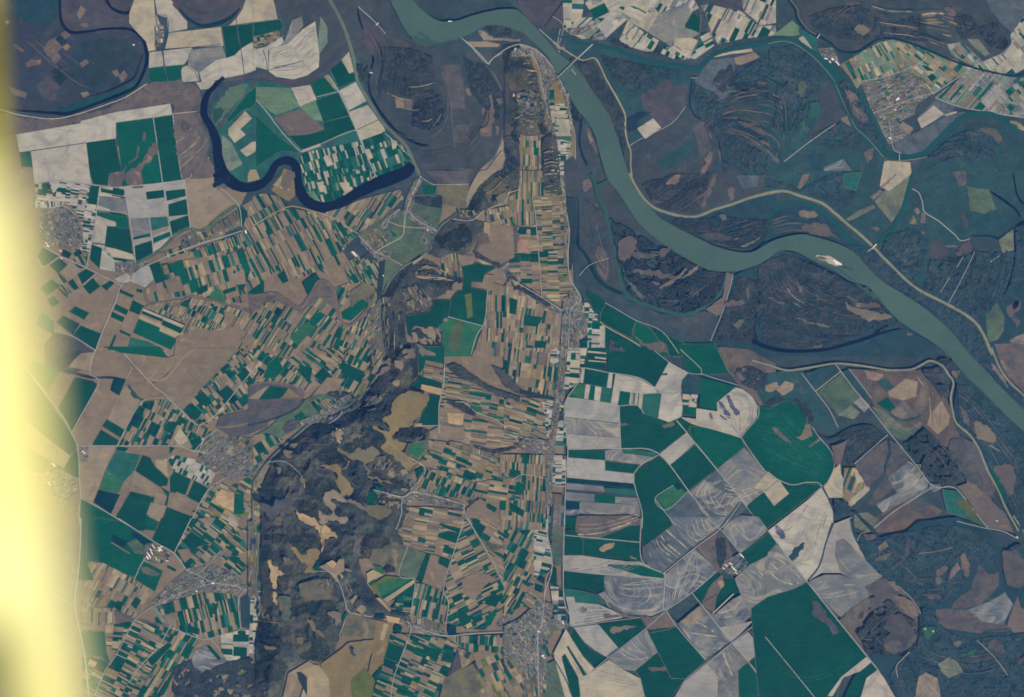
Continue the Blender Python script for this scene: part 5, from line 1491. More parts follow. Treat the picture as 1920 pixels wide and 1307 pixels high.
B D2 28 4 14 A t: 60,620 165,400 240,400 230,590 150,660
f bl D2: 170,460 230,480 225,535 165,510
G gm D2: 262,-40 388,-40 378,330 312,335 262,80
G gm D2: 270,100 380,120 375,320 310,320
T fd D2 2: 262,20 300,20 300,180 280,180
f dg D2: 280,355 330,348 335,480 272,460
B D2 2 4.6 20 WD vg: 282,480 360,490 395,640 400,800 320,800 300,600
V D2 60: 60,720 150,640 230,590 310,620 290,720 420,760 420,800 330,810 270,880 260,1180 60,1180 -60,1020 -60,780
V D2 85: 360,740 410,740 400,790 360,800
B D2 75 3 11 GD vg: -60,1020 60,1100 260,1160 250,1400 -60,1400
f dg D2: 215,920 250,915 290,1010 260,1000
f gm D2: 260,1060 320,1030 400,1190 400,1400 250,1400
B D2 60 4 20 A2 t: -60,1000 20,1040 90,1200 60,1400 -60,1400
f dg D2: 395,-30 480,-30 470,62 395,60
G pb D2: 480,-40 860,-40 955,-20 955,30 880,30 640,125 500,135 470,70
R D2 9 2 tl,pb,gb,wt 0.6: 500,20 680,10 940,-60 / 480,120 680,100 940,10
f dg D2: 395,72 470,72 525,140 525,250 390,245
f dg D2: 530,135 630,130 880,32 955,35 955,160
f dg D2: 530,130 952,162 952,297 530,250
s to D2: 640,210 730,160 765,170 690,222
s to D2: 880,258 950,295 900,275
f wg D2: 385,255 520,255 690,280 860,300 950,300 1140,385 1135,432 680,398 380,366
f g2 D2: 700,320 960,330 1130,390 1130,425 960,405 720,335
R D2 9 1.6 gy,wt,gb 0.8: 400,350 600,320 700,290 / 700,390 900,360 960,310
f dg D2: 380,370 680,400 690,522 380,498
f g2 D2: 690,460 830,470 820,500 690,500
f gb D2: 683,405 1135,432 1122,640 1140,664 1040,702 860,690 740,640 640,540 690,520
R D2 17 1.8 wt,gy,wg,gc 0.85: 830,470 980,440 1120,430 / 660,560 760,680 980,720 1130,670
f mg D2: 383,503 520,520 640,550 682,612 560,620 470,602 390,555
f wg D2: 400,562 460,565 470,605 640,620 740,660 830,715 440,780 430,700
R D2 7 1.8 gb,gy,pb 0.7: 450,640 560,610 640,630 / 460,760 620,740 800,710
s pb D2: 690,690 800,700 760,720 700,720
s gb D2: 520,640 560,650 540,680 500,670
G pb D2: 740,640 860,700 1040,712 1140,670 1230,760 1010,800 950,720 820,718
f pb D2: 1010,805 1140,680 1225,780 1100,800
f wg D2: 455,790 640,768 790,946 712,1015 620,960 540,900
f dg D2: 640,770 950,718 995,800 788,947
s tp D2: 735,800 900,775 900,790 760,835
f dg D2: 462,795 540,915 620,975 712,1015 615,1090 520,990 430,860
f wt D2: 310,980 400,800 440,870 530,1010 610,1095 540,1160 500,1400 420,1400 330,1080
f dg D2: 402,930 422,932 555,1140 530,1150
f dg D2: 370,1010 392,985 490,1160 520,1400 470,1400
r rk D2 2.5: 300,1000 400,1180 450,1310
R D2 6 1.8 gy,tp,wt 0.7: 450,900 530,1030 600,1110 / 330,960 420,1110 480,1200
f wt D2: 540,1160 720,1028 820,1100 955,1170 1010,1400 480,1400
R D2 7 1.5 gy,wg 0.8: 640,1100 800,1140 920,1170 / 560,1190 760,1230 960,1260
f gb D2: 720,1018 1000,800 1082,970 912,1112 850,1110 800,1090
R D2 8 1.8 wt,gy,gc 0.8: 860,930 960,960 1070,960 / 760,1020 860,1090 950,1060
f dg D2: 1010,822 1080,795 1225,788 1437,1030 1290,1170 1180,1165 1082,970
r pb D2 1.2: 1030,830 1180,800
f dg D2: 1082,972 1180,1168 1290,1172 1100,1400 1010,1400 955,1165 915,1112
s pb D2: 1020,1085 1140,1090 1130,1115 1040,1110
G gb D2: 968,195 1195,30 1345,185 1120,388 1040,350 970,290
R D2 9 1.8 wt,gy,pb,gc 0.7: 990,210 1000,300 1120,380 / 1150,60 1260,150 1310,200
f gb D2: 1195,-30 1590,-30 1530,60 1350,195 1250,110
R D2 13 1.7 wt,gy,wg,gc 0.8: 1260,-20 1300,100 1370,150 1470,90 / 1460,-20 1470,30 1500,50 1540,20
f gb D2: 1130,400 1360,205 1400,250 1525,362 1340,532 1145,662 1125,640
R D2 15 1.7 wt,gy,wg,gc 0.85: 1150,610 1150,480 1220,380 1330,240 / 1330,530 1440,420 1430,320 1370,210
G pb D2: 1370,200 1530,70 1600,120 1640,250 1580,360 1540,400 1510,360
f gb D2: 1590,25 1700,-40 1830,-30 1901,70 1700,232 1560,75
R D2 7 2 wt,gy,gc 0.7: 1600,30 1680,110 1760,170 / 1740,-20 1800,60 1860,90
T fd D2 2: 1510,120 1590,130 1600,260 1550,350 1520,300
f dg D2: 1340,532 1525,378 1560,395 1480,470 1392,612
f dg D2: 1565,425 1650,428 1728,512 1640,582 1500,690 1520,560 1570,480
f pb D2: 1480,470 1560,400 1575,470 1520,560 1500,685 1400,622
s to D2: 1530,440 1570,450 1570,485 1540,490
f gb D2: 1395,625 1500,700 1640,580 1700,550 1790,690 1700,770 1625,890
R D2 9 1.8 gc,gy,wt 0.8: 1530,680 1640,640 1700,560 / 1540,760 1660,760 1740,700
f wg D2: 1470,900 1550,790 1700,760 1790,740 1640,890
f gb D2: 1228,762 1395,628 1625,890 1437,1030
R D2 7 2.2 gc,wt,pb,gy 0.7: 1300,720 1400,760 1500,820 / 1350,900 1450,900 1540,880
f tp D2: 1250,750 1390,640 1420,700 1330,780
f gy D2: 1655,428 1760,330 1960,230 1960,500 1901,550 1790,640 1780,700 1700,550
R D2 8 2.2 gc,wt,wg 0.7: 1680,430 1780,500 1790,600 / 1800,330 1900,400 1901,500
f dg D2: 1700,235 1960,50 1960,210 1901,255 1762,326
B D2 -35 3 12 V vg: 1560,310 1690,238 1745,300 1740,350 1670,405 1600,390 1560,350
f dg D2: 1790,640 1901,560 1990,530 1990,1000 1901,885 1778,722
r sd D2 2.2: 1490,688 1645,540
f dg D2: 1760,800 1800,768 1901,880 1990,990 1990,1100 1860,950
f wg D2: 1638,905 1752,822 1862,952 1752,1045
f dg D2: 1760,1050 1862,955 1990,1100 2030,1400 1900,1400 1850,1180
f gy D2: 1440,1040 1630,910 1750,1050 1678,1108 1690,1400 1500,1400 1480,1140
f wg D2: 1290,1170 1440,1045 1530,1160 1520,1400 1150,1400
R D2 7 2.4 wt,gb,gc 0.7: 1480,1060 1520,1140 1560,1200 / 1620,920 1660,1040 1680,1110
f g2 D2: 1678,1108 1750,1052 1850,1180 1900,1400 1690,1400
r rd D2 1.8: 265,-20 262,90 300,330 245,540 222,780 190,850 200,1310
r rd D2 2: 388,-20 380,480 400,640 430,700 430,780
r rd D2 1.4: 300,345 255,430 240,560
r rd D2 1.6: 395,105 955,158
r rd D2 1.6: 960,-20 962,290 1115,385 1138,430 1122,640 1145,662 1225,785 1437,1032
r rk D2 2: 1110,390 1350,195 1530,60 1600,-20
r sd D2 1.4: 1120,392 1358,200 1536,68 1606,-14
r rd D2 1.4: 1138,670 990,800 710,1020 540,1160
r rd D2 1.2: 640,770 790,946
r rd D2 1.4: 1145,660 1340,530 1520,375
r rk D2 1.6: 1230,760 1400,620 1520,540
r rd D2 1.6: 1338,535 1620,888 1760,1050 1870,1190
r rk D2 1.6: 1290,1180 1620,905 1800,765
r rd D2 1.4: 1300,1185 1630,908 1805,768
r rd D2 1.4: 1780,735 1901,880 2050,1060 2130,1170
r rd D2 1.2: 380,366 680,398 1135,432
r rd D2 1.2: 440,782 950,716
r rd D2 1.4: 1450,-20 1560,75 1690,235
G pb D3: 300,440 850,410 1000,500 1150,640 1140,850 1000,1000 950,1400 900,1400 700,960
f w D3: 0,72 80,10 300,-160 395,-250 440,-170 480,-70 482,20 430,160 380,330 290,442 150,258
R D3 13 1.8 wt,wg,gy,tl 0.9: 60,60 160,40 300,-140 / 200,310 330,330 400,100 450,-60
s gc D3: 55,40 100,60 125,130 80,120
s dd D3: 150,260 235,170 275,165 240,230 185,300
f gy D3: 0,232 62,170 150,258 290,446 200,500 0,560 -60,600 -130,640 -60,520
R D3 6 2.4 wt,wg,gb 0.8: 20,220 150,300 270,440 / 0,420 60,500 180,490
f wg D3: 490,20 620,-30 628,80 662,160 725,290 850,410 718,492 640,440 540,385 400,385 300,442 382,330 432,160
f gy D3: 505,150 560,130 720,285 850,410 718,492 640,440 535,370 500,250
f gy D3: 305,448 420,400 540,400 640,440 718,492 752,560 660,620 540,712 345,520
R D3 6 2 wt,wg,gb 0.7: 360,440 500,420 620,440 / 420,580 560,560 700,520
f dg D3: -125,650 0,562 200,502 290,455 345,522 735,1010 545,1165 480,1400 -60,1400 -120,740
s tk D3: 330,600 372,605 500,780 512,830 482,842 440,770 320,685 345,660
s gc D3: 450,775 490,800 500,820 470,825
r wt D3 1.2: 375,680 490,780
R D3 8 1 og,g2 0.5: 100,960 300,1060 560,1000 / 60,1160 300,1240 560,1140
f sd D3: 730,1008 768,1050 700,1110 560,1160 480,1300 440,1300 540,1160 
f dg D3: 765,1050 812,1102 735,1160 640,1400 520,1400 640,1150
f sd D3: 730,1165 812,1105 862,1165 1040,1400 660,1400
r rd D3 2: 0,70 290,450 740,1010 865,1165 1060,1400
r rd D3 1.4: -20,860 230,1165 420,1400
w dd D3 side_channel: 480,15,5 430,160,3 380,330,3 295,440,3
w dt D3 side_channel: 618,-20,6 635,80,6 662,160,3
G dd D3: 640,90 800,130 1020,80 1120,0 1400,-30 1620,60 1740,200 1740,420 1960,520 1960,1400 1000,1400 860,1165 720,960 1000,1000 1140,850 1150,640 1000,500 850,410 725,290
T dd D3 3: 660,160 800,140 880,130 1020,80 1100,60 1330,20 1560,60 1690,200 1720,360 1560,310 1480,460 1300,620 1160,640 1080,560 980,470 850,420 730,290
T dd D3 3: 1140,640 1240,660 1300,800 1500,880 1640,860 1900,830 1960,1000 1960,1400 1000,1400 880,1180 950,1060 1100,920 1140,780
f tk D3: 700,90 800,95 810,130 740,150
f tb D3: 812,190 870,150 895,185 830,222
s tb D3: 785,285 850,245 920,235 900,265 820,295
s bu D3: 1020,170 1040,140 1065,150 1040,250 980,320 930,357 920,345 1000,270
f tb D3: 1350,380 1400,310 1430,355 1350,435
s tb D3: 1420,270 1470,250 1500,380 1460,400
s tb D3: 1095,450 1130,450 1160,480 1120,470
r tb D3 1.6: 1115,240 1250,225 1370,195
f tk D3: 1570,320 1640,400 1710,370 1715,480 1640,560 1560,640 1360,650 1380,600 1510,500 1530,430
f gb D3: 1640,600 1760,530 1820,620 1740,780 1540,740 1480,660
f tk D3: 1240,660 1300,650 1480,660 1560,740 1820,780 1780,820 1550,830 1330,800 1250,740
s tb D3: 1430,680 1580,730 1570,755 1450,710
s tb D3: 1240,670 1280,660 1300,710 1260,735
T dd D3 2: 1720,230 1760,200 1880,170 1960,300 1960,520 1860,510 1760,440
f tk D3: 1740,220 1840,210 1901,300 1960,400 1880,500 1780,480 1745,350
f pb D3: 1770,780 1850,560 1880,640 1960,700 1960,820 1830,830
f tk D3: 720,490 850,420 1000,500 960,560 800,570
f tk D3: 755,570 910,560 760,680
f tb D3: 915,545 1000,560 1080,600 1125,690 1080,725 1020,680 980,620
s to D3: 890,450 940,455 980,530 950,520
T fd D3 2: 655,830 760,700 910,565 1000,680 1100,740 1130,800 1080,900 960,1000 740,1000
s tk D3: 860,760 960,690 1060,780 1080,860 1020,940 940,985 880,960 850,880 900,830
s tb D3: 865,920 940,880 1000,940 940,985 885,960
s tb D3: 1015,945 1090,840 1105,860 1040,950
s tb D3: 540,730 640,640 750,570 760,640 700,740 640,810 590,800
T fd D3 2: 665,720 700,660 720,680 690,740
f p D3: 540,730 600,720 640,820 590,790
s tb D3: 690,865 790,880 740,885
f lc D3: 1260,1060 1340,1010 1400,1040 1450,1120 1340,1165 1290,1120
f tl D3: 1110,1165 1170,1125 1260,1170 1300,1400 1080,1400
s bu D3: 1650,890 1700,890 1750,950 1710,980 1640,940
s og D3: 1440,985 1530,950 1530,1000 1350,1000
s tb D3: 1370,905 1440,895 1420,930 1380,925
s bu D3: 1850,1050 1901,990 1901,1020 1870,1055
s og D3: 1150,790 1230,780 1240,820 1200,880 1160,850
w dn D3 side_channel: 1620,60,4 1700,180,5 1722,260,5 1730,380,6 1780,470,6 1860,505,5 1960,480,4
w dn D3 side_channel: 960,480,3 1060,570,4 1120,650,5 1135,760,5 1120,880,4
w dn D3 side_channel: 700,-10,4 790,70,4 820,130,5 900,110,4 1010,85,3
w dn D3 side_channel: 1300,800,3 1420,860,4 1540,870,4 1620,820,3 1800,800,2
w dd D3 side_channel: 1450,-20,2 1600,50,2 1740,75,2 1850,120,2
r lv D3 1.4: 740,80 690,95 660,150
r rd D3 1.2: 1550,885 1680,1010 1780,1145
r rd D3 1.4: 1050,970 1000,1020 950,1080 965,1165
r rd D3 1.2: 960,480 1070,580 1135,690
r rd D3 1.4: 1400,0 1600,50 1740,75 1850,130
l lv D3 4: 1820,-40 1901,80 1960,160
s to A0: 50,150 70,160 60,180 40,170
B C2 95 4.4 20 A t: -90,760 245,765 250,1320 -90,1320
B C1 12 5 17 A t: 1640,970 1960,900 1960,1100 1700,1110 1620,1060
f g2 C2: 30,960 100,980 80,1060 20,1040
f dg C2: -20,870 60,880 70,930 -20,930
f dg C2: -20,1110 95,1180 80,1225 -20,1170
B C2 2 3 12 WD vg: 270,760 400,770 395,1000 290,1010
B C2 95 6 30 GD gm: 290,1050 385,1060 385,1320 290,1320
r rd C2 1.6: 265,700 262,900 268,1320
r rd C2 1.2: 0,950 90,910 250,940
V C2 85: 240,700 290,700 290,1000 250,1010
R A2 14 1.3 fv,pb,dn 0.5: 1420,660 1560,560 1720,520 1880,540 / 1440,1000 1580,900 1740,930 1880,1080
R A3 12 1.3 fv,pb,dt 0.5: -60,560 60,580 130,700 150,860 / -80,900 40,940 80,1060 60,1180
R A3 9 1.2 pb,fv 0.45: 1200,1000 1400,950 1600,980 1760,1100 / 1160,1280 1400,1180 1560,1220 1700,1307
R B3 12 1.2 pb,fv,fd 0.5: 920,640 1060,560 1240,520 1400,600 / 1060,800 1200,860 1400,900 1560,800
R B3 9 1.1 tk,fv,dn 0.5: 0,620 130,640 300,720 480,820 / 0,900 130,960 300,1000 500,960
R B2 10 1.3 pb,fv,fb 0.5: 1020,150 1130,100 1260,60 / 1260,280 1360,220 1500,100
R B2 12 1.2 pb,fv,dn 0.5: 620,130 700,400 760,700 / 520,180 560,500 680,740
R C3 8 1.3 fv,pb,tk 0.5: 1380,560 1480,640 1600,900 1700,1100 / 1200,760 1300,900 1420,1000 1560,1200
R C3 8 1.2 pb,fd 0.5: 1400,260 1520,340 1700,560 1880,760 / 1420,500 1600,700 1720,900 1860,1200
R D3 10 1.3 fv,fd,tk 0.3: 720,200 900,340 1080,480 1200,620 / 1100,100 1300,200 1400,300 1300,560
R D3 9 1.3 fv,pb 0.5: 1180,880 1300,960 1500,1000 1700,960 / 1060,1100 1300,1140 1560,1160 1800,1100
R A1 9 1.3 pb,fv,fb 0.5: 930,120 1000,350 960,600 / 820,260 900,420 880,640
R A1 10 1.3 pb,tk,fv 0.5: 1200,1080 1400,1060 1560,940 1640,760 / 1240,1240 1480,1200 1640,1080 1760,860
R A0 8 1.2 pb,fd 0.5: 120,300 300,480 500,640 640,680 / 560,300 760,320 940,440 960,560
R @1240;60;.2083 7 3 fv,fd,dn 0.75: 600,420 760,380 900,380 1080,460 / 620,640 800,600 960,640 1100,720
R @1240;60;.2083 5 2.4 pb,tq,fb 0.7: 620,520 800,520 1000,540 1100,620 / 660,600 850,570 1020,600 1090,700
R @1240;60;.2083 7 2 tq,fd,pb 0.75: 680,830 900,900 1040,1020 1090,1160 / 540,910 700,960 860,1060 1040,1180
s tq @1240;60;.2083: 680,808 770,805 890,870 985,935 930,925 800,860
s tq @1240;60;.2083: 890,972 955,985 980,1030 920,1005
s tn @1240;60;.2083: 430,1065 465,1110 440,1200 350,1295 400,1170
s fd @1240;60;.2083: 905,740 1025,775 965,805
s gm @1240;60;.2083: 1255,450 1305,455 1280,580 1235,560
s tq @1240;60;.2083: 860,440 940,450 930,480 870,470
s mg @1240;60;.2083: 1345,650 1420,640 1420,775 1345,765
s tn @1240;60;.2083: 1675,530 1720,560 1770,590 1700,625
s tq @1240;60;.2083: 1745,660 1855,760 1820,810
R @1240;60;.2083 6 2 mg,dt,gm 0.7: 1100,900 1180,760 1240,600 / 1290,1000 1330,800 1370,600
R @1240;60;.2083 6 2 pb,tq,fv 0.6: 280,900 300,1000 360,1240 / 470,900 520,1000 540,1180
r rk @1240;60;.2083 1.6: 900,225 760,300 660,370 630,470
r rk @1240;60;.2083 1.6: 660,1010 760,990 830,950 900,1000
R C3 18 1 og,g2,mg 0.8: -60,700 80,820 250,880 380,940 / -40,450 120,420 220,540 440,760
R C2 12 1.3 wg,gy,wt 0.8: 1700,620 1640,560 1560,420 / 1705,620 1760,520 1810,430
l tr D1 4: -20,-280 -20,0 10,120 15,300 0,450 10,560 40,640 70,700
B D1 85 2.4 10 GD gm: -60,0 5,0 10,300 -5,560 -60,560
R B3 9 1.2 tq,pb,fv 0.5: 640,940 760,930 850,990 / 560,960 700,1060 880,1060
R B3 7 1.2 tq,pb 0.5: 180,700 240,860 290,960 / 20,860 120,960 260,1010
R D3 8 1.4 tq,pb 0.2: 1240,440 1320,380 1500,260 / 1150,560 1280,590 1460,480
R D3 6 1.2 tq,pb 0.5: 700,700 760,640 900,600 / 860,940 960,860 1100,700
R C3 6 1.3 pb,tq 0.5: 1440,420 1520,520 1680,640 / 1480,520 1560,640 1660,680
R B1 7 1.6 tl,tq,dd 0.5: 1180,640 1280,620 1380,700 / 1250,800 1340,780 1500,770
R B1 8 1.5 tl,tq,fv 0.45: 960,900 1000,1100 980,1300 / 1090,920 1080,1120 1120,1300
K hk @480;780;.15625: 1060,340 1200,250 1300,100 1420,120 1530,230 1520,380 1470,430 1380,370 1340,400 1220,370 1120,440 1040,390
K hk @480;780;.15625: 700,480 790,380 960,340 1000,420 1100,520 1090,600 960,570 860,590 740,520
K fd @480;780;.15625: 1100,560 1200,520 1290,570 1330,680 1320,800 1240,820 1140,760 1080,680
K hk @480;780;.15625: 590,840 640,760 800,740 950,780 1010,870 1030,940 930,900 830,920 800,1020 700,960 600,960
K hk @480;780;.15625: 440,1050 560,1000 700,1030 800,1100 890,1190 760,1160 770,1240 640,1190 540,1180 490,1110
K hk @480;780;.15625: 1120,970 1310,950 1340,1060 1440,1060 1500,950 1740,1010 1730,1040 1560,985 1480,1010 1420,1090 1300,1060
K hk @480;780;.15625: 950,1110 1080,1130 1160,1200 1080,1220 980,1190
K fd @480;780;.15625: 150,900 280,860 380,940 340,1000 240,970 210,1050
K hk @480;780;.15625: 1640,220 1720,130 1900,120 1990,160 2000,240 1900,250 1800,290 1710,320 1690,270
K hk @480;780;.15625: 1380,690 1480,690 1640,740 1780,800 1860,870 1760,830 1620,770 1450,740
K fd @480;780;.15625: 640,180 740,200 800,340 760,330 700,240
K fd @480;780;.15625: 60,720 120,580 300,370 480,190 620,130 900,80 900,150 640,170 500,260 350,400 180,560 120,700
K fd @480;780;.15625: 1050,-60 1250,-160 1500,-260 1640,-260 1600,0 1530,60 1560,130 1450,100 1300,60 1100,40
K hl @480;780;.15625: 560,220 640,210 740,330 700,460 560,380
K ho @480;780;.15625: 120,620 220,570 300,640 480,700 420,780 160,780
K ho @480;780;.15625: 500,590 620,560 660,640 600,700 560,660
K hl @480;780;.15625: 700,640 860,620 960,740 780,730
K hl @480;780;.15625: 40,1000 220,1060 420,1100 300,1300 40,1300
K ho @480;780;.15625: 150,1220 300,1180 280,1300 200,1400 150,1330
K ho @480;780;.15625: 1060,300 1260,180 1330,240 1200,260
K hk @480;970;.15625: 80,240 160,190 500,190 700,220 780,330 760,400 620,360 600,420 480,370 400,330 250,300
K hk @480;970;.15625: 840,110 900,90 1100,160 1300,200 1200,210 930,190 880,140
K hk @480;970;.15625: 770,460 1100,400 1180,420 1060,480 920,500 820,560 760,520
K hk @480;970;.15625: 1200,480 1240,400 1300,230 1420,200 1620,290 1500,370 1390,380 1370,440 1290,560
K fd @480;970;.15625: 40,300 340,420 330,480 140,500 60,400
K hk @480;970;.15625: 440,1200 480,1030 700,1010 760,990 900,1000 1000,1100 1020,1190 880,1130 760,1200 600,1150
K fd @480;970;.15625: 200,880 300,910 420,920 390,950 290,950
K fd @480;970;.15625: 880,860 1000,810 1060,980 1000,1000
K fd @480;970;.15625: 1140,700 1260,700 1350,800 1440,950 1380,1100 1300,1050 1200,900
K ho @480;970;.15625: 520,780 620,760 700,860 720,980 560,1000
K ho @480;970;.15625: 780,760 880,770 900,970 780,900
K hl @480;970;.15625: 300,480 500,520 440,640 340,620
K hl @480;970;.15625: 270,680 440,720 420,900 270,880
K ho @480;970;.15625: 20,580 100,640 80,720 20,680
K ho @480;970;.15625: 0,860 120,900 200,1180 60,1200 0,1060
K hl @480;970;.15625: 1220,580 1320,600 1440,780 1340,780
K hk D1: 0,760 120,760 200,900 120,1000 0,960
K hk D1: 360,900 480,860 560,960 460,1040 330,1010
K hk D1: 0,1040 140,1020 240,1080 150,1180 0,1160
K ho D1: 260,850 400,870 380,960 280,960
K hk B1: 1550,260 1640,120 1740,20 1900,-50 1800,60 1700,180 1600,300
K hk B1: 1400,420 1560,350 1600,470 1480,560 1320,480
K ho B1: 1700,60 1860,0 1860,120 1720,180
K ho B1: 1560,560 1640,440 1680,470 1600,560
K hk @680;480;.15625: 700,150 780,130 870,180 840,200 720,180
K hk @680;480;.15625: 900,260 1210,260 1190,310 1080,290 1070,400 960,390 800,300
K fd @680;480;.15625: 640,360 720,380 820,500 760,560 640,540 590,420
K hk @680;480;.15625: 420,830 520,830 500,960 400,940
K hk @680;480;.15625: 240,480 320,320 500,150 600,130 480,260 380,440 300,520
K ho @680;480;.15625: 400,380 500,420 700,600 640,640 480,560
K ho @680;480;.15625: 740,560 860,480 840,600 760,620
K hl @680;480;.15625: 540,700 240,640 260,560 480,620
K hk @680;480;.15625: 430,690 640,680 620,710 450,710
K hk @680;640;.15625: 560,200 660,120 680,340 620,480 520,560 440,580 540,440 600,320
K hk @680;640;.15625: 330,700 440,600 540,570 400,700 330,880 320,930 200,960 0,960 -80,800 100,740 230,800
K ho @680;640;.15625: 260,120 420,140 540,360 480,430 340,300
K ho @680;640;.15625: 400,480 560,420 540,540 420,560
K hk @860;60;.15625: 450,480 460,340 560,220 700,150 780,190 640,220 600,340 570,480
K fd @860;60;.15625: 640,340 760,330 800,420 760,480 660,420
K ho @860;60;.15625: 590,480 800,420 850,540 800,640 600,680
K ho @860;60;.15625: 620,240 800,220 840,300 640,320
K hl @860;60;.15625: 640,690 860,640 980,700 960,800 680,800
K ho @860;60;.15625: 700,820 980,840 990,940 720,960
K ho @860;60;.15625: 720,1000 1000,1000 1010,1200 740,1200
K hk @860;60;.15625: 640,700 700,860 700,1000 690,1300 640,1300 640,1000 660,860
K hk @860;60;.15625: 980,1060 1050,1200 1000,1330 960,1240
h tb @480;780;.15625 75: 1840,-306 1940,-296 2080,-216 2000,-86 1880,94 1820,140 1720,125 1690,210 1640,230 1660,290 1750,325 1820,310 1830,350 1780,370 1760,400 1800,450 1930,550 1880,600 1840,650 1790,640 1740,570 1640,470 1520,400 1520,350 1570,290 1510,215 1400,130 1430,112 1560,170 1590,140 1530,50 1540,20 1600,0 1620,-100 1680,-200 1770,-280
h bu @480;780;.15625 75: 980,400 1010,385 1060,430 1120,450 1180,430 1220,375 1330,405 1390,370 1480,440 1440,530 1380,545 1330,590 1360,670 1370,715 1440,740 1560,770 1650,800 1560,802 1420,770 1370,770 1330,720 1330,650 1290,560 1200,522 1120,532 1060,470
h tb @480;780;.15625 75: 780,580 930,590 960,570 1050,640 1020,680 1090,770 1172,862 1160,900 1100,970 1040,950 1020,880 950,780 980,740 900,640 790,610
h tp @480;780;.15625 75: 820,920 930,895 1000,930 1070,980 1080,1020 1000,1010 930,1000 910,1020 950,1110 930,1140 1000,1210 1090,1212 1072,1290 960,1262 860,1262 790,1300 760,1250 760,1150 800,1170 900,1205 885,1120 810,1020
h to @480;780;.15625 75: 480,1120 560,1190 650,1200 760,1290 860,1340 970,1450 880,1462 820,1500 810,1590 780,1630 775,1480 700,1320 600,1280 500,1220
h bu @480;780;.15625 70: 1310,1100 1480,1050 1600,1100 1632,1160 1500,1240 1400,1210 1330,1150
s pm @480;780;.15625: 420,880 440,960 425,1090 290,1110 200,1290 180,1240 70,1120 60,1050 200,1080 240,1000 330,1000
s tp @480;780;.15625: 1070,1000 1200,1020 1310,1100 1280,1120 1180,1060
s to @480;780;.15625: 950,210 1030,200 1045,250 1000,285 960,260
s tp @480;780;.15625: 345,410 430,420 425,480 395,505 350,460
s tb @480;780;.15625: 255,610 305,625 300,690 265,690
s tl @480;780;.15625: 1590,680 1665,700 1650,735 1600,720
s tl @480;780;.15625: 1740,650 1815,670 1770,715 1730,690
s to @480;780;.15625: 1510,615 1550,615 1540,645 1515,640
s tl @480;780;.15625: 1755,860 1835,885 1800,910 1750,890
s tp @480;780;.15625: 410,340 500,330 480,370 420,370
f dg @480;780;.15625: 1320,940 1400,880 1450,900 1465,990 1380,1075 1330,1060
f g2 @480;780;.15625: 1440,850 1540,870 1500,920 1430,890
h tb @480;970;.15625 75: 430,370 470,370 540,460 620,450 620,370 760,400 750,510 700,640 600,660 570,650 630,570 560,520 500,490
h to @480;970;.15625 75: 135,515 180,520 200,600 220,580 320,680 260,720 262,820 215,860 190,740 160,620
h to @480;970;.15625 75: 205,870 290,960 345,1060 320,1115 250,1040 210,920
s gm @480;970;.15625: 300,950 420,960 400,1200 310,1220 330,1100 350,1040
s bu @480;970;.15625: 330,480 420,500 400,560 340,560
s bu @480;970;.15625: 620,880 740,900 720,990 640,990
f dg @480;970;.15625: 690,640 755,520 800,550 760,590 880,650 860,660 740,640
f to @480;970;.15625: 840,550 920,508 972,550 930,612
f tp @480;970;.15625: 760,590 840,555 930,612 1000,500 1062,500 1062,640 970,700 1010,790 960,760 890,670
s tp @480;970;.15625: 1070,600 1160,620 1150,645 1070,640
s to @480;970;.15625: 1150,990 1190,930 1220,970 1190,1030
s to @480;970;.15625: 1205,1100 1250,1050 1305,1070 1300,1120 1260,1140
s pm @480;970;.15625: 1190,1040 1260,970 1275,1010 1220,1090
s tp @480;970;.15625: 880,1140 960,1130 1030,1180 1000,1280 950,1290 940,1200 880,1170
s to @480;970;.15625: 1570,1080 1590,1075 1620,1120 1600,1130
s bu @480;970;.15625: 600,1190 640,1210 700,1290 660,1290
r tl @480;970;.15625 1.4: 820,100 790,180 820,290 800,390
r tl @480;780;.15625 1.2: 1120,530 1090,610 1040,640
r tl @480;780;.15625 1.1: 1570,290 1700,400 1880,560 1930,560
r rd @480;780;.15625 1.4: 120,560 330,540 480,640 560,740 590,860
s tl @680;480;.15625: 710,120 820,120 930,180 920,210 860,150 720,150
s tl @680;480;.15625: 780,240 810,215 800,260 775,265
s tp @680;480;.15625: 1090,310 1160,330 1200,320 1195,400 1080,400
s tp @680;480;.15625: 640,180 665,190 650,225 630,210
s tl @680;480;.15625: 590,915 640,930 660,1020 600,1020
s tp @680;480;.15625: 640,1030 700,1080 780,1130 880,1190 780,1200 700,1180
s tl @680;640;.15625: 590,80 615,90 620,200 565,160
s tl @680;640;.15625: 390,250 485,245 460,355 410,300
s tl @680;640;.15625: 305,210 330,210 330,290 305,290
s tp @680;640;.15625: 250,300 330,330 200,420 130,480 100,560 70,590 180,400
s to @680;640;.15625: 370,490 430,475 430,530 390,540
s tp @680;640;.15625: 500,180 560,160 550,210 490,205
s tp @680;640;.15625: 445,50 485,40 480,80 450,80
R @680;640;.15625 9 1.6 tp,pm,fd 0.4: 40,640 160,640 320,560 / 60,900 180,840 260,720
V @860;60;.15625 55: 780,215 870,190 940,240 1080,390 1205,545 1110,600 1070,650 1085,820 1020,820 990,600 950,400 880,280
V @860;60;.15625 70: 1200,540 1240,620 1340,800 1350,920 1310,900 1280,740 1180,580
V @860;60;.15625 85: 1010,820 1085,820 1110,1000 1150,1250 1110,1300 1060,1060 990,900
V @860;60;.15625 30: 1140,100 1260,160 1280,200 1200,220 1130,130
V @860;60;.15625 40: 620,240 700,200 850,200 860,290 700,300 630,290
R @860;60;.15625 13 2.6 hk,fd,tp 0.8: 760,330 860,320 930,350 / 840,830 900,810 980,800
R @860;60;.15625 8 2.2 ho,tp 0.5: 780,380 860,370 950,380 / 860,800 900,790 970,770
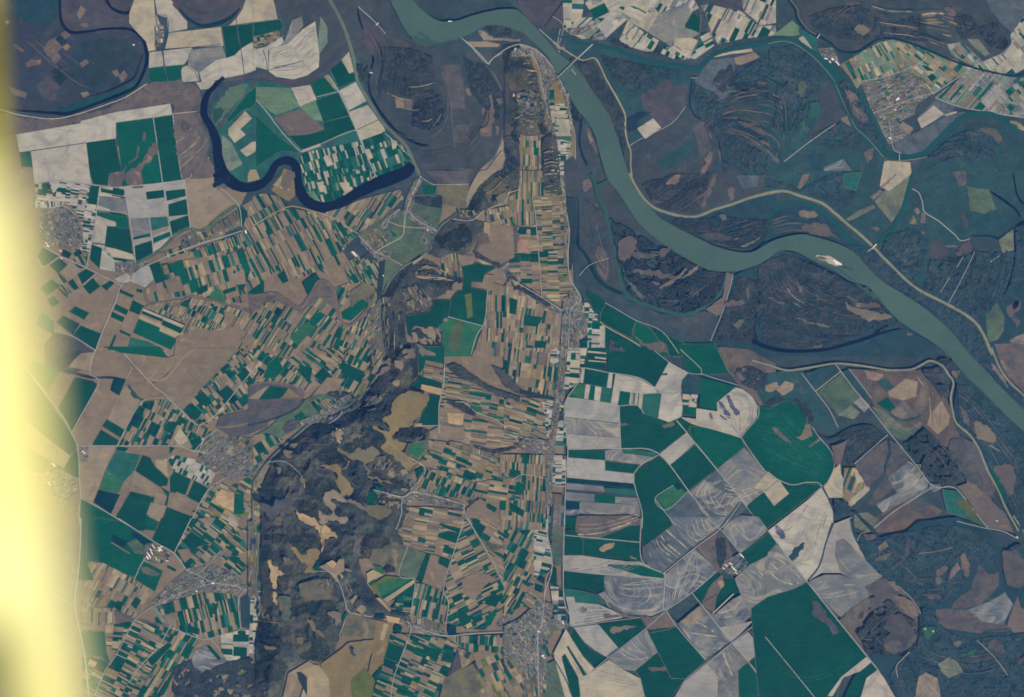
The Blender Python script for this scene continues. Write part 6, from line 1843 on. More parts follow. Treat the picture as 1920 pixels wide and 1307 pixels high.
f dg @860;60;.15625: 740,770 825,765 825,830 745,830
f g2 @860;60;.15625: 1085,700 1150,690 1140,790 1090,800
f dg @860;60;.15625: 1090,850 1150,850 1150,880 1090,880
f wt @860;60;.15625: 1085,890 1150,880 1150,915 1090,915
f wt @860;60;.15625: 1160,945 1295,940 1300,970 1165,975
f wt @860;60;.15625: 1160,990 1305,985 1310,1030 1165,1030
f wt @860;60;.15625: 1170,1055 1320,1045 1325,1120 1190,1125
f wt @860;60;.15625: 1190,1150 1325,1145 1330,1240 1210,1240
s tn @860;60;.15625: 250,1180 290,1150 330,1130 370,1000 370,890 365,750 400,760 400,900 430,930 420,1060 380,1160 290,1220
s tn @860;60;.15625: 80,690 130,685 140,740 90,745
s tn @860;60;.15625: 280,920 320,920 300,1010 280,1000
s tn @860;60;.15625: 455,790 500,790 515,850 470,830
s tn @860;60;.15625: 440,1130 470,1140 480,1200 450,1190
s tp @860;60;.15625: 1060,560 1085,600 1070,620 1030,500
f tq @860;60;.15625: 1560,1160 1590,1200 1600,1260 1540,1220
r rd @860;60;.15625 2: 870,255 960,430 1000,650 1040,820
r rd @860;60;.15625 2: 1205,545 1245,650 1310,820 1345,1070
r rk @860;60;.15625 1.8: 1180,560 1110,630 1075,720 1065,810 1100,1020
r rd @860;60;.15625 1.8: 30,70 180,190 355,380
r rd @860;60;.15625 2: 355,380 430,300 540,220 640,170 740,150 870,190 1000,270 1150,450 1205,545
r rk @860;60;.15625 1.8: 350,390 470,560 540,720 560,900 550,1300
r rd @860;60;.15625 1.5: 1220,-40 1190,130 1215,180
s sw @860;60;.15625: 670,205 690,200 690,225 672,220
s sw @860;60;.15625: 645,745 665,740 665,775 650,770
V X 85: 1056,560 1069,552 1068,610 1064,662 1056,740 1046,790 1038,860 1034,950 1023,950 1025,860 1034,790 1046,700 1052,640
V X 85: 1052,330 1058,330 1064,420 1062,500 1057,500 1058,420
V X 50: 560,790 610,770 640,745 656,738 660,746 620,785 565,800
V X 20: 985,820 1030,826 1034,846 1000,852 965,836
B X -55 2.4 11 GD gm: 690,560 705,545 712,600 722,650 700,680 690,640
T hf @700;230;.304 20: 1040,100 1100,60 1135,80 1150,250 1165,440 1060,440 1040,300
R @700;230;.304 12 2.4 tl,tp,hk 0.6: 1050,150 1100,140 1135,150 / 1060,430 1110,425 1160,430
f tp @700;230;.304: 700,290 790,175 835,200 800,255 700,360 640,440 590,525 570,480 600,390 650,300
f t @700;230;.304: 682,620 860,620 870,830 760,885 640,790 650,760 720,740
f tl @700;230;.304: 684,612 722,614 716,682 684,682
B @700;230;.304 75 2 14 A2 t: 690,540 850,510 880,640 700,620
s tq @700;230;.304: 540,300 580,282 620,290 610,320 550,320
s tq @700;230;.304: 660,40 700,10 730,30 700,90 665,80
s tp @700;230;.304: 760,460 800,430 830,460 800,500 770,500
R @700;230;.304 10 2 tp,tl,hk 0.5: 690,440 740,400 800,340 / 740,500 800,470 860,420
s tq D3: 1250,400 1280,340 1330,330 1335,360 1290,400
s tq D3: 1235,430 1270,410 1300,450 1260,470
s tq D3: 1150,540 1200,530 1290,560 1280,580 1200,570
s tn D3: 1430,250 1460,250 1500,370 1470,400 1450,330
"""
# ------------------------------------------------------------------ words for the labels
TONE = dict(dg='dark green', g2='deep green', mg='mid green', lg='pale green', pg='grey green', bl='blue green', og='grass green', ol='olive',
  w='whitish', wt='cream', wg='pale grey', sd='sandy white', t='tan', tl='light tan', tp='pinkish tan', tb='khaki', to='orange tan', tk='dull brown',
  p='dark purple', pb='purplish brown', pm='dull purple', gy='grey', gb='blue grey', gc='slate blue', fd='dark slate', fv='very dark blue', fm='dusky blue',
  fb='dusky purple', dt='dusky teal', dd='dark teal', dn='dark blue', dp='dusky violet', bu='khaki green', gm='grey green', tr='grey teal', lc='pale khaki',
  ox='dark blue water', vg='mottled grey')
LAND = [('the pale farm hamlet', 296, 62), ('the top left horseshoe channel', 150, 110), ('the curved oxbow lake', 450, 335), ('the oxbow loop fields', 600, 240),
 ('the far left round village', 115, 435), ('the strip village', 400, 440), ('the branching village', 715, 460), ('the long riverside town', 1010, 130),
 ('the road bridge', 1080, 118), ('the brown scroll plain', 790, 150), ('the gridded town', 1690, 190), ('the sandbar', 1555, 490), ('the sluice junction', 1636, 463),
 ('the crossroads village', 1075, 605), ('the hill village', 800, 930), ('the roadside village', 1010, 840), ('the white swirled fan field', 1385, 770),
 ('the lobed green field', 1480, 830), ('the estate with sheds', 1372, 1060), ('the sheds at lower left', 290, 1035), ('the long left village', 380, 1100),
 ('the valley village', 420, 855), ('the wooded loess hills', 620, 950), ('the bottom village', 800, 1180), ('the bottom centre town', 1005, 1190),
 ('the great eastern bend', 1440, 250), ('the inner river bend', 1340, 380), ('the wooded river plain', 1560, 590), ('the dark water arm', 1430, 650),
 ('the lower right woods', 1790, 1060), ('the pale scrolled fields', 1200, 1100), ('the three way hamlet', 1755, 910), ('the large plateau clearing', 760, 770),
 ('the lower river reach', 1870, 740), ('the long straight road', 1060, 380), ('the pale northern fields', 1200, 50), ('the lens shaped marsh', 450, 780),
 ('the big pinkish field', 350, 700), ('the top left fields', 420, 60), ('the lower right plain', 1620, 1120)]
def place(c):
    best = min(LAND, key=lambda l: math.hypot(c[0]-l[1], c[1]-l[2])); dx, dy = c[0]-best[1], c[1]-best[2]
    if math.hypot(dx, dy) < 22: return 'at '+best[0]
    a = math.degrees(math.atan2(dy, dx)) % 360
    d = ['right of', 'below right of', 'below', 'below left of', 'left of', 'above left of', 'above', 'above right of'][int((a+22.5)//45) % 8]
    return d+' '+best[0]
def shape_words(p):
    c = np.array([(q[0], q[1]) for q in p]); c = c-c.mean(0); w, v = np.linalg.eigh(c.T@c/len(c)); r = math.sqrt(max(w[1], .01)/max(w[0], .01)); a = area(p)
    s = 'tiny' if a < 60 else 'small' if a < 300 else 'medium' if a < 1200 else 'large' if a < 4000 else 'huge'
    return s + (' narrow' if r > 4 else ' long' if r > 1.9 else '')
PEND = []
def pend(o, words, noun, cat, c, group=None): PEND.append((o, words+' '+noun+' '+place(c), cat, c, group))
ORD = ['', 'first', 'second', 'third', 'fourth', 'fifth', 'sixth', 'seventh', 'eighth', 'ninth', 'tenth', 'eleventh', 'twelfth', '13th', '14th', '15th', '16th', '17th', '18th', '19th', '20th']
def settle():
    by = {}
    for e in PEND: by.setdefault(e[1], []).append(e)
    for s, L in by.items():
        if len(L) == 1: tag(L[0][0], s, L[0][2], L[0][4]); continue
        ax = 0 if np.ptp([e[3][0] for e in L]) > np.ptp([e[3][1] for e in L]) else 1
        L.sort(key=lambda e: e[3][ax]); n = len(L)
        for i, e in enumerate(L):
            if i == 0: w = 'leftmost' if ax == 0 else 'topmost'
            elif i == n-1: w = 'rightmost' if ax == 0 else 'lowest'
            elif n == 3: w = 'middle'
            else: w = ORD[i+1]+' from the '+('left' if ax == 0 else 'top')
            tag(e[0], s+', '+w+' one', e[2], e[4])
# ------------------------------------------------------------------ base land
def sheet(name, pts4, z, key, mat, kind='structure'):
    b = Bag(); b.face(pts4, z, albedo(key), mat); o = b.build(name, center=False); tag(o, kind=kind); return o
far = 130000/M
sheet('ground', [(960-far, 653-far), (960+far, 653-far), (960+far, 653+far), (960-far, 653+far)], 0.0, 'fm', MT['floor'])
# ------------------------------------------------------------------ collectors
fields = []; rest = Bag(); rows = []; canopies = []; villages = []; highs = []; stands_and_shade = []
def split_block(poly, ang, w, L, pal):
    if pal in ('A', 'AG', 'AT'): w *= .70; L *= 1.1
    a = math.radians(ang); ux, uy = math.cos(a), math.sin(a); vx, vy = -uy, ux
    P = [(q[0]*ux+q[1]*uy, q[0]*vx+q[1]*vy) for q in poly]
    u0, u1 = min(q[0] for q in P), max(q[0] for q in P); out = []; u = u0-R.random()*L*.5
    while u < u1:
        l = L*R.uniform(.65, 1.35); band = clip(clip(P, 1, 0, u+l), -1, 0, -u)
        if len(band) > 2:
            v0, v1 = min(q[1] for q in band), max(q[1] for q in band); v = v0-R.random()*w; k = None
            sk = R.uniform(-.05, .05)
            while v < v1:
                ww = w*math.exp(R.gauss(-.1, .55)); ww = max(.9, min(ww, w*4)); k2 = pick(pal)
                pc = clip(clip(band, sk, 1, v+ww+sk*u), -sk, -1, -v-sk*u)
                if R.random() < .25 and ww > w*.9:                # cross division inside the strip
                    m = u+l*R.uniform(.3, .7); parts = [clip(pc, 1, 0, m), clip(pc, -1, 0, -m)]
                else: parts = [pc]
                for q in parts:
                    if len(q) > 2 and area(q) > .8: out.append(([(s*ux+t*vx, s*uy+t*vy) for s, t in q], k2 if q is parts[0] else pick(pal)))
                v += ww
        u += l
    return out
def town_rows(poly, ang, base_z, place_name):
    a = math.radians(ang); ux, uy = math.cos(a), math.sin(a); vx, vy = -uy, ux
    P = [(q[0]*ux+q[1]*uy, q[0]*vx+q[1]*vy) for q in poly]; v = min(q[1] for q in P)+1; hs = []
    u0, u1 = min(q[0] for q in P), max(q[0] for q in P); v1 = max(q[1] for q in P); par = 0
    while v < v1:
        u = u0+R.random()*2
        while u < u1:
            if R.random() < .72:
                uu, vv = u+R.uniform(-.5, .5), v+R.uniform(-.7, .7); hs.append((uu*ux+vv*vx, uu*uy+vv*vy, R.uniform(.9, 1.9), R.uniform(.7, 1.25), a+(math.pi/2 if R.random() < .25 else 0)))
            u += R.uniform(1.9, 3.6)
        par ^= 1; v += 3.0 if par else 4.6
    if hs:
        m = inside(poly, np.array([h[0] for h in hs]), np.array([h[1] for h in hs])); hs = [h for h, k in zip(hs, m) if k]
    villages.append((hs, base_z, place_name, cen(poly)))
HOUSE_F = [(0, 1, 5, 4), (1, 2, 6, 9, 5), (2, 3, 7, 6), (3, 0, 4, 8, 7), (4, 5, 9, 8), (6, 7, 8, 9)]
def house_mesh(h, z, rise=1.0):
    x, y, l, w, a = h; c, s = math.cos(a), math.sin(a); l *= .5; w *= .5; hh = 4.5*rise; rh = 8.0*rise; V = []
    for (du, dv, zz) in ((-l, -w, 0), (l, -w, 0), (l, w, 0), (-l, w, 0), (-l, -w, hh), (l, -w, hh), (l, w, hh), (-l, w, hh), (-l, 0, rh), (l, 0, rh)):
        px, py = mp((x+du*c-dv*s, y+du*s+dv*c)); V.append((px, py, z+zz))
    # the map's y axis runs downwards, so the winding is reversed here
    return V, [tuple(reversed(f)) for f in HOUSE_F]
ROOF = [('vh', 30), ('vr', 22), ('rw', 12), ('vg', 20), ('tl', 10), ('sw', 3), ('tk', 12)]
def roof_key():
    s = R.random()*sum(w for _, w in ROOF)
    for k, w in ROOF:
        s -= w
        if s <= 0: return k
    return 'vh'
def ribbons(tile, n, w, keys, prob, A, B, bag):
    A = spline(A, False, 12); B = spline(B, False, 12)
    def resamp(p, m=44):
        d = [0]
        for i in range(1, len(p)): d.append(d[-1]+math.hypot(p[i][0]-p[i-1][0], p[i][1]-p[i-1][1]))
        t = np.linspace(0, d[-1], m); xs = np.interp(t, d, [q[0] for q in p]); ys = np.interp(t, d, [q[1] for q in p]); return np.stack([xs, ys], 1)
    A = resamp(A); B = resamp(B); ks = keys.split(',')
    for i in range(n):
        t = (i+R.uniform(.2, .8))/n; k = R.choice(ks); ph = R.random()*9; T = t+.05*(fbm(np.linspace(0, 5, 44)+ph, np.full(44, ph))-.5)
        c = A*(1-T[:, None])+B*T[:, None]; base = w*R.uniform(.5, 1.5); ww = base*(.35+1.1*fbm(np.linspace(0, 9, 44)+ph*3, np.full(44, ph)))
        j = 0
        while j < 43:
            ln = R.randint(5, 26); e = min(43, j+ln)
            if R.random() < prob and e-j > 2:
                seg = [(c[q][0], c[q][1], ww[q]*math.sin(math.pi*min(1, max(.12, (q-j)/(e-j)*1.0)))**.5 if 0 < q-j < e-j else .2) for q in range(j, e+1)]
                Lp, Rp = ribbon_poly(seg); col = jit(albedo(k), .12); z = [at_layer(q)+STEP*.9+.02*(i % 9) for q in Lp]; z2 = [at_layer(q)+STEP*.9+.02*(i % 9) for q in Rp]
                zz = max(max(z), max(z2)) if max(z)-min(z) < 3 else None
                for q in range(len(seg)-1):
                    zq = [z[q], z2[q], z2[q+1], z[q+1]] if zz is None else zz
                    bag.face([Lp[q], Rp[q], Rp[q+1], Lp[q+1]], zq, col, mat_for(k))
            j = e
def water_strip(p, name, key):
    c = spline(p, False, 6); c = [(q[0]+R.gauss(0, .12), q[1]+R.gauss(0, .12), max(.8, q[2]*(1+R.gauss(0, .04)))) for q in c]
    Lp, Rp = ribbon_poly(c); z = layer(Lp+Rp[::-1]); b = Bag(); col = albedo(key)
    m = MT['water'] if key in ('ox', 'bl', 'tc', 'tw', 'rv') else mat_for(key)
    for i in range(len(c)-1): b.face([Lp[i], Rp[i], Rp[i+1], Lp[i+1]], z, col, m)
    tag(b.build(name), kind='structure')
def road_strip(p, name, key, w, rise=0.0, matl='road'):
    c = spline(p, False, 4) if len(p) > 2 else p
    c = [q if i in (0, len(c)-1) else (q[0]+R.gauss(0, .1), q[1]+R.gauss(0, .1)) for i, q in enumerate(c)]
    if len(c) == 2 or max(hill_at(q) for q in c) > 0:
        d = []
        for i in range(len(c)-1):
            m = max(1, int(math.hypot(c[i+1][0]-c[i][0], c[i+1][1]-c[i][1])/3)); d += [(c[i][0]+(c[i+1][0]-c[i][0])*k/m, c[i][1]+(c[i+1][1]-c[i][1])*k/m) for k in range(m)]
        c = d+[c[-1]]
    Lp, Rp = ribbon_poly(c, w); z = layer(Lp+Rp[::-1]); b = Bag(); col = albedo(key)
    if rise:                                # an embankment: sloping sides under a flat crown
        L1, R1 = ribbon_poly(c, w*.35)
        for i in range(len(c)-1):
            b.face([Lp[i], L1[i], L1[i+1], Lp[i+1]], [z, z+rise, z+rise, z], jit(albedo('lc' if key in ('lv', 'tl') else key), .1), MT['bare'])
            b.face([L1[i], R1[i], R1[i+1], L1[i+1]], z+rise, col, MT[matl])
            b.face([R1[i], Rp[i], Rp[i+1], R1[i+1]], [z+rise, z, z, z+rise], jit(albedo(key), .1), MT['bare'])
    else:
        hz = [hill_at(q) for q in c]; hz = [max(hz[max(0, i-1):i+2]) for i in range(len(c))]
        for i in range(len(c)-1): b.face([Lp[i], Rp[i], Rp[i+1], Lp[i+1]], [z+hz[i], z+hz[i], z+hz[i+1], z+hz[i+1]], col, MT[matl])
    tag(b.build(name), kind='structure')
def wobble(p, k):
    q = np.array([a[:2] for a in p]); x, y = q[:, 0], q[:, 1]; dx = fbm(x/8.+3, y/8.+11, 4)-.47; dy = fbm(x/8.+23, y/8.+5, 4)-.47
    return [(float(a), float(b)) for a, b in zip(x+k*dx*2, y+k*dy*2)]
FLOODT = ('A1', 'A2', 'A3', 'B2', 'B3', 'C3', 'D3')
def verge(p, d):
    s = sum(p[i][0]*p[(i+1) % len(p)][1]-p[(i+1) % len(p)][0]*p[i][1] for i in range(len(p))); s = 1 if s > 0 else -1; out = []
    for i in range(len(p)):
        a, b = p[i-1], p[(i+1) % len(p)]; dx, dy = b[0]-a[0], b[1]-a[1]; l = math.hypot(dx, dy) or 1
        out.append((p[i][0]+s*dy/l*d, p[i][1]-s*dx/l*d))
    return out
def natural(p, amp=.7):
    q = np.array([a[:2] for a in rough(spline(p, True, 3), amp, True, 1.8)]); k = min(5., .30*math.sqrt(area(p))); x, y = q[:, 0], q[:, 1]
    dx = fbm(x/7.+3, y/7.+11, 4)-.47; dy = fbm(x/7.+23, y/7.+5, 4)-.47
    return [(float(a), float(b)) for a, b in zip(x+k*dx*2, y+k*dy*2)]
WH = lambda k: MT['bare'] if k in ('bu', 'lc', 'gm', 'tb', 'to', 'tl') else mat_for(k)
def canopy(poly, key, relief, noun, holes):
    """woodland as a closed, bumpy canopy; on hills it falls away from the open plateaus into gullies"""
    S = 1.6; rp = rough(poly, 1.1, True, 2.5)
    xs = [q[0] for q in rp]; ys = [q[1] for q in rp]; x = np.arange(min(xs)-S, max(xs)+S, S); y = np.arange(min(ys)-S, max(ys)+S, S)
    X, Y = np.meshgrid(x, y); z0 = layer(rp, 2)
    m = inside(rp, X, Y)
    for hp in holes:
        if min(q[0] for q in hp) < X.max() and max(q[0] for q in hp) > X.min(): m &= ~inside(hp, X, Y)
    if relief < 10:                       # open woods: ragged rim and gaps
        m &= fbm(X/9+3, Y/9+7, 4) > .30
    h = (fbm(X/5., Y/5., 3)-.25)*9+NR.rand(*X.shape)*6.5
    if relief >= 10:
        wx, wy = X+14*fbm(X/22, Y/22, 2), Y+14*fbm(X/22+9, Y/22+4, 2)
        rid = 1-np.abs(2*fbm(wx/44., wy/44., 4)/.94-1)                    # ridges and gullies
        rid2 = 1-np.abs(2*fbm(wx/9.+5, wy/9.+2, 2)/.75-1)
        d = np.full(X.shape, 99.)
        for hp in holes:
            for q in range(len(hp)):
                a, b = hp[q], hp[(q+1) % len(hp)]; vx, vy = b[0]-a[0], b[1]-a[1]; L2 = vx*vx+vy*vy+1e-6
                t = np.clip(((X-a[0])*vx+(Y-a[1])*vy)/L2, 0, 1); d = np.minimum(d, np.hypot(X-a[0]-t*vx, Y-a[1]-t*vy))
        rim = np.full(X.shape, 99.)
        for q in range(len(poly)):
            a, b = poly[q], poly[(q+1) % len(poly)]; vx, vy = b[0]-a[0], b[1]-a[1]; L2 = vx*vx+vy*vy+1e-6
            t = np.clip(((X-a[0])*vx+(Y-a[1])*vy)/L2, 0, 1); rim = np.minimum(rim, np.hypot(X-a[0]-t*vx, Y-a[1]-t*vy))
        near = np.exp(-(d/9.)**1.5)
        body = relief*1.7*(.05+.85*rid**1.3+.07*rid2)*np.clip(rim/26., .03, 1)
        h = h*.7+body*(1-near)+relief*.92*near
    Z = z0+4+np.maximum(h, 0)
    if relief < 10:
        i0, i1, j0, j1 = box_of(rp); mm = inside(rp, GX[j0:j1, i0:i1], GY[j0:j1, i0:i1]); HZ[j0:j1, i0:i1][mm] = np.maximum(HZ[j0:j1, i0:i1][mm], 13.0)
    if relief >= 10:
        for a, b, zz in zip(X[m], Y[m], Z[m]):
            i, j = int(a/CS)+OFF, int(b/CS)+OFF
            if 0 <= i < GW and 0 <= j < GH: HZ[j, i] = max(HZ[j, i], zz+1)
    idx = -np.ones(X.shape, int); ok = np.zeros(X.shape, bool)
    cell = m[:-1, :-1] & m[1:, :-1] & m[:-1, 1:] & m[1:, 1:]
    jj, ii = np.nonzero(cell)
    if len(jj) == 0: return None, None
    for dj, di in ((0, 0), (1, 0), (0, 1), (1, 1)): ok[jj+dj, ii+di] = True
    idx[ok] = np.arange(ok.sum())
    JX = X+(NR.rand(*X.shape)-.5)*.7; JY = Y+(NR.rand(*X.shape)-.5)*.7
    V = np.stack([(JX[ok]-W_/2)*M, (H_/2-JY[ok])*M, Z[ok]], 1)
    F = np.stack([idx[jj+1, ii], idx[jj+1, ii+1], idx[jj, ii+1], idx[jj, ii]], 1)
    base = np.array(albedo(key)); alt = np.array(albedo('pm' if relief >= 10 else 'fm' if key in ('dd', 'dt') else 'fb')); alt2 = np.array(albedo('pb'))
    n1 = fbm(X/26+11, Y/26+5, 3)[jj, ii]; n2 = NR.rand(len(jj))
    t = np.clip((n1-.42)*4, 0, 1)[:, None]*(.6 if relief >= 10 else .5); cols = base*(1-t)+alt*t
    qx = (X+16*(fbm(X/8, Y/8, 4)-.47))[jj, ii]; qy = (Y+16*(fbm(X/8+8, Y/8+3, 4)-.47))[jj, ii]
    for sp, sk in stands_and_shade:                 # slope shade painted into the canopy colour, with denser and thinner tree cover
        if max(q[0] for q in sp) > X.min() and min(q[0] for q in sp) < X.max() and max(q[1] for q in sp) > Y.min() and min(q[1] for q in sp) < Y.max():
            f = (inside(sp, qx, qy)*(.60+.5*n1))[:, None]; cols = cols*(1-f)+np.array(albedo(sk))*f
    b2 = ((n2 > .90)*.4)[:, None]; cols = cols*(1-b2)+alt2*b2; cols = cols*(.7+.6*NR.rand(len(jj)))[:, None]
    cx, cy = V[:, 0].mean(), V[:, 1].mean()
    me = bpy.data.meshes.new(noun); nv = len(V); nf = len(F)
    me.vertices.add(nv); me.vertices.foreach_set('co', (V-np.array([cx, cy, 0])).ravel().astype(np.float32))
    me.loops.add(nf*4); me.loops.foreach_set('vertex_index', F.ravel().astype(np.int32)); me.polygons.add(nf)
    me.polygons.foreach_set('loop_start', np.arange(0, nf*4, 4, dtype=np.int32)); me.polygons.foreach_set('loop_total', np.full(nf, 4, np.int32))
    me.materials.append(MT['wood']); me.update(calc_edges=True)
    ca = me.color_attributes.new('Col', 'FLOAT_COLOR', 'CORNER'); ca.data.foreach_set('color', np.repeat(np.hstack([cols, np.ones((nf, 1))]), 4, axis=0).ravel().astype(np.float32))
    o = bpy.data.objects.new(noun, me); COL.objects.link(o); o.location = (float(cx), float(cy), -H)
    return o, cen(poly)
# ------------------------------------------------------------------ read the site map
LINES = [l.strip() for l in DATA.split('\n') if l.strip() and l[0] != '#']
for l in LINES:
    if l[0] == 'h':
        hd, body = l.split(':'); hw = hd.split(); highs.append(spline(pts(hw[2], body), True, 3))
for l in LINES:
    if l[0] == 'K':
        hd, body = l.split(':', 1); hw = hd.split(); stands_and_shade.append((spline(pts(hw[2], body), True, 3), hw[1]))
scrolls = Bag()
FLOODKEY = dict(tb='tq', tl='tm', to='tn', tk='pk')
TONE.update(sw='bright white', tq='greyish tan', tm='pale greyish tan', tn='pinkish tan', pk='greyish purple')
SEEN = lambda c: -20 < c[0] < 1940 and -20 < c[1] < 1327
for l in LINES:
    hd, body = l.split(':', 1); hw = hd.split(); t = hw[0]
    if t in 'fs' and hw[1] == 'bu' and hw[2] in ('B3', 'C3', 'D3'): hw[1] = 'pk'
    if t in 'fs' and hw[2] in ('A2', 'A3', 'B2', 'B3', 'C3', 'D3', 'A1') and hw[1] in FLOODKEY: hw[1] = FLOODKEY[hw[1]]
    if t in 'gG':
        p = pts(hw[2], body); p = natural(p, .8) if t == 'g' else rough(p, .5, True, 4)
        b = Bag(); b.face(p, layer(p), albedo(hw[1]), MT['wild'] if hw[1] not in ('t', 'tb', 'wg', 'tp') else mat_for(hw[1])); tag(b.build('meadow'), kind='structure')
    elif t == 'B':
        tile, ang, w, L, pal, base = hw[1], float(hw[2]), float(hw[3]), float(hw[4]), hw[5], hw[6]
        p = pts(tile, body); z = layer(p); hl = hill(p) > 20
        if not hl: rest.face(p, z, albedo(base), mat_for(base))
        z2 = z+STEP*.5
        for q, k in split_block(p, ang, w, L, pal):
            c = cen(q)
            if SEEN(c) and not (hl and R.random() < .35): rows.append((q, k, z2+(hill_at(c)+2 if hl else 0)))
    elif t == 'f':
        p = pts(hw[2], body); soft = hw[1] in ('tk', 'pk', 'tq', 'tm', 'tn', 'pb', 'pm', 'bu', 'dt', 'dd', 'fb', 'p', 'gm', 'dn') and hw[2] in FLOODT; q = wobble(rough(p, .3, True, 3), 2.2) if soft else rough(p, .12, True, 7); z = layer(q)+hill(q); fields.append((q, hw[1], z, p))
    elif t in 'sh':
        p = natural(pts(hw[2], body), .9 if t == 's' else 1.3); z = layer(p)
        if t == 'h':
            z += float(hw[3])*.9+8; i0, i1, j0, j1 = box_of(p); mm = inside(p, GX[j0:j1, i0:i1], GY[j0:j1, i0:i1]); HZ[j0:j1, i0:i1][mm] = z+1
        else: z += hill(p)
        c = cen(p)
        ca = albedo(hw[1]); cb = albedo('fb'); mfr = .40 if t == 's' and hw[1] not in ('w', 'gc', 'ox', 'dd') else 0; b = Bag(); b.face(p, z+1.5, tuple(ca[i]*(1-mfr)+cb[i]*mfr for i in range(3)), WH(hw[1])); o = b.build('clearing')
        if hw[1] == 'ox': o.name = 'pond'; tag(o, kind='structure')
        else: pend(o, shape_words(p)+' '+TONE[hw[1]], 'clearing', 'clearing', c)
    elif t == 'T':
        o, c = canopy(pts(hw[2], body), hw[1], float(hw[3]), 'woodland', highs)
        if o: o['kind'] = 'stuff'; pend(o, shape_words(pts(hw[2], body)), 'leafless woodland', 'woodland', c)
    elif t == 'w': water_strip(pts(hw[2], body), hw[3], hw[1])
    elif t == 'r': road_strip(pts(hw[2], body), 'road', hw[1], float(hw[3])*.92)
    elif t == 'l': road_strip(pts(hw[2], body), 'levee', hw[1], float(hw[3])*.9, 2.5)
    elif t == 'R':
        a, b = body.split('/'); ribbons(hw[1], int(hw[2]), float(hw[3]), hw[4], float(hw[5]), pts(hw[1], a), pts(hw[1], b), scrolls)
    elif t == 'V':
        p = pts(hw[1], body); z = layer(rough(p, .8, True, 4))
        for q, k in split_block(p, float(hw[2]), 2.0, 7, 'V'): rest.face(q, z+hill_at(cen(q)), jit(albedo(k), .16), mat_for(k))
        town_rows(p, float(hw[2]), z+.1, place(cen(p)))
# fields: the 300 largest as things, all the others as one mass
cand = [(area(q), q, k, z, p) for q, k, z, p in fields if SEEN(cen(q))]; cand.sort(key=lambda e: -e[0])
small = [(q, k, z) for a, q, k, z, p in cand[300:]]+[(q, k, z) for q, k, z, p in fields if not SEEN(cen(q))]
for a, q, k, z, p in cand[:300]:
    b = Bag(); b.face(q, z, jit(albedo(k), .07), mat_for(k)); o = b.build('field')
    if k in ('dg', 'g2', 'w', 'wt', 'wg', 'gy', 'gb', 't', 'bl', 'mg') and a > 250 and R.random() < .75:      # a grassy verge round the field
        v = Bag(); v.face(verge(q, .62), z-STEP*.3, albedo(R.choice(['lc', 'gm', 'pb', 'lv'])), MT['wild']); v.build('grass_verge', o)
    noun = 'crop field' if k in ('dg', 'g2', 'mg', 'lg', 'og', 'bl', 'ol', 'pg') else 'bare field' if k in ('w', 'wt', 'wg', 'sd', 't', 'tl', 'tp', 'gy', 'gb', 'gc', 'to') else 'rough field'
    pend(o, shape_words(p)+' '+TONE[k], noun, 'field', cen(q), 'large fields on the river plain and plateau')
for q, k, z in small: rest.face(q, z, jit(albedo(k), .07), mat_for(k))
for q, k, z in rows: rest.face(q, z, jit(albedo(k), .13), mat_for(k))
tag(rest.build('strip_fields', center=False), 'thousands of narrow green tan and cream strip fields between the villages', 'strip fields', kind='stuff')
tag(scrolls.build('grass_ridges', center=False), 'curved pale and dark grass and soil ridges across the plains', 'grass ridges', kind='stuff')
# ------------------------------------------------------------------ the river
RIV = pts('X', '724,-30 732,0 743,23 755,48 770,68 788,81 798,87 816,82 844,77 869,69 894,57 914,48 937,48 960,54 980,61 998,78 1023,101 1046,141 1061,167 1074,192 1091,215 1106,235 1116,258 1127,298 1139,335 1157,358 1180,393 1202,423 1245,459 1286,484 1318,502 1339,508 1364,509 1389,507 1414,499 1440,486 1455,474 1473,469 1495,473 1526,489 1561,504 1591,526 1627,537 1642,555 1660,575 1682,598 1713,620 1743,638 1768,656 1793,683 1814,708 1841,733 1869,761 1894,786 1920,809 1980,860 1980,810 1920,767 1894,743 1869,718 1844,690 1819,665 1788,628 1763,603 1730,575 1687,547 1657,529 1632,507 1602,474 1576,459 1546,449 1511,440 1485,441 1455,449 1440,456 1414,471 1389,473 1354,466 1324,454 1298,441 1263,423 1238,408 1223,393 1202,370 1185,345 1177,321 1162,273 1152,242 1137,207 1111,172 1096,146 1079,126 1063,111 1043,96 1023,73 998,45 975,22 960,17 929,19 884,30 859,38 828,40 806,30 788,15 775,0 765,-30')
rp = rough(spline(RIV, True, 4), .35, True, 3); z = layer(rp)+.5
b = Bag(); b.face(rp, z, albedo('rv'), MT['water']); tag(b.build('river', center=False), kind='structure')
shallow = Bag()
for s in ('770,70 782,82 800,88 830,82 812,78 800,70 790,74 782,68', '1536,492 1570,506 1600,528 1580,508 1556,498', '1600,528 1640,551 1655,570 1640,560 1618,545', '778,60 790,66 806,72 800,66 788,60'):
    p = natural(pts('X', s), .5); shallow.face(p, z+.5, albedo((58, 88, 88)), MT['water'])
tag(shallow.build('shallow_water', center=False), kind='structure')
b = Bag(); p = natural(pts('B3', '350,598 370,588 430,592 490,612 525,632 556,655 510,668 440,645 385,622'), .25); b.face(p, z+1.2, albedo('sd'), MT['pale']); o = b.build('sandbar')
tag(o, 'pale sandbar island with a white tip lying in the green river', 'sandbar')
b = Bag(); p = natural(pts('B3', '480,628 515,632 553,655 520,660 500,650'), .2); b.face(p, z+1.8, albedo('sw'), MT['pale']); b.build('sand_tip', o)
b = Bag(); p = natural(pts('B3', '355,602 400,598 440,625 400,622'), .2); b.face(p, z+1.8, albedo('tk'), MT['wild']); b.build('scrub_patch', o)
o, c = canopy(natural(pts('B3', '500,660 560,665 640,690 600,700 540,680'), .3), 'fb', 2, 'sunken_scrub', highs)
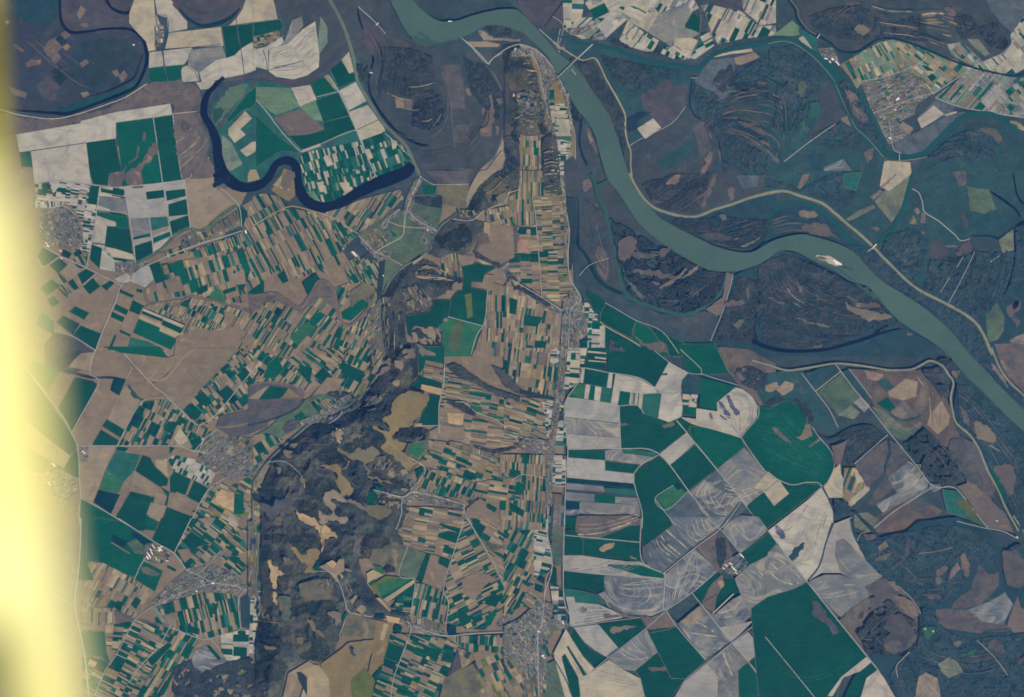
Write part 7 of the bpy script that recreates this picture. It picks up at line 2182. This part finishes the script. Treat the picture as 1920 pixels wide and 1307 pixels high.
if o: tag(o, 'faint drowned scrub trailing below the sandbar in the river', 'scrub', kind='stuff')
for s, nm in (('A3 500,600,12 560,760,11 610,860,11 640,930,11 720,1020,10 800,1090,10 860,1130,10 980,1165,10 1100,1160,10 1180,1120,10 1280,1020,10 1400,905,11 1480,855,11 1600,845,11 1700,870,12 1800,930,12 1960,1010,13', 'east_arm'),
              ('A3 400,440,7 480,500,8 540,560,9 600,620,8 660,680,7 720,760,7 790,920,8 850,1040,8 870,1120,7', 'east_arm'),
              ('A2 240,258,3 330,262,3 420,290,4 560,330,5 650,350,7 760,362,8 900,420,8 1050,470,8 1180,480,7 1300,500,8 1380,512,9 1430,465,8 1500,405,8 1640,362,8 1780,332,8 1901,322,8', 'east_arm'),
              ('A3 -10,315,9 100,290,9 200,310,10 300,372,11 400,450,13 470,540,14 505,620,12', 'east_arm')):
    tl, body = s.split(' ', 1); water_strip(pts(tl, body), nm, 'tc')
water_strip(pts('A3', '120,-60,3 150,0,4 200,70,4 225,160,5 300,230,5 380,270,5 470,325,4 530,378,4 600,390,4 680,378,4 740,338,4 830,288,4 930,288,4 1050,320,4 1180,370,4 1320,430,4 1450,480,4 1520,500,3 1640,530,3 1800,565,3 1860,560,3 1960,520,3'), 'canal', 'bl')
settle_later = True
# islands' open patches
for s, k in (('A3 600,670 650,710 665,740 630,730 590,690', 'to'), ('A3 1800,890 1960,970 1960,1000 1830,930', 'tl')):
    tl, body = s.split(' ', 1); p = natural(pts(tl, body), .3); zz = layer(p)+1; b = Bag(); b.face(p, zz, albedo(k), WH(k)); o = b.build('clearing'); pend(o, shape_words(p)+' '+TONE[k], 'clearing', 'clearing', cen(p))
for s in ('A3 145,-20 215,60 225,120 290,215 360,255', 'A3 860,1180 920,1195 1060,1185 1180,1165', 'A3 500,625 560,760 640,930 690,985 760,1050 860,1170', 'A3 0,325 100,305 190,322 290,385 380,465 470,570 495,610'):
    tl, body = s.split(' ', 1); road_strip(pts(tl, body), 'levee', 'lc', 1.6, 3.0)
# ------------------------------------------------------------------ box helper for built things (metres, local to a thing)
def boxes(name, lst, key, parent, mat='house'):
    V = []; F = []
    for cx, cy, cz, sx, sy, sz, a in lst:
        i = len(V); c, s = math.cos(a), math.sin(a)
        for dz in (-.5, .5):
            for dx, dy in ((-.5, -.5), (.5, -.5), (.5, .5), (-.5, .5)): x, y = dx*sx, dy*sy; V.append((cx+x*c-y*s, cy+x*s+y*c, cz+dz*sz))
        F += [(i, i+3, i+2, i+1), (i+4, i+5, i+6, i+7), (i, i+1, i+5, i+4), (i+1, i+2, i+6, i+5), (i+2, i+3, i+7, i+6), (i+3, i, i+4, i+7)]
    me = bpy.data.meshes.new(name); me.from_pydata(V, [], F); me.materials.append(MT[mat])
    ca = me.color_attributes.new('Col', 'FLOAT_COLOR', 'CORNER'); ca.data.foreach_set('color', np.tile(np.array([*albedo(key), 1.]), len(F)*4).astype(np.float32)); me.update()
    o = bpy.data.objects.new(name, me); COL.objects.link(o); o.parent = parent; return o
def bridge(p0, p1, w, label, n, key='rw'):
    (x0, y0), (x1, y1) = mp(p0), mp(p1); cx, cy = (x0+x1)/2, (y0+y1)/2; Ln = math.hypot(x1-x0, y1-y0); a = math.atan2(y1-y0, x1-x0)
    e = bpy.data.objects.new('bridge', None); COL.objects.link(e); zz = max(at_layer(p0), at_layer(p1), at_layer(((p0[0]+p1[0])/2, (p0[1]+p1[1])/2)))
    e.location = (cx, cy, -H+zz); e.rotation_euler = (0, 0, a); tag(e, label, 'bridge')
    boxes('deck', [(0, 0, 13, Ln, w, 1.6, 0)], key, e, 'road'); boxes('railway_track', [(0, -w*.28, 14.1, Ln, w*.16, .5, 0)], 'tk', e, 'road')
    boxes('girder', [(0, w*.5, 15.5, Ln, 1.6, 5, 0)], 'vh', e); boxes('girder', [(0, -w*.5, 15.5, Ln, 1.6, 5, 0)], 'vh', e)
    for i in range(n): boxes('pier', [((i+.5)/n*Ln-Ln/2, 0, 6, 5, w*.9, 12.4, 0)], 'vh', e)
A2 = lambda x, y: pts('A2', '%g,%g' % (x, y))[0]
bridge(A2(340, 575), A2(480, 440), 15, 'long pale road and rail bridge crossing the river by the riverside town', 9)
road_strip([A2(480, 440), A2(600, 328)], 'road', 'rw', 1.7)
bridge(pts('A3', '975,1145')[0], pts('A3', '975,1195')[0], 12, 'short white bridge over the narrow arm below the gridded town', 3, 'sw')
bridge(pts('A3', '365,285')[0], pts('A3', '385,255')[0], 14, 'small pale canal bridge near the white quarry north west of the gridded town', 2, 'sw')
bridge(pts('B3', '775,540')[0], pts('B3', '805,505')[0], 18, 'white sluice bridge where the levee crosses the dark side channel', 3, 'sw')
bridge(pts('A2', '1325,578')[0], pts('A2', '1375,580')[0], 10, 'thin track bridge over the green arm north of the great bend', 2, 'rw')
def boat(p, ln, w, a, label, units=1):
    x, y = mp(p); e = bpy.data.objects.new('barge', None); COL.objects.link(e); e.location = (x, y, -H+at_layer(p)+.6); e.rotation_euler = (0, 0, a); tag(e, label, 'barge', 'barges on the river')
    for i in range(units):
        o = -ln/2+(i+.5)*ln/units; l = ln/units*.94
        V = [(o-l/2, -w/2, 0), (o+l*.4, -w/2, 0), (o+l/2, 0, 0), (o+l*.4, w/2, 0), (o-l/2, w/2, 0)]; V += [(q[0], q[1], 3.2) for q in V]
        me = bpy.data.meshes.new('hull'); me.from_pydata(V, [], [(4, 3, 2, 1, 0), (5, 6, 7, 8, 9)]+[(k, (k+1) % 5, (k+1) % 5+5, k+5) for k in range(5)]); me.materials.append(MT['house'])
        ca = me.color_attributes.new('Col', 'FLOAT_COLOR', 'CORNER'); ca.data.foreach_set('color', np.tile(np.array([*albedo('rw'), 1.]), 30).astype(np.float32)); me.update()
        h = bpy.data.objects.new('hull', me); COL.objects.link(h); h.parent = e
        boxes('hatch_cover', [(o-l*.05, 0, 3.8, l*.7, w*.7, 1.2, 0)], 'vh', e)
    boxes('wheelhouse', [(-ln/2+6, 0, 6, 9, w*.6, 6, 0)], 'sw', e)
boat(A2(459, 536), 120, 11, math.radians(-52), 'long pale barge convoy midstream just below the road bridge', 2)
boat(A2(350, 384), 48, 11, math.radians(-50), 'short white barge moored at the east bank above the bridge')
boat(pts('A1', '1440,160')[0], 60, 11, math.radians(5), 'white barge moored on the far bank of the upper river')
boat(pts('A2', '420,702')[0], 44, 10, math.radians(-70), 'small white barge moored at the west bank below the bridge')
# ------------------------------------------------------------------ big sheds and farm halls
def hall(p, ln, w, a, label, key='sw', group=None):
    x, y = mp(p); z = at_layer(p)+.3; e = bpy.data.objects.new('farm_shed', None); COL.objects.link(e); e.location = (x, y, -H+z); e.rotation_euler = (0, 0, a)
    boxes('wall', [(0, 0, 3, ln, w, 6, 0)], 'vh', e)
    V = [(-ln/2-1, -w/2-1, 6.02), (ln/2+1, -w/2-1, 6.02), (ln/2+1, w/2+1, 6.02), (-ln/2-1, w/2+1, 6.02), (-ln/2-1, 0, 9.5), (ln/2+1, 0, 9.5)]
    me = bpy.data.meshes.new('roof'); me.from_pydata(V, [], [(0, 1, 5, 4), (2, 3, 4, 5), (0, 4, 3), (1, 2, 5), (3, 2, 1, 0)]); me.materials.append(MT['house'])
    ca = me.color_attributes.new('Col', 'FLOAT_COLOR', 'CORNER'); ca.data.foreach_set('color', np.tile(np.array([*albedo(key), 1.]), 18).astype(np.float32)); me.update()
    o = bpy.data.objects.new('roof', me); COL.objects.link(o); o.parent = e; tag(e, label, 'farm shed', group)
def halls(tile, spots, label, group, key='sw'):
    for x, y, ln, w, a in spots: hall(pts(tile, '%g,%g' % (x, y))[0], ln, w, math.radians(-a), label, key, group)
halls('D0', [(1120, 215, 60, 16, 60), (1100, 245, 60, 16, 60), (1112, 262, 66, 18, 60), (1095, 272, 66, 18, 60), (1130, 240, 50, 14, 60), (1185, 200, 50, 20, 20), (1195, 215, 56, 18, 20), (1180, 218, 46, 16, 20), (1140, 190, 80, 12, 60), (1200, 190, 40, 14, 20), (1160, 280, 60, 10, 60), (1240, 295, 50, 12, 20)], 'white farm shed among the bright sheds at lower left', 'white sheds at lower left')
halls('D2', [(1625, 318, 70, 14, 35), (1640, 345, 70, 14, 35), (1655, 362, 70, 14, 35), (1700, 250, 60, 16, 45), (1712, 262, 50, 14, 45), (1590, 330, 60, 12, 35), (1570, 350, 40, 12, 35), (1665, 385, 60, 10, 35)], 'pale farm shed on the estate between the scrolled fields', 'sheds of the estate')
halls('C0', [(395, 832, 44, 24, 20), (405, 845, 40, 20, 20), (360, 968, 44, 24, 20), (370, 985, 40, 16, 20), (270, 905, 30, 14, 10), (615, 740, 40, 12, 70), (628, 750, 40, 12, 70)], 'bright white shed in the hazy village beside the yellow blur', 'white sheds beside the yellow blur')
halls('B0', [(355, 520, 50, 20, 30), (345, 500, 40, 14, 30), (455, 610, 44, 14, 30), (450, 555, 44, 14, 30), (1825, 415, 50, 24, 70)], 'white shed on the edge of the left hand villages', 'white sheds of the left villages')
halls('A3', [(480, 440, 40, 30, 20), (510, 460, 60, 16, 50), (520, 475, 60, 16, 50), (430, 435, 50, 20, 10), (460, 460, 50, 14, 40)], 'white factory shed beside the eastern arm above the gridded town', 'white sheds above the gridded town')
halls('A3', [(960, 738, 50, 26, -20), (970, 730, 30, 22, 60), (905, 1025, 40, 18, 10), (945, 815, 30, 16, 20)], 'bright white hall inside the gridded town', 'white halls in the gridded town')
halls('D2', [(228, 1000, 40, 26, 0), (200, 820, 40, 16, 30), (380, 755, 60, 14, 60), (240, 1015, 40, 12, 0)], 'white hall in the bottom centre town', 'white halls of the bottom centre town')
halls('B1', [(725, 572, 70, 18, 50), (740, 590, 50, 14, 50), (1275, 402, 30, 16, 60), (945, 740, 24, 14, 60)], 'cream hall in the branching village below the oxbow', 'halls of the branching village')
halls('D0', [(1582, 462, 34, 24, 10), (1460, 520, 40, 14, 30)], 'white hall in the middle of the long left village', 'white halls of the long left village')
halls('A1', [(1440, 158, 60, 12, 0), (900, 178, 50, 12, -40), (855, 540, 50, 12, 20)], 'white riverside building on the upper river bank', 'white buildings of the upper bank')
halls('D3', [(1165, 800, 30, 12, 20), (1225, 818, 30, 12, 60), (1850, 120, 40, 12, 50)], 'pale farm building in the lower right woods', 'farm buildings of the lower right woods')
halls('A0', [(993, 333, 24, 20, 0), (1165, 215, 60, 12, 80), (1200, 300, 60, 12, 80)], 'pale farm building near the top left hamlet', 'farm buildings at top left')
halls('D3', [(1700, -1, 30, 12, 20)], 'lone pale shed beside the track at lower right', None)
# ------------------------------------------------------------------ houses: the largest 300 as things, the others as one mass
allh = [(h[2]*h[3], h, z, nm) for hs, z, nm, c in villages for h in hs if 0 < h[0] < 1920 and 0 < h[1] < 1307]
allh.sort(key=lambda e: -e[0]); mass = Bag()
for a, h, z, nm in allh[:300]:
    b = Bag(); V, F = house_mesh(h, z+hill_at(h), 1.15); b.raw(V, F, [albedo('vh')]*4+[albedo('vh')]*2, MT['house']); o = b.build('house')
    tag(o, 'larger grey roofed house in the settlement '+nm, 'house', 'larger houses '+nm)
for a, h, z, nm in allh[300:]:
    V, F = house_mesh(h, z+hill_at(h)); rc = jit(albedo(roof_key()), .15); wc = jit(albedo('vh'), .1); mass.raw(V, F, [wc]*4+[rc]*2, MT['house'])
tag(mass.build('village_houses', center=False), 'thousands of small houses making up the villages and towns', 'houses', kind='stuff')
settle()
# ------------------------------------------------------------------ window surround close to the lens, at the left
def make_frame(edge, d, label, tone, slope):
    ya, yb = edge[0][0], edge[-1][0]; ys = np.linspace(ya, yb, 50); ex = np.interp(ys, [e[0] for e in edge], [e[1] for e in edge])
    V = []; F = []; nx = 34; q = 9.0/100000*d
    for yy, x0 in zip(ys, ex):
        for i in range(nx):
            t = i/(nx-1); px = x0-t*330; y = (653.5-yy)*q
            nose = .006*d*math.sqrt(max(0, 1-(1-min(1, t*9))**2))                    # rounded nose at the pane side
            away = max(0, t-.30)*(max(0, yy-1080)/250.)**1.2*.16*d if d < 5 else .03*d*max(0, t-.02)
            roll = .010*d*t-away+.0008*d*math.sin(yy/130.+t*6)   # padding rolls away to the left
            V.append(((px-960)*q, y, -d+nose+roll+slope*y))
    n = len(ys)
    for j in range(n-1):
        for i in range(nx-1): a = j*nx+i; F.append((a, a+1, a+nx+1, a+nx))
    m = len(V); V += [(x-.002, y, z-.03) for x, y, z in V]                          # the back of the padding
    for j in range(n-1):
        for i in range(nx-1): a = m+j*nx+i; F.append((a, a+nx, a+nx+1, a+1))
        F.append((j*nx, (j+1)*nx, m+(j+1)*nx, m+j*nx))
    me = bpy.data.meshes.new('window_surround'); me.from_pydata(V, [], F); me.polygons.foreach_set('use_smooth', [True]*len(F)); me.update()
    mt, nn, bb = nodes('yellow_padding'); v = nn.nodes.new('ShaderNodeTexCoord'); nz = nn.nodes.new('ShaderNodeTexNoise'); nz.inputs['Scale'].default_value = 7
    nn.links.new(v.outputs['Object'], nz.inputs['Vector']); r = nn.nodes.new('ShaderNodeMix'); r.data_type = 'RGBA'
    nn.links.new(rng(nn, nz.outputs['Fac'], .38, .62, 0, 1), r.inputs[0]); r.inputs[6].default_value = (*tone[0], 1); r.inputs[7].default_value = (*tone[1], 1); nn.links.new(r.outputs[2], bb.inputs['Base Color'])
    me.materials.append(mt); o = bpy.data.objects.new('window_surround', me); COL.objects.link(o); tag(o, label, 'window surround')
make_frame([(-150, -6), (0, 4), (120, 10), (230, 14), (330, 20)], 7.0, 'thin mustard yellow blurred window padding at the top left edge', ((.20, .17, .03), (.40, .35, .09)), .0)
make_frame([(262, -70), (300, -20), (340, 16), (400, 36), (480, 46), (600, 64), (680, 76), (800, 84), (900, 96), (1000, 104), (1100, 114), (1200, 128), (1307, 138), (1440, 152)], 2.75, 'wide pale yellow blurred window padding along the lower left edge', ((.95, .89, .40), (.95, .83, .30)), .10)
# ------------------------------------------------------------------ the air
def haze():
    s = 135000.0; z0, z1 = -H-1500.0, 1500.0
    V = [(x, y, z) for z in (z0, z1) for x, y in ((-s, -s), (s, -s), (s, s), (-s, s))]
    me = bpy.data.meshes.new('haze'); me.from_pydata(V, [], [(0, 3, 2, 1), (4, 5, 6, 7), (0, 1, 5, 4), (1, 2, 6, 5), (2, 3, 7, 6), (3, 0, 4, 7)])
    m = bpy.data.materials.new('haze_air'); m.use_nodes = True; n = m.node_tree; n.nodes.clear()
    out = n.nodes.new('ShaderNodeOutputMaterial'); v = n.nodes.new('ShaderNodeVolumePrincipled'); v.inputs['Color'].default_value = HAZE_COL
    v.inputs['Absorption Color'].default_value = (1, 1, 1, 1)
    v.inputs['Density'].default_value = HAZE_D/H; v.inputs['Anisotropy'].default_value = 0.0
    n.links.new(v.outputs[0], out.inputs['Volume']); me.materials.append(m)
    o = bpy.data.objects.new('haze', me); COL.objects.link(o); tag(o, kind='stuff', label='thin blue air between the camera and the land', cat='haze')
HAZE_COL = (.05, .235, .77, 1); HAZE_D = .185
haze()
